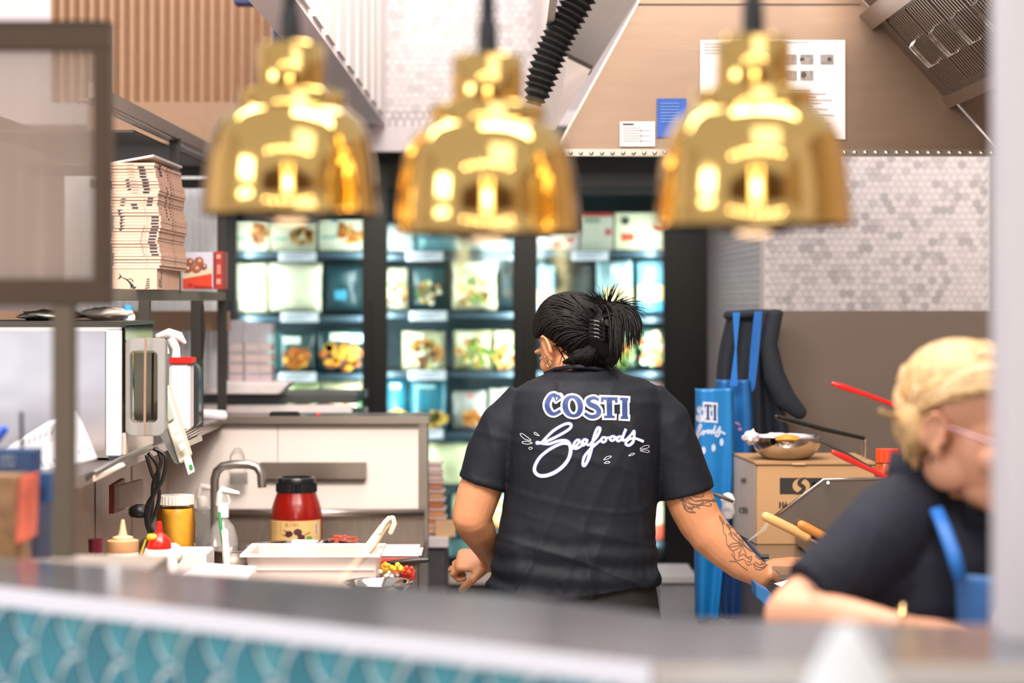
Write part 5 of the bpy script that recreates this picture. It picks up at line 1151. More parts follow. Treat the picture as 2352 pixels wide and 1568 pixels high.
# slanted steel side of the fryer and the deep-fryer itself
fr_ = thing('deep_fryer', 'stainless steel deep fryer with slanted side plate behind the person in front', 'fryer', W(1950, 1260, 5.1))
obj('side_plate', MB().prism([W(*p, 5.05) for p in ((1766, 1196), (1893, 1100), (2060, 1097), (2060, 1300), (1880, 1300), (1862, 1240))], (0, .02, 0)), mat('plate_steel', '#8d847c', .3, .8, .05, 10), fr_)
obj('rolled_edge', MB().tube([W(1764, 1197, 5.05), W(1892, 1101, 5.05), W(2060, 1098, 5.05)], .004, 8), STEEL, fr_, smooth='all')
obj('stud', MB().tube([W(1902, 1108, 5.04), W(1902, 1108, 5.02)], .004, 10), CHROME, fr_)
obj('tank', MB().pb(1890, 1240, 2330, 1300, 5.1, .5), STEELD, fr_)
for i, (a, b, c_, e, r_, col, lb) in enumerate(((1760, 1186, 1852, 1232, .0135, '#dba56a', 'pale wooden handle pointing left, longer of the two'), (1842, 1205, 1905, 1240, .013, '#c07e3c', 'darker wooden handle, shorter, partly behind the black sleeve'))):
    o = thing('wooden_handle_tool', lb, 'utensil', W(c_, e, 5.03), 'wooden handled utensils at the fryer')
    obj('wooden_handle', MB().tube([W(a, b, 5.03), W(a + .15 * (c_ - a), b + .15 * (e - b), 5.03), W(c_, e, 5.035)], [r_ * .95, r_, r_], 14, round_=True, ry=.9), mat('wood_%d' % i, col, .45, 0, .08, 20), o, smooth='all')
    obj('metal_shaft', MB().tube([W(c_, e, 5.035), W(c_ + 60, e + 28, 5.045)], .006, 8), STEEL, o)
# wire baskets at far right
def wire_basket(px0, py0, px1, py1, Y, dep, step, m, label, group, tilt=0):
    o = thing('wire_basket', label, 'basket', W(px0, py1, Y), group)
    x0_, x1_, z0_, z1_ = WX(px0, Y), WX(px1, Y), WZ(py1, Y), WZ(py0, Y)
    mb = MB(); r_ = .0009
    n = int((x1_ - x0_) / step)
    for i in range(n + 1): x = x0_ + (x1_ - x0_) * i / n; mb.box(x - r_, Y - r_, z0_, x + r_, Y + r_, z1_); mb.box(x - r_, Y + dep - r_, z0_, x + r_, Y + dep + r_, z1_)
    k_ = int((z1_ - z0_) / step)
    for i in range(k_ + 1): z = z0_ + (z1_ - z0_) * i / k_; mb.box(x0_, Y - r_, z - r_, x1_, Y + r_, z + r_); mb.box(x0_ - r_, Y, z - r_, x0_ + r_, Y + dep, z + r_)
    n = int(dep / step)
    for i in range(n + 1): y = Y + dep * i / n; mb.box(x0_ - r_, y - r_, z0_, x0_ + r_, y + r_, z1_); mb.box(x0_, y - r_, z0_ - r_, x1_, y + r_, z0_ + r_)
    obj('mesh_wall', mb, m, o, kind='stuff', fix=False)
    obj('rim', MB().tube([(x0_, Y, z1_), (x1_, Y, z1_)], .003, 8).tube([(x0_, Y, z1_), (x0_, Y + dep, z1_)], .003, 8).tube([(x0_, Y + dep, z1_), (x1_, Y + dep, z1_)], .003, 8), m, o)
    return o
wire_basket(2238, 1108, 2345, 1160, 4.5, .12, .006, mat('wire_tan', '#a58a6c', .35, .7), 'upper fine-mesh fry basket behind the chin, tan wire', 'fry baskets at the right edge')
wb = wire_basket(2262, 1218, 2345, 1332, 4.2, .14, .006, mat('wire_gold', '#cf9a4e', .35, .7), 'lower golden wire mesh fry basket beside the blue bib', 'fry baskets at the right edge')
obj('bail_wire', MB().tube([W(x, y, 4.15) for x, y, _ in catmull([(2276, 1322, 0), (2282, 1270, 0), (2282, 1220, 0), (2300, 1190, 0), (2330, 1178, 0)], 8)], .0016, 6), CHROME, wb)
tag(obj('clear_tub', MB().pb(2270, 1162, 2345, 1216, 4.36, .12), milky('tub_clear_right', '#ddd6da', .75, .2), bevel=.006), 'white translucent tub between the two wire baskets at the right edge', 'tub')
tag(obj('white_bulb_bottle', MB().lathe([(0, 0), (.012, 0), (.02, .018), (.016, .034), (.02, .05), (.012, .066), (0, .07)], W(1672, 1190, 5.5), 18), plain('#e3dfe6', .4), smooth=True), 'small white rounded bottle hanging beside the blue apron', 'bottle')
tag(obj('brown_strap', MB().tube([W(1640, 1134, 5.45), W(1662, 1142, 5.45), W(1684, 1152, 5.45)], [.004, .006, .004], 8), plain('#6b5a50', .5), smooth='all'), 'short brown strap over the small white bottle', 'strap')
tag(obj('blue_tray', MB().prism([W(1736, 1342, 4.85), W(1772, 1362, 4.85), W(1768, 1400, 4.85), W(1738, 1372, 4.85)], (.0, .10, .0)), plain('#2f68a0', .4), bevel=.002), 'blue plastic tray edge under the reaching hand', 'tray')
tag(obj('white_card', MB().prism([W(1778, 1340, 4.98), W(1810, 1332, 4.98), W(1796, 1348, 4.98)], (0, .004, 0)), plain('#eee8e6', .5)), 'white card held under the reaching fingers', 'card')
tag(obj('black_knob', MB().tube([W(1748, 1278, 5.25), W(1766, 1278, 5.25)], .006, 8), plain('#1b1b1c', .4)), 'small black knob lying on the fryer bench behind the reaching arm', 'knob')  # a small black knob, modelled as a short rod
# ---------------------------------------------------------------- aprons and the dark jacket
NAVY = mat('navy_cloth', '#1c232f', .75, 0, .1, 60, .12, 400)
APR = mat('apron_blue', '#1779c0', .42, 0, .05, 10, .03, 120)
APD = mat('apron_blue_deep', '#1561a6', .45, 0, .05, 10, .03, 120)
def sheet(L, Rr, Y, fold=.012, nf=3.0, seed=1, nu=40, nv=40, th=.006, name='cloth'):
    """cloth hanging between a left and a right edge, both given as pixel polylines"""
    def at(P, t):
        f = t * (len(P) - 1); i = min(int(f), len(P) - 2); f -= i
        return P[i][0] + (P[i + 1][0] - P[i][0]) * f, P[i][1] + (P[i + 1][1] - P[i][1]) * f
    L2 = [p[:2] for p in catmull([(a, b, 0) for a, b in L], 12)]; R2 = [p[:2] for p in catmull([(a, b, 0) for a, b in Rr], 12)]
    def fn(u, v):
        a, b = at(L2, v), at(R2, v); x, y = a[0] + (b[0] - a[0]) * u, a[1] + (b[1] - a[1]) * u
        dy = fold * math.sin(u * math.pi * 2 * nf + seed + v * 1.2) * (.4 + .6 * v) + fold * .5 * noise.noise(Vector((u * 4, v * 2, seed)))
        edge = .04 * (max(0, abs(u - .5) * 2 - .7) / .3) ** 2
        return W(x, y, Y) + Vector((0, dy + edge, 0))
    return MB().grid(fn, nu, nv, (0, th, 0))
jk = thing('navy_jacket', 'dark navy jacket slung over the left end of the splash panel', 'jacket', W(1730, 1080, 6.2))
obj('body_cloth', sheet([(1676, 718), (1656, 800), (1648, 880), (1650, 960), (1660, 1010)], [(1742, 716), (1740, 800), (1730, 880), (1735, 960), (1740, 1010)], 6.24, .010, 1.5, 2), NAVY, jk, smooth='all')
obj('front_cloth', sheet([(1735, 714), (1728, 800), (1718, 880), (1706, 980), (1700, 1085)], [(1794, 714), (1772, 780), (1778, 850), (1800, 910), (1820, 1000)], 6.16, .016, 2.2, 5), NAVY, jk, smooth='all')
obj('sleeve', MB().tube([W(*p, 6.12) for p in ((1780, 726), (1766, 790), (1778, 860), (1802, 915), (1836, 946))], [.022, .026, .032, .034, .022], 16, round_=True, ry=.7), NAVY, jk, smooth='all')
obj('collar_roll', MB().tube([W(1672, 724, 6.25), W(1730, 720, 6.22), W(1790, 720, 6.2)], [.014, .014, .012], 12, round_=True), NAVY, jk, smooth='all')
ap2 = thing('blue_apron', 'rear blue apron with a small pink stain hanging half hidden by the front one', 'apron', W(1690, 1000, 6.0), 'blue aprons hanging from the splash panel')
m2 = sheet([(1648, 872), (1646, 980), (1650, 1100), (1650, 1250), (1650, 1422)], [(1728, 872), (1734, 980), (1726, 1100), (1712, 1250), (1706, 1422)], 6.02, .012, 1.6, 3)
obj('bib', m2, APD, ap2, smooth='all')
for P_ in ([(1706, 716), (1736, 716), (1720, 800), (1706, 874), (1698, 876)], ): pass
obj('strap', MB().prism([W(*p, 6.08) for p in ((1733, 715), (1751, 715), (1744, 800), (1734, 890), (1728, 900), (1718, 890), (1724, 800))], (0, .004, 0)), plain('#1168c0', .5), ap2)
d = Decal(on_surface(bvh_of(m2), .001)); d.stroke([(1688, 969, 2), (1694, 972, 6), (1701, 976, 2)], step=2); d.disc(1700, 985, 5, 4)
obj('stain', d.mb, plain('#b98fae', .6), ap2, fix=False)
ap = thing('blue_apron', 'bright blue apron hanging in front with white lettering', 'apron', W(1640, 1420, 5.9), 'blue aprons hanging from the splash panel')
m1 = sheet([(1600, 893), (1600, 1000), (1598, 1150), (1598, 1300), (1600, 1426)], [(1688, 891), (1690, 1000), (1688, 1120), (1672, 1260), (1654, 1426)], 5.92, .010, 1.4, 1.5)
obj('bib', m1, APR, ap, smooth='all')
obj('strap', MB().prism([W(*p, 5.98) for p in ((1683, 717), (1700, 717), (1692, 800), (1694, 886), (1676, 888), (1688, 800))], (0, .004, 0)), plain('#1470c8', .5), ap)
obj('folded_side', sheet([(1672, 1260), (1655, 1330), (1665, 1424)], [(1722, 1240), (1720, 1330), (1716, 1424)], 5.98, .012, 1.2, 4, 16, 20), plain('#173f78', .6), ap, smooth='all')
# ---------------------------------------------------------------- lettering shared by shirt and aprons, in its own drawing units
Cst = [[(722, 205, 58), (690, 205, 40), (640, 178, 46), (575, 215, 70), (525, 330, 82), (560, 440, 78), (635, 478, 55), (735, 428, 50)], [(640, 195, 40), (660, 275, 16)], [(660, 282, 14), (735, 212, 40)]]
Oel = [(925 + 118 * math.cos(math.radians(a)) + 12 * math.sin(math.radians(a)), 360 + 148 * math.sin(math.radians(a)), 42 + 42 * abs(math.cos(math.radians(a)))) for a in range(0, 360, 20)]
Sst = [[(1330, 262, 44), (1250, 228, 46), (1165, 268, 64), (1190, 325, 74), (1290, 375, 78), (1335, 445, 74), (1290, 510, 62), (1200, 520, 56), (1110, 468, 44)]]
Tst = [[(1366, 238, 46), (1625, 245, 46)], [(1388, 225, 44), (1384, 296, 44)], [(1600, 230, 44), (1606, 302, 44)], [(1495, 240, 88), (1500, 540, 88)], [(1412, 524, 38), (1580, 527, 38)]]
Ist = [[(1662, 246, 40), (1790, 252, 40)], [(1735, 240, 84), (1738, 545, 84)], [(1672, 535, 38), (1790, 542, 38)]]
def costi(fill, line, parts='COSTI', grow=62):
    for L_, key in ((Cst, 'C'), (Sst, 'S')):
        if key in parts:
            for s_ in L_:
                line.stroke(s_, grow=grow, step=9); fill.stroke(s_, grow=0, step=9, flat=True)
    if 'O' in parts: line.stroke(Oel, grow=grow, step=9, closed=True); fill.stroke(Oel, grow=0, step=9, closed=True)
    for L_, key in ((Tst, 'T'), (Ist, 'I')):
        if key in parts:
            for s_ in L_: line.stroke(s_, grow=grow, step=9, flat=True); fill.stroke(s_, grow=0, step=9, flat=True)
SEA = [[(375, 932, 62), (420, 934, 46), (480, 945, 44), (560, 948, 44), (660, 915, 44), (760, 893, 44), (840, 908, 50), (882, 970, 56), (892, 1060, 56), (860, 1180, 56), (770, 1300, 56), (640, 1395, 58), (500, 1445, 58), (390, 1438, 56), (330, 1370, 54), (345, 1270, 50), (420, 1150, 48), (540, 1050, 46), (680, 970, 46), (780, 938, 46), (850, 948, 44)],
       [(440, 925, 40), (520, 840, 42), (620, 745, 44), (740, 670, 42), (840, 630, 42), (895, 645, 44), (888, 695, 44), (820, 752, 44), (700, 820, 42), (580, 880, 42), (480, 920, 40)],
       [(905, 1020, 46), (950, 1005, 40), (1010, 940, 38), (1030, 895, 38), (990, 888, 38), (945, 940, 42), (938, 1000, 44), (975, 1022, 42), (1050, 985, 38), (1090, 930, 34)],
       [(1150, 890, 38), (1105, 880, 38), (1065, 925, 38), (1075, 972, 40), (1120, 950, 36), (1150, 890, 34), (1140, 945, 38), (1175, 965, 40), (1225, 920, 40)],
       [(1225, 920, 40), (1290, 850, 44), (1335, 770, 44), (1350, 705, 42), (1310, 700, 42), (1270, 790, 46), (1235, 920, 50), (1205, 1060, 54), (1160, 1200, 52), (1105, 1290, 46), (1080, 1255, 44), (1105, 1150, 44), (1180, 1050, 44), (1270, 965, 42), (1360, 890, 40)],
       [(1440, 850, 38), (1390, 850, 38), (1370, 890, 40), (1395, 922, 40), (1440, 900, 38), (1445, 862, 38), (1480, 850, 34), (1520, 850, 36)],
       [(1570, 830, 38), (1525, 835, 38), (1505, 870, 38), (1535, 898, 38), (1575, 880, 38), (1578, 842, 36), (1620, 850, 34)],
       [(1690, 838, 38), (1645, 835, 38), (1612, 880, 40), (1640, 905, 40), (1690, 862, 38), (1755, 715, 44), (1710, 830, 42), (1705, 890, 42), (1760, 885, 40)],
       [(1760, 885, 38), (1840, 800, 38), (1882, 745, 36), (1882, 830, 40), (1862, 920, 46), (1800, 972, 42), (1752, 945, 40), (1790, 885, 38), (1880, 858, 38), (1960, 882, 42), (2015, 905, 46)]]
DROPS = [[(105, 790), (150, 795), (270, 890), (180, 875), (115, 820)], [(140, 915), (215, 908), (292, 935), (215, 952), (145, 938)], [(235, 1015), (265, 998), (296, 1015), (265, 1034)], [(320, 775), (345, 770), (400, 820), (335, 800)],
         [(1975, 1025), (2040, 980), (2105, 970), (2115, 1000), (2050, 1022)], [(1980, 1055), (2060, 1042), (2120, 1060), (2090, 1082)], [(1800, 1135), (1840, 1100), (1890, 1095), (1870, 1118)], [(1410, 1200), (1455, 1150), (1525, 1140), (1500, 1170)], [(1418, 1252), (1460, 1222), (1505, 1232), (1480, 1250)]]
# print on the front apron: only the end of the logo shows
bva = bvh_of(m1)
def amap(u, v): return 1599 + (u - 1085) * (50 / 760.), 924 + (v - 180) * (44 / 400.)
da, db = Decal(on_surface(bva, .0012, amap)), Decal(on_surface(bva, .002, amap))
for L_ in (Tst, Ist):
    for s_ in L_: da.stroke(s_, grow=100, step=30, flat=True); db.stroke(s_, grow=-10, step=30, flat=True)
for s_ in ([[(1200, 330, 70), (1290, 375, 78), (1335, 445, 74), (1290, 510, 62), (1200, 520, 56), (1150, 500, 50)]]): da.stroke(s_, grow=90, step=30)
obj('lettering_outline', da.mb, plain('#c9cfe4', .6), ap, fix=False); obj('lettering', db.mb, plain('#1c3a5c', .6), ap, fix=False)
def smap(u, v): return 1598 + (u - 1190) * (68 / 850.), 974 + (v - 690) * (52 / 520.)
dc_ = Decal(on_surface(bva, .0012, smap))
for s_ in SEA[4:]: dc_.stroke([(x, y, w_) for x, y, w_ in s_ if x > 1180], grow=14, step=30)
for x, y in ((1930, 1100), (1700, 1230), (1420, 1290)): dc_.disc(x, y, 60, 90)
obj('script_lettering', dc_.mb, plain('#c3cfec', .6), ap, fix=False)
# ================================================================ brass heat lamps
def brass():
    m = mat('polished_brass', '#dfba72', .085, 1, .02, 3)
    return m
BR = brass()
prof = [(.1125, .0), (.1145, .001), (.1150, .003), (.1135, .006), (.1115, .03), (.1075, .07), (.1005, .105), (.090, .127), (.0745, .1395), (.071, .1415), (.0705, .1430), (.0705, .160), (.068, .1635), (.0475, .1655), (.044, .168), (.0435, .224), (.041, .2275), (.013, .229), (.010, .229),
        (.010, .225), (.038, .222), (.041, .215), (.041, .164), (.06, .16), (.062, .145), (.072, .136), (.088, .122), (.098, .102), (.105, .07), (.109, .03), (.1115, .0)]
def heat_lamp(px, py_rim, diam_px, label, s=1.0):
    Y = .229 * F / diam_px; z = WZ(py_rim, Y); x = WX(px, Y)
    o = thing('heat_lamp', label, 'heat lamp', (x, Y, z), 'brass heat lamps over the counter')
    c = Vector((x, Y, z))
    obj('shade', MB().lathe([(a, b * .955) for a, b in prof], c, 72), BR, o, smooth=True)
    b = obj('bulb', MB().lathe([(0, -.012), (.03, -.010), (.055, -.002), (.064, .012), (.062, .03), (.045, .07), (.024, .11), (.018, .15), (0, .15)], c, 36), glass('bulb_glass', '#e8b8a4', .05), o, smooth=True)
    obj('cord', MB().tube([c + Vector((0, 0, .212)), c + Vector((0, 0, .30)), c + Vector((0, 0, 1.2))], [.0105, .0095, .0095], 14), mat('cord_black', '#12181f', .45), o, smooth=True)
    obj('cord_grip', MB().lathe([(.0105, .215), (.0135, .218), (.0125, .255), (.010, .262), (0, .262)], c, 20), mat('cord_black', '#12181f'), o, smooth=True)
    l = bpy.data.lights.new('heat_bulb', 'POINT'); l.energy = .2; l.color = (1, .62, .32); l.shadow_soft_size = .03
    p = bpy.data.objects.new('heat_bulb', l); COL.objects.link(p); p.location = c + Vector((0, 0, -.03))
heat_lamp(667, 493, 412, 'leftmost of the three brass heat lamps, hanging on a black cord')
heat_lamp(1120, 537, 430, 'middle brass heat lamp, lowest hanging of the three')
heat_lamp(1730, 519, 455, 'rightmost and largest-looking brass heat lamp in front of the hood')
# ================================================================ people
def skin_mat(name, col, warm):
    m = mat(name, col, .42, 0, .07, 14, .06, 260, spec=.4, sss=0)
    return m
def rotm(f, pitch=0.0, roll=0.0):
    """frame of a head that looks along f (local -Y), pitched down"""
    f = Vector(f).normalized(); yaw = math.atan2(f.x, -f.y)
    return Matrix.Rotation(yaw, 3, 'Z') @ Matrix.Rotation(roll, 3, 'Y') @ Matrix.Rotation(pitch, 3, 'X')
def head_parts(mb, M, c, s=1.0):
    T = lambda x, y, z: c + M @ (Vector((x, y, z)) * s)
    E = lambda p, r, n=18, m=12, rot=None: mb.ell(T(*p), Vector(r) * s, n, m, M if rot is None else M @ rot)
    E((0, .018, .038), (.074, .094, .082), 28, 18)
    E((0, -.028, -.012), (.064, .066, .088), 24, 16)
    E((0, -.048, -.078), (.042, .040, .034)); E((0, -.074, -.096), (.022, .018, .016))
    E((.045, .0, -.06), (.022, .04, .035)); E((-.045, .0, -.06), (.022, .04, .035))
    mb.tube([T(0, -.088, .022), T(0, -.100, .004), T(0, -.112, -.018), T(0, -.106, -.028)], [.010 * s, .011 * s, .014 * s, .012 * s], 12, round_=True)
    for sx in (-1, 1):
        E((sx * .011, -.098, -.024), (.009, .010, .008))
        E((sx * .038, -.066, -.022), (.024, .022, .024))
        E((sx * .030, -.082, .026), (.026, .012, .008))
        # ear: a flat shell with a rolled rim
        er = Matrix.Rotation(sx * -.35, 3, 'Z') @ Matrix.Rotation(.18, 3, 'X')
        E((sx * .077, .014, -.006), (.006, .017, .030), 14, 12, er)
        rim = [T(sx * (.080 + .006 * (math.cos(a) < .3)), .014 - .017 * math.cos(a), -.004 + .029 * math.sin(a)) for a in [math.radians(q) for q in range(-60, 236, 24)]]
        mb.tube(rim, .0042 * s, 8, round_=True)
        E((sx * .076, .004, -.034), (.006, .009, .010))
        E((sx * .074, -.002, -.012), (.006, .006, .008))
    E((0, -.088, -.056), (.024, .013, .007)); E((0, -.087, -.066), (.021, .012, .008))
    return T
def face_children(T, M, s, body, eye='#4a3426', lipc='#b9645a', brow='#4a3022'):
    for sx in (-1, 1):
        e = obj('eye', MB().ell(T(sx * .030, -.077, .006), (.0125 * s,) * 3, 16, 12), plain('#e9e2dc', .2), body, smooth='all')
        obj('iris', MB().ell(T(sx * .030, -.0872, .004), (.0052 * s,) * 3, 12, 8), plain(eye, .15), e, smooth='all')
        obj('eyelid', MB().tube([T(sx * .016, -.084, .007), T(sx * .024, -.089, .0135), T(sx * .033, -.089, .0135), T(sx * .044, -.082, .006)], .0028 * s, 8, round_=True), body.data.materials[0], body, smooth='all')
        obj('eyebrow', MB().tube([T(sx * .014, -.093, .026), T(sx * .030, -.0935, .033), T(sx * .048, -.082, .028)], [.002 * s, .003 * s, .0015 * s], 8, round_=True), plain(brow, .7), body, smooth='all')
    obj('lips', MB().tube([T(-.024, -.089, -.062), T(-.010, -.0995, -.0575), T(0, -.1005, -.0585), T(.010, -.0995, -.0575), T(.024, -.089, -.062)], [.002 * s, .0045 * s, .0042 * s, .0045 * s, .002 * s], 8, round_=True)
        .tube([T(-.022, -.089, -.064), T(0, -.099, -.068), T(.022, -.089, -.064)], [.002 * s, .0055 * s, .002 * s], 8, round_=True), plain(lipc, .35), body, smooth='all')
def hand(mb, wrist, palm_dir, normal, s, curls, thumb_curl=.5, side=1, spread=.12, wr=.024):
    """palm and five separate fingers; normal points out of the back of the hand, side picks the thumb's edge"""
    d = Vector(palm_dir).normalized(); n_ = Vector(normal); n_ = (n_ - d * n_.dot(d)).normalized(); l = d.cross(n_) * side
    o = Vector(wrist)
    rs = []
    for t, wd, th in ((-.012, .026, .021), (.01, .029, .019), (.035, .038, .017), (.065, .043, .016), (.085, .042, .014), (.094, .034, .010)):
        c = o + d * t * s
        rs.append([c + (l * math.cos(a) * wd + n_ * math.sin(a) * th) * s for a in [2 * math.pi * k / 16 for k in range(16)]])
    mb.rings(rs)
    for k, (off, ln, r) in enumerate(((.031, .072, .0092), (.011, .082, .0096), (-.010, .076, .0092), (-.030, .060, .0080))):
        base = o + (d * (.082 - .004 * abs(k - 1)) + l * off) * s; fd = (d + l * off * spread * 10).normalized(); cu = curls[k]
        pts = [base - fd * .02 * s, base]; cur = fd
        for seg, fr, q in ((0, .46, .55), (1, .30, 1.0), (2, .24, .8)):
            ax = l * -side; cur = (Matrix.Rotation(-cu * q * side, 3, l) @ cur).normalized()
            if seg == 0: test = cur
            pts.append(pts[-1] + cur * ln * fr * s)
        mb.tube(pts, [r * s * 1.05, r * s, r * s, r * s * .93, r * s * .85], 10, round_=True)
    tb = o + (d * .022 + l * .030 - n_ * .004) * s
    td = (d * .62 + l * .75 - n_ * .25).normalized(); p1 = tb + td * .036 * s
    td2 = (td * (1 - thumb_curl) + d * .6 - n_ * thumb_curl * .8).normalized(); p2 = p1 + td2 * .031 * s
    td3 = (td2 + d * .3 - l * .3 * thumb_curl - n_ * thumb_curl * .5).normalized(); p3 = p2 + td3 * .024 * s
    mb.tube([tb - td * .015 * s, tb, p1, p2, p3], [.015 * s, .0145 * s, .0115 * s, .0105 * s, .0088 * s], 10, round_=True)
def ringel(px_l, px_r, py_l, py_r, Y, dep, n=36, pw_=.86, yoff=0.0):
    """torso slice: a superellipse between a left and right pixel edge"""
    a, b = W(px_l, py_l, Y), W(px_r, py_r, Y); c = (a + b) / 2; h = (b - a) / 2
    out = []
    for k in range(n):
        t = 2 * math.pi * k / n; cs, sn = math.cos(t), math.sin(t)
        out.append(c + h * (abs(cs) ** pw_ * (1 if cs > 0 else -1)) + Vector((0, dep * (abs(sn) ** pw_ * (1 if sn > 0 else -1)) + yoff, 0)))
    return out
def folds(seed, amp, dirs):
    def fn(v, n):
        s_ = 0
        for (dx, dz, fr, w_) in dirs:
            q = noise.noise(Vector(((v.x * dx + v.z * dz) * fr, (v.x * dz - v.z * dx) * fr * .16 + v.y * fr * .3, seed)))
            s_ += w_ * (max(0.0, 1 - abs(q) * 6.0) ** 1.5)
        return amp * s_ + .0006 * noise.noise(v * 60)
    return fn
# ---------------------------------------------------------------- person in black, seen from behind
Y1 = 5.2
P1 = lambda x, y, dy=0.0: W(x, y, Y1 + dy)
per = thing('person', 'person with dark pinned-up hair in black printed t-shirt, seen from behind reaching right', 'person', (WX(1320, Y1), Y1, 0))
SK1 = skin_mat('skin_tan', '#c98a63', 1)
b = MB()
hc = P1(1309, 790, .03); M1 = rotm((-.55, .83, 0), .50, .10)
T1 = head_parts(b, M1, hc, 1.0)
b.tube([P1(1318, 800, .02), P1(1335, 850, .02), P1(1345, 900, .02)], [.052, .056, .068], 24)
b.rings([ringel(1262, 1420, 880, 880, Y1, .06), ringel(1190, 1500, 925, 925, Y1, .09), ringel(1172, 1508, 1000, 1000, Y1, .11), ringel(1185, 1490, 1150, 1150, Y1, .11), ringel(1160, 1488, 1280, 1280, Y1, .12), ringel(1150, 1495, 1400, 1400, Y1, .13), ringel(1160, 1490, 1440, 1440, Y1, .12)])
for lx in (1235, 1405):
    b.tube([Vector((WX(lx, Y1), Y1, .80)), Vector((WX(lx, Y1), Y1, .45)), Vector((WX(lx, Y1), Y1 + .02, .10))], [.085, .062, .042], 16)
    b.ell((WX(lx, Y1), Y1 + .06, .05), (.045, .12, .045))
b.tube([P1(1200, 940), P1(1152, 1010), P1(1116, 1090), P1(1097, 1140, .0), P1(1084, 1185, .0)], [.053, .054, .055, .055, .051], 20, round_=True)
b.tube([P1(1084, 1188, 0.0), P1(1096, 1216, .03), P1(1118, 1255, .09), P1(1136, 1292, .16)], [.050, .046, .036, .028], 20, round_=True)
hand(b, P1(1130, 1290, .17), (-1.0, .10, .05), (.05, -.55, .75), 1.0, (1.5, 1.45, 1.45, 1.35), 1.0, side=-1)
b.tube([P1(1480, 940), P1(1535, 1020), P1(1572, 1115), P1(1590, 1160), P1(1610, 1200)], [.055, .058, .061, .060, .057], 20, round_=True)
b.tube([P1(1606, 1192), P1(1632, 1228, -.005), P1(1668, 1262, -.01), P1(1706, 1296, -.015), P1(1748, 1322, -.02)], [.057, .055, .050, .042, .031], 20, round_=True)
hand(b, P1(1750, 1316, -.02), (.93, .05, .20), (.06, -.35, .9), 1.02, (.5, .35, .4, .5), .3, side=-1)
bm_ = fuse(b, .0042, 3)
body1 = obj('body', bm_, SK1, per, smooth='all')
face_children(T1, M1, 1.0, body1, brow='#241a16')
# shirt
s = MB()
Tq = [(1256, 1420, 856, 850, .066), (1246, 1432, 866, 858, .075), (1212, 1472, 876, 870, .092), (1180, 1508, 896, 890, .108), (1164, 1526, 925, 920, .118), (1156, 1530, 980, 980, .126), (1158, 1522, 1050, 1050, .130), (1161, 1513, 1120, 1120, .130), (1156, 1508, 1170, 1170, .130),
      (1146, 1505, 1220, 1220, .134), (1136, 1505, 1262, 1258, .138), (1128, 1507, 1305, 1296, .140), (1118, 1512, 1352, 1322, .143), (1117, 1513, 1378, 1334, .143)]
s.rings([ringel(1276, 1398, 848, 844, Y1 + .01, .052)] + [ringel(l, r_, a, c_, Y1, d_, 36, .84) for l, r_, a, c_, d_ in Tq])
s.tube([P1(1215, 925), P1(1166, 975), P1(1134, 1040), P1(1112, 1110)], [.062, .067, .067, .0665], 26)
s.tube([P1(1478, 925), P1(1524, 975), P1(1552, 1045), P1(1576, 1134)], [.062, .068, .068, .072], 26)
sm = fuse(s, .0045, 6)
f1 = folds(3.0, .010, ((.9, .3, 6.5, .5), (.9, -.4, 9, .35), (.25, 1, 8, .25)))
def low(v, n):
    a = f1(v, n)
    t = max(0, min(1, (WZ(1180, Y1) - v.z) / .12))
    return a * (.7 + .9 * t) + t * .0035 * math.sin(v.z * 110 + 2 * noise.noise(v * 7) + v.x * 9)
displace(sm, low)
SHIRT = mat('black_cotton', '#0e121b', .68, 0, .1, 50, .08, 500, spec=.28)
shirt = obj('t_shirt', sm, SHIRT, per, smooth='all')
bv = bvh_of(sm)
obj('neckband', MB().tube([P1(x, y, dy) for x, y, dy in ((1252, 858, .03), (1275, 848, -.035), (1305, 843, -.062), (1335, 842, -.070), (1365, 845, -.066), (1395, 850, -.045), (1418, 855, -.01))], .0042, 8, ry=1.3), SHIRT, shirt, smooth='all')
lmap = lambda u, v: (1180 + u / 6.818, 880 + v / 6.818)
WH = mat('shirt_print_white', '#eee0dc', .6, 0, 0); NV = mat('shirt_print_navy', '#1f3770', .6, 0, 0)
la, lb_ = Decal(on_surface(bv, .0016, lmap)), Decal(on_surface(bv, .0026, lmap))
costi(lb_, la)
obj('lettering_outline', la.mb, WH, shirt, fix=False); obj('lettering', lb_.mb, NV, shirt, fix=False)
lc, ld_ = Decal(on_surface(bv, .0012, lmap)), Decal(on_surface(bv, .0022, lmap))
for s_ in SEA: lc.stroke(s_, grow=26, step=10); ld_.stroke(s_, grow=-2, step=10)
obj('script_outline', lc.mb, mat('shirt_print_deep', '#1d2c66', .6, 0, 0), shirt, fix=False); obj('script_lettering', ld_.mb, WH, shirt, fix=False)  # navy printed outline under the white script
le = Decal(on_surface(bv, .0014, lmap))
for P_ in DROPS: le.stroke([(x, y, 9) for x, y in P_], step=7, closed=True)
obj('drop_print', le.mb, mat('drop_print', '#c9d0e0', .6), shirt, kind='stuff', fix=False)
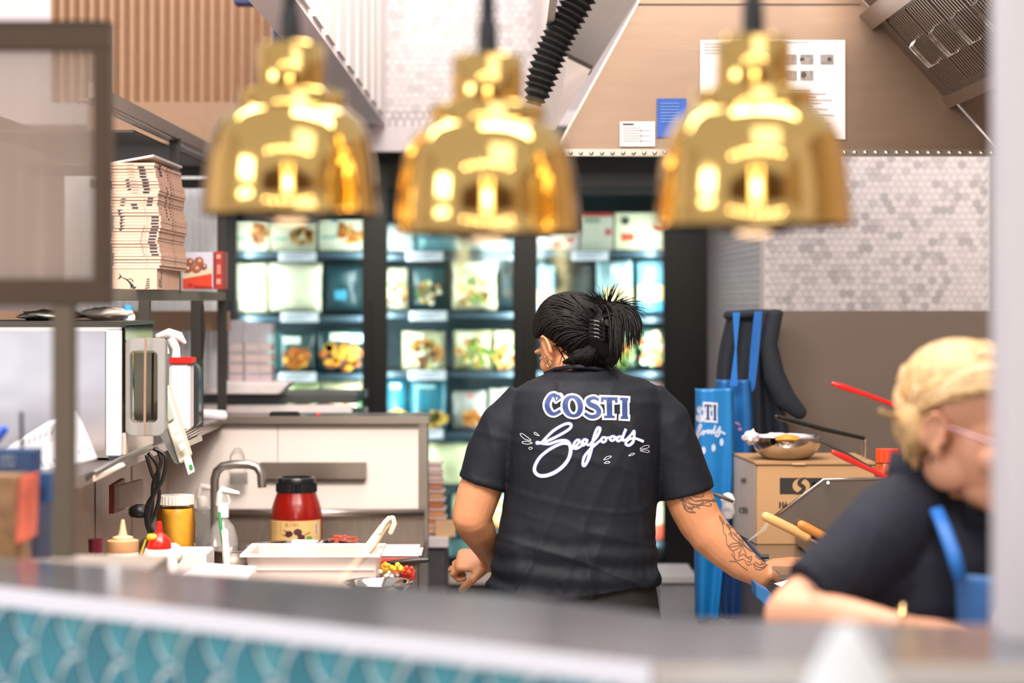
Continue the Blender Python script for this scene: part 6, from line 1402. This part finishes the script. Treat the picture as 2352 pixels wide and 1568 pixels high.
# trousers
t = MB()
t.rings([ringel(1140, 1500, 1318, 1300, Y1, .118), ringel(1136, 1504, 1350, 1330, Y1, .125), ringel(1126, 1513, 1385, 1385, Y1, .133), ringel(1120, 1522, 1440, 1440, Y1, .14), ringel(1135, 1510, 1520, 1520, Y1, .13)])
for lx in (1228, 1412):
    t.tube([Vector((WX(lx, Y1), Y1, .84)), Vector((WX(lx, Y1), Y1, .70)), Vector((WX(lx, Y1), Y1, .45)), Vector((WX(lx, Y1), Y1 + .02, .09))], [.098, .10, .078, .065], 20)
obj('trousers', displace(fuse(t, .008, 5), folds(8, .002, ((.3, 1, 8, .6),))), mat('black_trousers', '#0f0e0d', .8, 0, .1, 60), per, smooth='all')
for lx in (1228, 1412):
    sh_ = MB().tube([Vector((WX(lx, Y1), Y1 - .05, .045)), Vector((WX(lx, Y1), Y1 + .03, .05)), Vector((WX(lx, Y1), Y1 + .15, .035))], [.042, .048, .036], 14, round_=True)
    obj('shoe', sh_, plain('#17171a', .5), per, smooth='all')
# hair
HR = mat('hair_dark', '#0d0a09', .55, 0, .3, 60, .2, 300, spec=.22)
HR.node_tree.nodes['Principled BSDF'].inputs['Anisotropic'].default_value = .5
rr = random.Random(21)
hm = MB()
Hc = T1(0, .020, .034)
Hr = Vector((.083, .103, .094))
hairM = M1
def hp1(d, k=1.0): d = Vector(d).normalized(); return Hc + M1 @ Vector((d.x * Hr.x * k, d.y * Hr.y * k, d.z * Hr.z * k))
# cap: an ellipsoid shell cut back to the hairline
N, Mn = 48, 32; rs = []
HL = [0]
def hairline(ph):
    a = abs((math.degrees(ph) + 180) % 360 - 180); K = ((0, .40), (35, .43), (60, .48), (80, .54), (95, .59), (104, .78), (120, .92), (150, .98), (180, 1.0)) if HL[0] == 0 else ((0, .33), (35, .35), (60, .41), (80, .47), (95, .52), (115, .62), (140, .76), (180, .80))
    for (a0, v0), (a1, v1) in zip(K, K[1:]):
        if a <= a1: return v0 + (v1 - v0) * (a - a0) / (a1 - a0)
    return .8
def comb(a, b, t):
    return a.lerp(b, t) + Vector(((1 if a.x > 0 else -1) * .35, 0, .45)) * math.sin(math.pi * t) * max(0, .6 - a.dot(b) * .5)
def cap_hair(hp, front=.40, low=-.55):
    m = MB(); vs = []; fs = []
    for j in range(Mn + 1):
        for i in range(N):
            ph = 2 * math.pi * i / N; ca = math.cos(ph)                      # ca = 1 towards the face (-Y)
            f_ = max(0, ca)
            thmax = math.pi * hairline(ph)                                   # polar angle where the hair stops
            th = thmax * j / Mn
            d = Vector((math.sin(ph) * math.sin(th), -math.cos(ph) * math.sin(th), math.cos(th)))
            k = 1 + .012 * noise.noise(d * 9) - .09 * (j / Mn) ** 8
            vs.append(hp(d, k))
    for j in range(Mn):
        for i in range(N):
            a, b_ = j * N + i, j * N + (i + 1) % N; fs.append((a, b_, b_ + N, a + N))
    m.add(vs, fs); return m
cap1 = cap_hair(hp1)
hair = obj('hair', cap1, HR, per, smooth='all')
bun = T1(-.02, .118, .028)
bunp = P1(1418, 775, -.085)
def lock(m, pts, r0, n=5, taper=True):
    k = len(pts); m.tube(pts, [r0 * (1 - .85 * (i / (k - 1)) ** 1.5 if taper else 1) for i in range(k)], n)
# combed locks from the hairline to the clip, following the skull
lm = MB(); bdir = (M1.inverted() @ (bunp - Hc)); bdir = Vector((bdir.x / Hr.x, bdir.y / Hr.y, bdir.z / Hr.z)).normalized()
for k in range(420):
    ph = rr.uniform(0, 2 * math.pi); ca = math.cos(ph); f_ = max(0, ca)
    th = math.pi * hairline(ph) * (rr.uniform(.78, .98) if k % 3 else rr.uniform(.25, .8))
    a = Vector((math.sin(ph) * math.sin(th), -math.cos(ph) * math.sin(th), math.cos(th)))
    pts = []
    for q in range(9):
        d = comb(a, bdir, q / 8)
        if d.length < .1: break
        pts.append(hp1(d, 1.0 + .012 + .01 * math.sin(q * .4) + rr.uniform(-.002, .002)))
    if len(pts) == 9: lock(lm, pts, rr.uniform(.0022, .0042), 5)
for k in range(60):
    x = rr.uniform(1292, 1412); dy = -.045 - .03 * (1 - abs(x - 1350) / 60)
    lock(lm, [P1(x, 838 - abs(x - 1350) * .05 + rr.uniform(-4, 3), dy), P1(x * .7 + 1385 * .3, 815, dy - .012), P1(x * .35 + 1390 * .65, 790, dy - .02), P1(1392, 772 + rr.uniform(-14, 14), -.085)], rr.uniform(.003, .005), 5)
obj('combed_lock', lm, HR, hair, smooth='all', kind='stuff')
bn = MB().ell(P1(1386, 772, -.06), (.040, .05, .062), 20, 14).ell(P1(1400, 800, -.05), (.028, .04, .05), 16, 12).ell(P1(1375, 815, -.03), (.040, .045, .034), 16, 12).ell(P1(1345, 812, -.015), (.05, .05, .030), 20, 14)
displace(bn, lambda v, n: .003 * noise.noise(Vector((v.x * 90, v.y * 20, v.z * 18))))
obj('twisted_bun', bn, HR, hair, smooth='all')
tl_ = MB()
def spray(n, base, spread, tipfn, r0, seg=8):
    for k in range(n):
        p0 = Vector(base) + Vector((rr.uniform(-1, 1) * spread[0], rr.uniform(-1, 1) * spread[1], rr.uniform(-1, 1) * spread[2]))
        c1, tip = tipfn(); pts = []
        for q in range(seg + 1):
            t_ = q / seg; pts.append(p0 * (1 - t_) ** 2 + c1 * 2 * t_ * (1 - t_) + tip * t_ ** 2)
        lock(tl_, pts, rr.uniform(.6, 1.2) * r0, 5)
bs = P1(1398, 712, -.075)
for (tx, ty, cx_, cy_, n) in ((1322, 670, 1358, 676, 8), (1340, 682, 1365, 690, 8), (1352, 664, 1372, 682, 9), (1364, 668, 1378, 686, 6), (1376, 658, 1384, 690, 8), (1390, 660, 1392, 690, 7), (1402, 656, 1396, 690, 9), (1412, 654, 1402, 688, 10), (1430, 662, 1412, 690, 7), (1444, 672, 1420, 694, 7), (1458, 684, 1425, 692, 7), (1474, 696, 1440, 690, 9), (1484, 716, 1452, 690, 9), (1488, 728, 1456, 694, 7)):
    spray(n, bs, (.012, .015, .014), lambda: (P1(cx_ + rr.uniform(-5, 5), cy_ + rr.uniform(-5, 5), -.08), P1(tx + rr.uniform(-9, 9), ty + rr.uniform(-6, 8), -.10 + rr.uniform(-.03, .03))), .0016)
for k in range(170):                                                      # the tail falling over to the right
    t_ = k / 169; tx = 1402 + 72 * t_ + rr.uniform(-5, 5); ty = (826 - 40 * t_ if t_ > .55 else 838 - 20 * t_) + rr.uniform(-34, 8)
    if .38 < t_ < .52: ty -= 48
    spray(1, bs, (.016, .02, .02), lambda: (P1(1412 + 62 * t_ + rr.uniform(-5, 5), 690 + 12 * (1 - t_), -.10), P1(tx, ty, -.11 + rr.uniform(-.03, .03))), .0032, 9)
obj('loose_lock', tl_, HR, hair, smooth='all', kind='stuff')
wp = MB()
for (a, b_, c_) in (((1282, 800), (1300, 830), (1288, 846)), ((1295, 805), (1320, 838), (1302, 848)), ((1402, 830), (1412, 852), (1420, 872)), ((1396, 838), (1404, 850), (1414, 866)), ((1272, 792), (1292, 812), (1285, 838))):
    wp.tube([P1(*a, -.07), P1(*b_, -.075), P1(*c_, -.08)], [.0022, .0016, .0006], 5)
obj('nape_wisp', wp, HR, hair, kind='stuff')
cl = MB()
for k in range(5): cl.tube([P1(1356, 736 + k * 9, -.112), P1(1370, 738 + k * 9, -.125), P1(1386, 744 + k * 9, -.12), P1(1396, 752 + k * 8, -.105)], [.003, .0045, .0045, .003], 8, round_=True)
cl.tube([P1(1384, 735, -.115), P1(1388, 775, -.118)], .005, 8, round_=True)
obj('claw_clip', cl, plain('#0a0a0c', .12), hair, smooth='all')
# earrings on the ear towards the camera
sx = 1 if (T1(.08, 0, 0) - Vector((0, 0, EYE))).length < (T1(-.08, 0, 0) - Vector((0, 0, EYE))).length else -1
e0 = T1(sx * .088, .004, -.040)
hoop = [e0 + M1 @ Vector((0, .009 * math.cos(a), -.008 + .009 * math.sin(a))) for a in [2 * math.pi * k / 16 for k in range(17)]]
GOLD = mat('gold', '#e8c48a', .15, 1, .02)
obj('hoop_earring', MB().tube(hoop, .0014, 8), GOLD, per, smooth='all')
obj('stud_earring', MB().ell(T1(sx * .088, .0, -.026), (.0024,) * 3, 10, 8), GOLD, per, smooth='all')
# tattoos: lines lying on the skin of the right arm
bs_ = bvh_of(bm_)
tmap = lambda u, v: (1500 + u / 4.9, 1080 + v / 4.9)
tt = Decal(on_surface(bs_, .0008, tmap))
TAT = [[(270, 270), (330, 330), (350, 420), (400, 460), (470, 465)], [(300, 250), (350, 330), (380, 400), (440, 440)], [(330, 240), (380, 320), (430, 370), (520, 380), (560, 350)], [(350, 230), (400, 300), (470, 340), (560, 330), (700, 340)], [(400, 200), (430, 270), (500, 300), (570, 290), (560, 270)], [(420, 190), (410, 250), (450, 280), (490, 260), (480, 230)],
       [(330, 380), (400, 410), (480, 410), (560, 390), (620, 400), (655, 390), (640, 370)], [(350, 430), (420, 430), (500, 400), (600, 360), (690, 320)], [(510, 170), (550, 210), (600, 220)], [(280, 300), (340, 360), (370, 440)], [(300, 290), (370, 350), (450, 395), (525, 430)],
       [(745, 510), (760, 560), (800, 600), (790, 570), (745, 510)], [(770, 570), (790, 640), (790, 690), (820, 740), (830, 830), (870, 880), (910, 930), (920, 1000), (960, 1010), (1020, 1000), (1060, 1060), (1110, 1050)],
       [(820, 600), (900, 640), (960, 700), (1010, 800)], [(820, 610), (870, 680), (900, 760), (1000, 830)], [(840, 640), (930, 650), (980, 700), (1000, 760), (1010, 820)], [(870, 700), (860, 640), (820, 600)], [(890, 700), (940, 740), (990, 820)], [(850, 720), (880, 700), (870, 740)],
       [(850, 850), (900, 820), (990, 830), (950, 880), (890, 900), (850, 850)], [(870, 860), (940, 850), (1000, 830)], [(1000, 830), (1040, 790), (1090, 860), (1080, 890), (1010, 820)], [(1000, 830), (980, 920), (960, 980)], [(1000, 840), (1040, 930), (1060, 980), (1100, 1000)], [(1010, 840), (1090, 900), (1150, 940), (1170, 980)],
       [(960, 920), (980, 960), (1020, 940), (1040, 970)], [(1060, 980), (1110, 970), (1090, 1030), (1060, 1020)], [(1130, 1040), (1170, 1080), (1230, 1090), (1270, 1060), (1250, 1030)], [(1150, 1030), (1200, 1060), (1250, 1050)], [(1170, 980), (1220, 1010), (1220, 1050)], [(1150, 960), (1200, 1000), (1240, 1010)], [(1130, 1050), (1160, 1110), (1220, 1110), (1290, 1060)],
       [(860, 1020), (940, 1030), (1000, 1080), (1060, 1120)], [(910, 720), (960, 760), (1000, 800)], [(930, 700), (990, 740)], [(880, 940), (930, 1000)]]
for P_ in TAT: tt.stroke([(x, y, 9) for x, y in P_], step=8)
for P_ in TAT[:4]: tt.stroke([(x + 8, y + 10, 7) for x, y in P_], step=8)
obj('tattoo', tt.mb, mat('tattoo_ink', '#6e5648', .6, 0, .05), body1, kind='stuff', fix=False)

# ---------------------------------------------------------------- person in front, right, with blond hair
Y2 = 3.1
P2 = lambda x, y, dy=0.0: W(x, y, Y2 + dy)
pe2 = thing('person', 'blond person in navy shirt and blue apron leaning over the counter, glasses on', 'person', (WX(2110, Y2), Y2 + .1, 0))
SK2 = skin_mat('skin_light', '#d79a7c', 1)
b = MB()
hc2 = P2(2232, 982, .06); M2 = rotm((.72, -.69, 0), .30, -.04)
T2 = head_parts(b, M2, hc2, 1.03)
b.tube([P2(2180, 1040, .09), P2(2168, 1110, .11), P2(2140, 1180, .12)], [.050, .052, .062], 24)
tor = [((2100, 1190, .16), .105, .07), ((2090, 1280, .12), .125, .09), ((2090, 1380, .10), .125, .10), ((2090, 1480, .10), .125, .11), ((2090, 1620, .10), .12, .11)]
def tring(c, hx, hy, n=32): c = P2(*c); return [c + Vector((hx * math.cos(2 * math.pi * k / n), hy * math.sin(2 * math.pi * k / n), 0)) for k in range(n)]
b.rings([tring(*q) for q in tor])
for lx in (-.08, .08):
    b.tube([P2(2090, 1600, .1) + Vector((lx, 0, 0)), Vector((P2(2090, 0).x + lx, Y2 + .12, .5)), Vector((P2(2090, 0).x + lx, Y2 + .12, .08))], [.085, .062, .042], 16)
b.tube([P2(2010, 1250, .0), P2(1930, 1330, -.02), P2(1860, 1385, -.04), P2(1826, 1412, -.05)], [.048, .047, .046, .045], 20, round_=True)
b.tube([P2(1824, 1416, -.05), P2(1875, 1420, -.08), P2(1950, 1430, -.11), P2(2030, 1442, -.14), P2(2080, 1452, -.16)], [.045, .043, .037, .029, .024], 20, round_=True)
hand(b, P2(2084, 1451, -.16), (.9, -.25, -.22), (-.1, -.55, .8), 1.0, (.5, .55, .6, .7), .4, side=1)
b.tube([P2(2180, 1290, .18), P2(2220, 1390, .14), P2(2290, 1455, .06)], [.044, .042, .038], 18, round_=True)
b.tube([P2(2290, 1455, .06), P2(2290, 1480, -.04), P2(2260, 1500, -.1)], [.038, .030, .024], 18, round_=True)
hand(b, P2(2258, 1502, -.1), (-.75, -.4, -.3), (.1, -.5, .85), 1.0, (.6, .6, .6, .6), .4, side=-1)
bm2 = fuse(b, .0042, 3)
body2 = obj('body', bm2, SK2, pe2, smooth='all')
face_children(T2, M2, 1.03, body2, eye='#5a6a74', lipc='#c4685c', brow='#b08a5c')
s = MB()
s.rings([[P2(2140, 1120, .13) + Vector((.066 * math.cos(a), .066 * math.sin(a), .014 * math.cos(a) * -1)) for a in [2 * math.pi * k / 36 for k in range(36)]],
         [P2(2136, 1150, .13) + Vector((.088 * math.cos(a), .085 * math.sin(a), 0)) for a in [2 * math.pi * k / 36 for k in range(36)]],
         [P2(2120, 1195, .12) + Vector((.118 * math.cos(a), .11 * math.sin(a), 0)) for a in [2 * math.pi * k / 36 for k in range(36)]],
         [P2(2106, 1270, .10) + Vector((.132 * math.cos(a), .128 * math.sin(a), 0)) for a in [2 * math.pi * k / 36 for k in range(36)]],
         [P2(2086, 1370, .08) + Vector((.132 * math.cos(a), .13 * math.sin(a), 0)) for a in [2 * math.pi * k / 36 for k in range(36)]],
         [P2(2080, 1470, .08) + Vector((.136 * math.cos(a), .13 * math.sin(a), 0)) for a in [2 * math.pi * k / 36 for k in range(36)]],
         [P2(2085, 1600, .08) + Vector((.132 * math.cos(a), .13 * math.sin(a), 0)) for a in [2 * math.pi * k / 36 for k in range(36)]]])
s.tube([P2(2115, 1155, .12), P2(2062, 1205, .06), P2(1995, 1268, .0), P2(1928, 1325, -.03), P2(1868, 1368, -.045)], [.064, .073, .070, .062, .055], 26)
s.ell(P2(2062, 1215, .08), (.080, .09, .070), 24, 16)
s.ell(P2(2015, 1335, .04), (.09, .09, .065), 24, 16)
s.tube([P2(2150, 1190, .18), P2(2182, 1245, .20), P2(2192, 1340, .18)], [.058, .055, .052], 22)
sm2 = fuse(s, .005, 6)
displace(sm2, folds(5.0, .003, ((.6, .8, 8, .5), (.9, -.4, 12, .35))))
NV2 = mat('navy_uniform', '#141826', .8, 0, .08, 40, .08, 400, spec=.3)
sh2 = obj('uniform_shirt', sm2, NV2, pe2, smooth='all')
cm = MB()
ctr = P2(2156, 1105, .115)
def cr(a, r_, dz): return P2(2150, 1120, .12) + Vector((r_ * math.cos(a) * 1.0, r_ * math.sin(a) * .95, dz + .034 * -math.cos(a)))
angs = [math.radians(q) for q in range(-35, 276, 10)]
rs = [[cr(a, .068, -.03), cr(a, .063, .022 if q not in (0, len(angs) - 1) else .0), cr(a, .070, .026 if q not in (0, len(angs) - 1) else .0), cr(a, .082, -.03)] for q, a in enumerate(angs)]
obj('collar', cm.rings(rs), NV2, sh2, smooth='all')
obj('lapel', MB().prism([P2(2215, 1150, .0), P2(2262, 1190, .02), P2(2280, 1240, .05), P2(2240, 1275, .05), P2(2205, 1225, .02)], (.004, .012, 0)), NV2, sh2, bevel=.002)
obj('undershirt', MB().prism([P2(2216, 1182, .06), P2(2246, 1205, .06), P2(2252, 1232, .06), P2(2222, 1220, .06)], (0, .01, 0)), plain('#a98f90', .7), sh2)
obj('sleeve_stud', MB().ell(P2(1868, 1352, -.105), (.004,) * 3, 10, 8), plain('#8c8a86', .3, .8), sh2, smooth='all')
# apron
am = MB().grid(lambda u, v: P2(2196 + 170 * u + 4 * math.sin(v * 3), 1318 + 14 * u + 330 * v, -.085 + .05 * (u - .3) ** 2 + .006 * math.sin(u * 9 + v * 3)), 20, 20, (0, .006, 0))
apx = obj('apron_bib', am, mat('apron_blue_front', '#2a5f9f', .5, 0, .06, 14), pe2, smooth='all')
obj('apron_strap', MB().tube([P2(x, y, dy) for x, y, dy in ((2150, 1168, -.005), (2170, 1215, -.035), (2190, 1270, -.07), (2206, 1330, -.082))], [.010, .011, .011, .010], 8, ry=.3, up=(0, 1, 0)), plain('#1565b8', .5), apx, smooth='all')
bva2 = bvh_of(am)
d = Decal(on_surface(bva2, .0015)); d.disc(2316, 1424, 42, 50, 28); o = obj('round_emblem', d.mb, plain('#d8cfe0', .6), apx, fix=False)
d = Decal(on_surface(bva2, .0023)); d.stroke([(2340, 1388, 7), (2316, 1384, 12), (2296, 1404, 15), (2290, 1430, 15), (2302, 1455, 12), (2330, 1462, 7)], step=4); d.stroke([(2302, 1418, 5), (2318, 1432, 6), (2344, 1404, 6)], step=4); obj('emblem_lettering', d.mb, plain('#2c2c52', .6), o, fix=False)
t = MB(); t.rings([[P2(2088, 1560, .08) + Vector((.138 * math.cos(a), .13 * math.sin(a), 0)) for a in [2 * math.pi * k / 30 for k in range(30)]], [P2(2088, 1750, .1) + Vector((.145 * math.cos(a), .135 * math.sin(a), 0)) for a in [2 * math.pi * k / 30 for k in range(30)]], [Vector((P2(2088, 0).x + .13 * math.cos(a), Y2 + .11 + .12 * math.sin(a), .78)) for a in [2 * math.pi * k / 30 for k in range(30)]]])
for lx in (-.075, .075): t.tube([Vector((P2(2088, 0).x + lx, Y2 + .11, .84)), Vector((P2(2088, 0).x + lx, Y2 + .12, .45)), Vector((P2(2088, 0).x + lx, Y2 + .12, .09))], [.10, .078, .062], 18)
obj('trousers', fuse(t, .01, 4), mat('black_trousers', '#0f0e0d'), pe2, smooth='all')
for lx in (-.08, .08): obj('shoe', MB().tube([Vector((P2(2088, 0).x + lx, Y2 + .17, .045)), Vector((P2(2088, 0).x + lx, Y2 + .08, .05)), Vector((P2(2088, 0).x + lx, Y2 - .03, .035))], [.042, .048, .036], 14, round_=True), plain('#17171a', .5), pe2, smooth='all')
# blond hair
BL = mat('hair_blond', '#c39c6c', .4, 0, .28, 70, .2, 260, spec=.5)
HL[0] = 1
Hc2 = T2(0, .022, .036); Hr2 = Vector((.084, .108, .092)) * 1.03
def hp2(d, k=1.0): d = Vector(d).normalized(); return Hc2 + M2 @ Vector((d.x * Hr2.x * k, d.y * Hr2.y * k, d.z * Hr2.z * k))
hair2 = obj('hair', cap_hair(hp2), BL, pe2, smooth='all')
bunq = P2(2098, 985, .06); bd = (M2.inverted() @ (bunq - Hc2)); bd = Vector((bd.x / Hr2.x, bd.y / Hr2.y, bd.z / Hr2.z)).normalized()
lm = MB(); lm2 = MB()
for k in range(260):
    ph = rr.uniform(0, 2 * math.pi); ca = math.cos(ph); f_ = max(0, ca)
    th = math.pi * hairline(ph) * rr.uniform(.70, .98)
    a = Vector((math.sin(ph) * math.sin(th), -math.cos(ph) * math.sin(th), math.cos(th))); pts = []
    for q in range(9):
        d = comb(a, bd, q / 8)
        if d.length < .1: break
        pts.append(hp2(d, 1.012 + .012 * math.sin(q * .4) + rr.uniform(-.003, .003)))
    if len(pts) == 9: lock(lm if k % 3 else lm2, pts, rr.uniform(.003, .0055), 5)
obj('combed_lock', lm, BL, hair2, smooth='all', kind='stuff'); obj('pale_combed_lock', lm2, mat('hair_blond_pale', '#dcc096', .38, 0, .1), hair2, smooth='all', kind='stuff')
tl_ = MB()
def P2s(n, base, sp, c, tip, j, r0):
    for k in range(n):
        p0 = P2(base[0] + rr.uniform(-sp, sp), base[1] + rr.uniform(-sp, sp), .06 + rr.uniform(-.02, .02)); c1 = P2(c[0] + rr.uniform(-j, j), c[1] + rr.uniform(-j, j), .05); tp = P2(tip[0] + rr.uniform(-j, j), tip[1] + rr.uniform(-j, j), .05 + rr.uniform(-.02, .02))
        lock(tl_, [p0 * (1 - t_) ** 2 + c1 * 2 * t_ * (1 - t_) + tp * t_ ** 2 for t_ in [q / 7 for q in range(8)]], r0 * rr.uniform(.7, 1.2), 5)
P2s(40, (2100, 965), 16, (2075, 1000), (2092, 1052), 12, .004); P2s(22, (2095, 945), 12, (2060, 970), (2024, 942), 6, .003); P2s(14, (2090, 925), 10, (2075, 900), (2068, 906), 6, .0024); P2s(26, (2110, 985), 12, (2095, 1020), (2100, 1075), 8, .0035)
obj('loose_lock', tl_, BL, hair2, smooth='all', kind='stuff')
obj('low_bun', displace(MB().ell(P2(2102, 975, .065), (.034, .045, .048), 20, 14), lambda v, n: .004 * noise.noise(Vector((v.x * 60, v.y * 20, v.z * 30)))), BL, hair2, smooth='all')
# glasses
gl = MB()
for sx in (-1, 1):
    ring = [T2(sx * (.031 + .023 * math.cos(a)), -.101 + .006 * abs(math.cos(a)) * (1 if math.cos(a) > 0 else .2), .002 + .019 * math.sin(a)) for a in [2 * math.pi * k / 20 for k in range(21)]]
    gl.tube(ring, .0014, 6)
    gl.tube([T2(sx * .054, -.096, .008), T2(sx * .072, -.080, .010), T2(sx * .082, -.02, .012), T2(sx * .080, .012, .010)], [.0032, .0032, .002, .0018], 8)
gl.tube([T2(-.009, -.103, .006), T2(0, -.106, .009), T2(.009, -.103, .006)], .0014, 6)
g_ = obj('glasses', gl, plain('#b98f96', .25, .4), pe2, smooth='all')
for sx in (-1, 1):
    obj('lens', MB().prism([T2(sx * (.031 + .022 * math.cos(a)), -.101, .002 + .018 * math.sin(a)) for a in [2 * math.pi * k / 20 for k in range(20)]], M2 @ Vector((0, .0015, 0))), glass('lens_glass', '#f6e4ea', .02), g_)
bw_ = P2(2062, 1440, -.155); ax = Vector((.95, -.12, -.2)).normalized(); u_ = ax.orthogonal().normalized(); v_ = ax.cross(u_)
obj('bracelet', MB().tube([bw_ + (u_ * math.cos(a) + v_ * math.sin(a)) * .036 for a in [2 * math.pi * k / 20 for k in range(21)]], .004, 8), GOLD, pe2, smooth='all')
obj('earring', MB().ell(T2(-.088 if T2(-.08, 0, 0).y < T2(.08, 0, 0).y else .088, .004, -.044), (.003, .003, .006), 10, 8), plain('#4b4038', .3, .7), pe2, smooth='all')
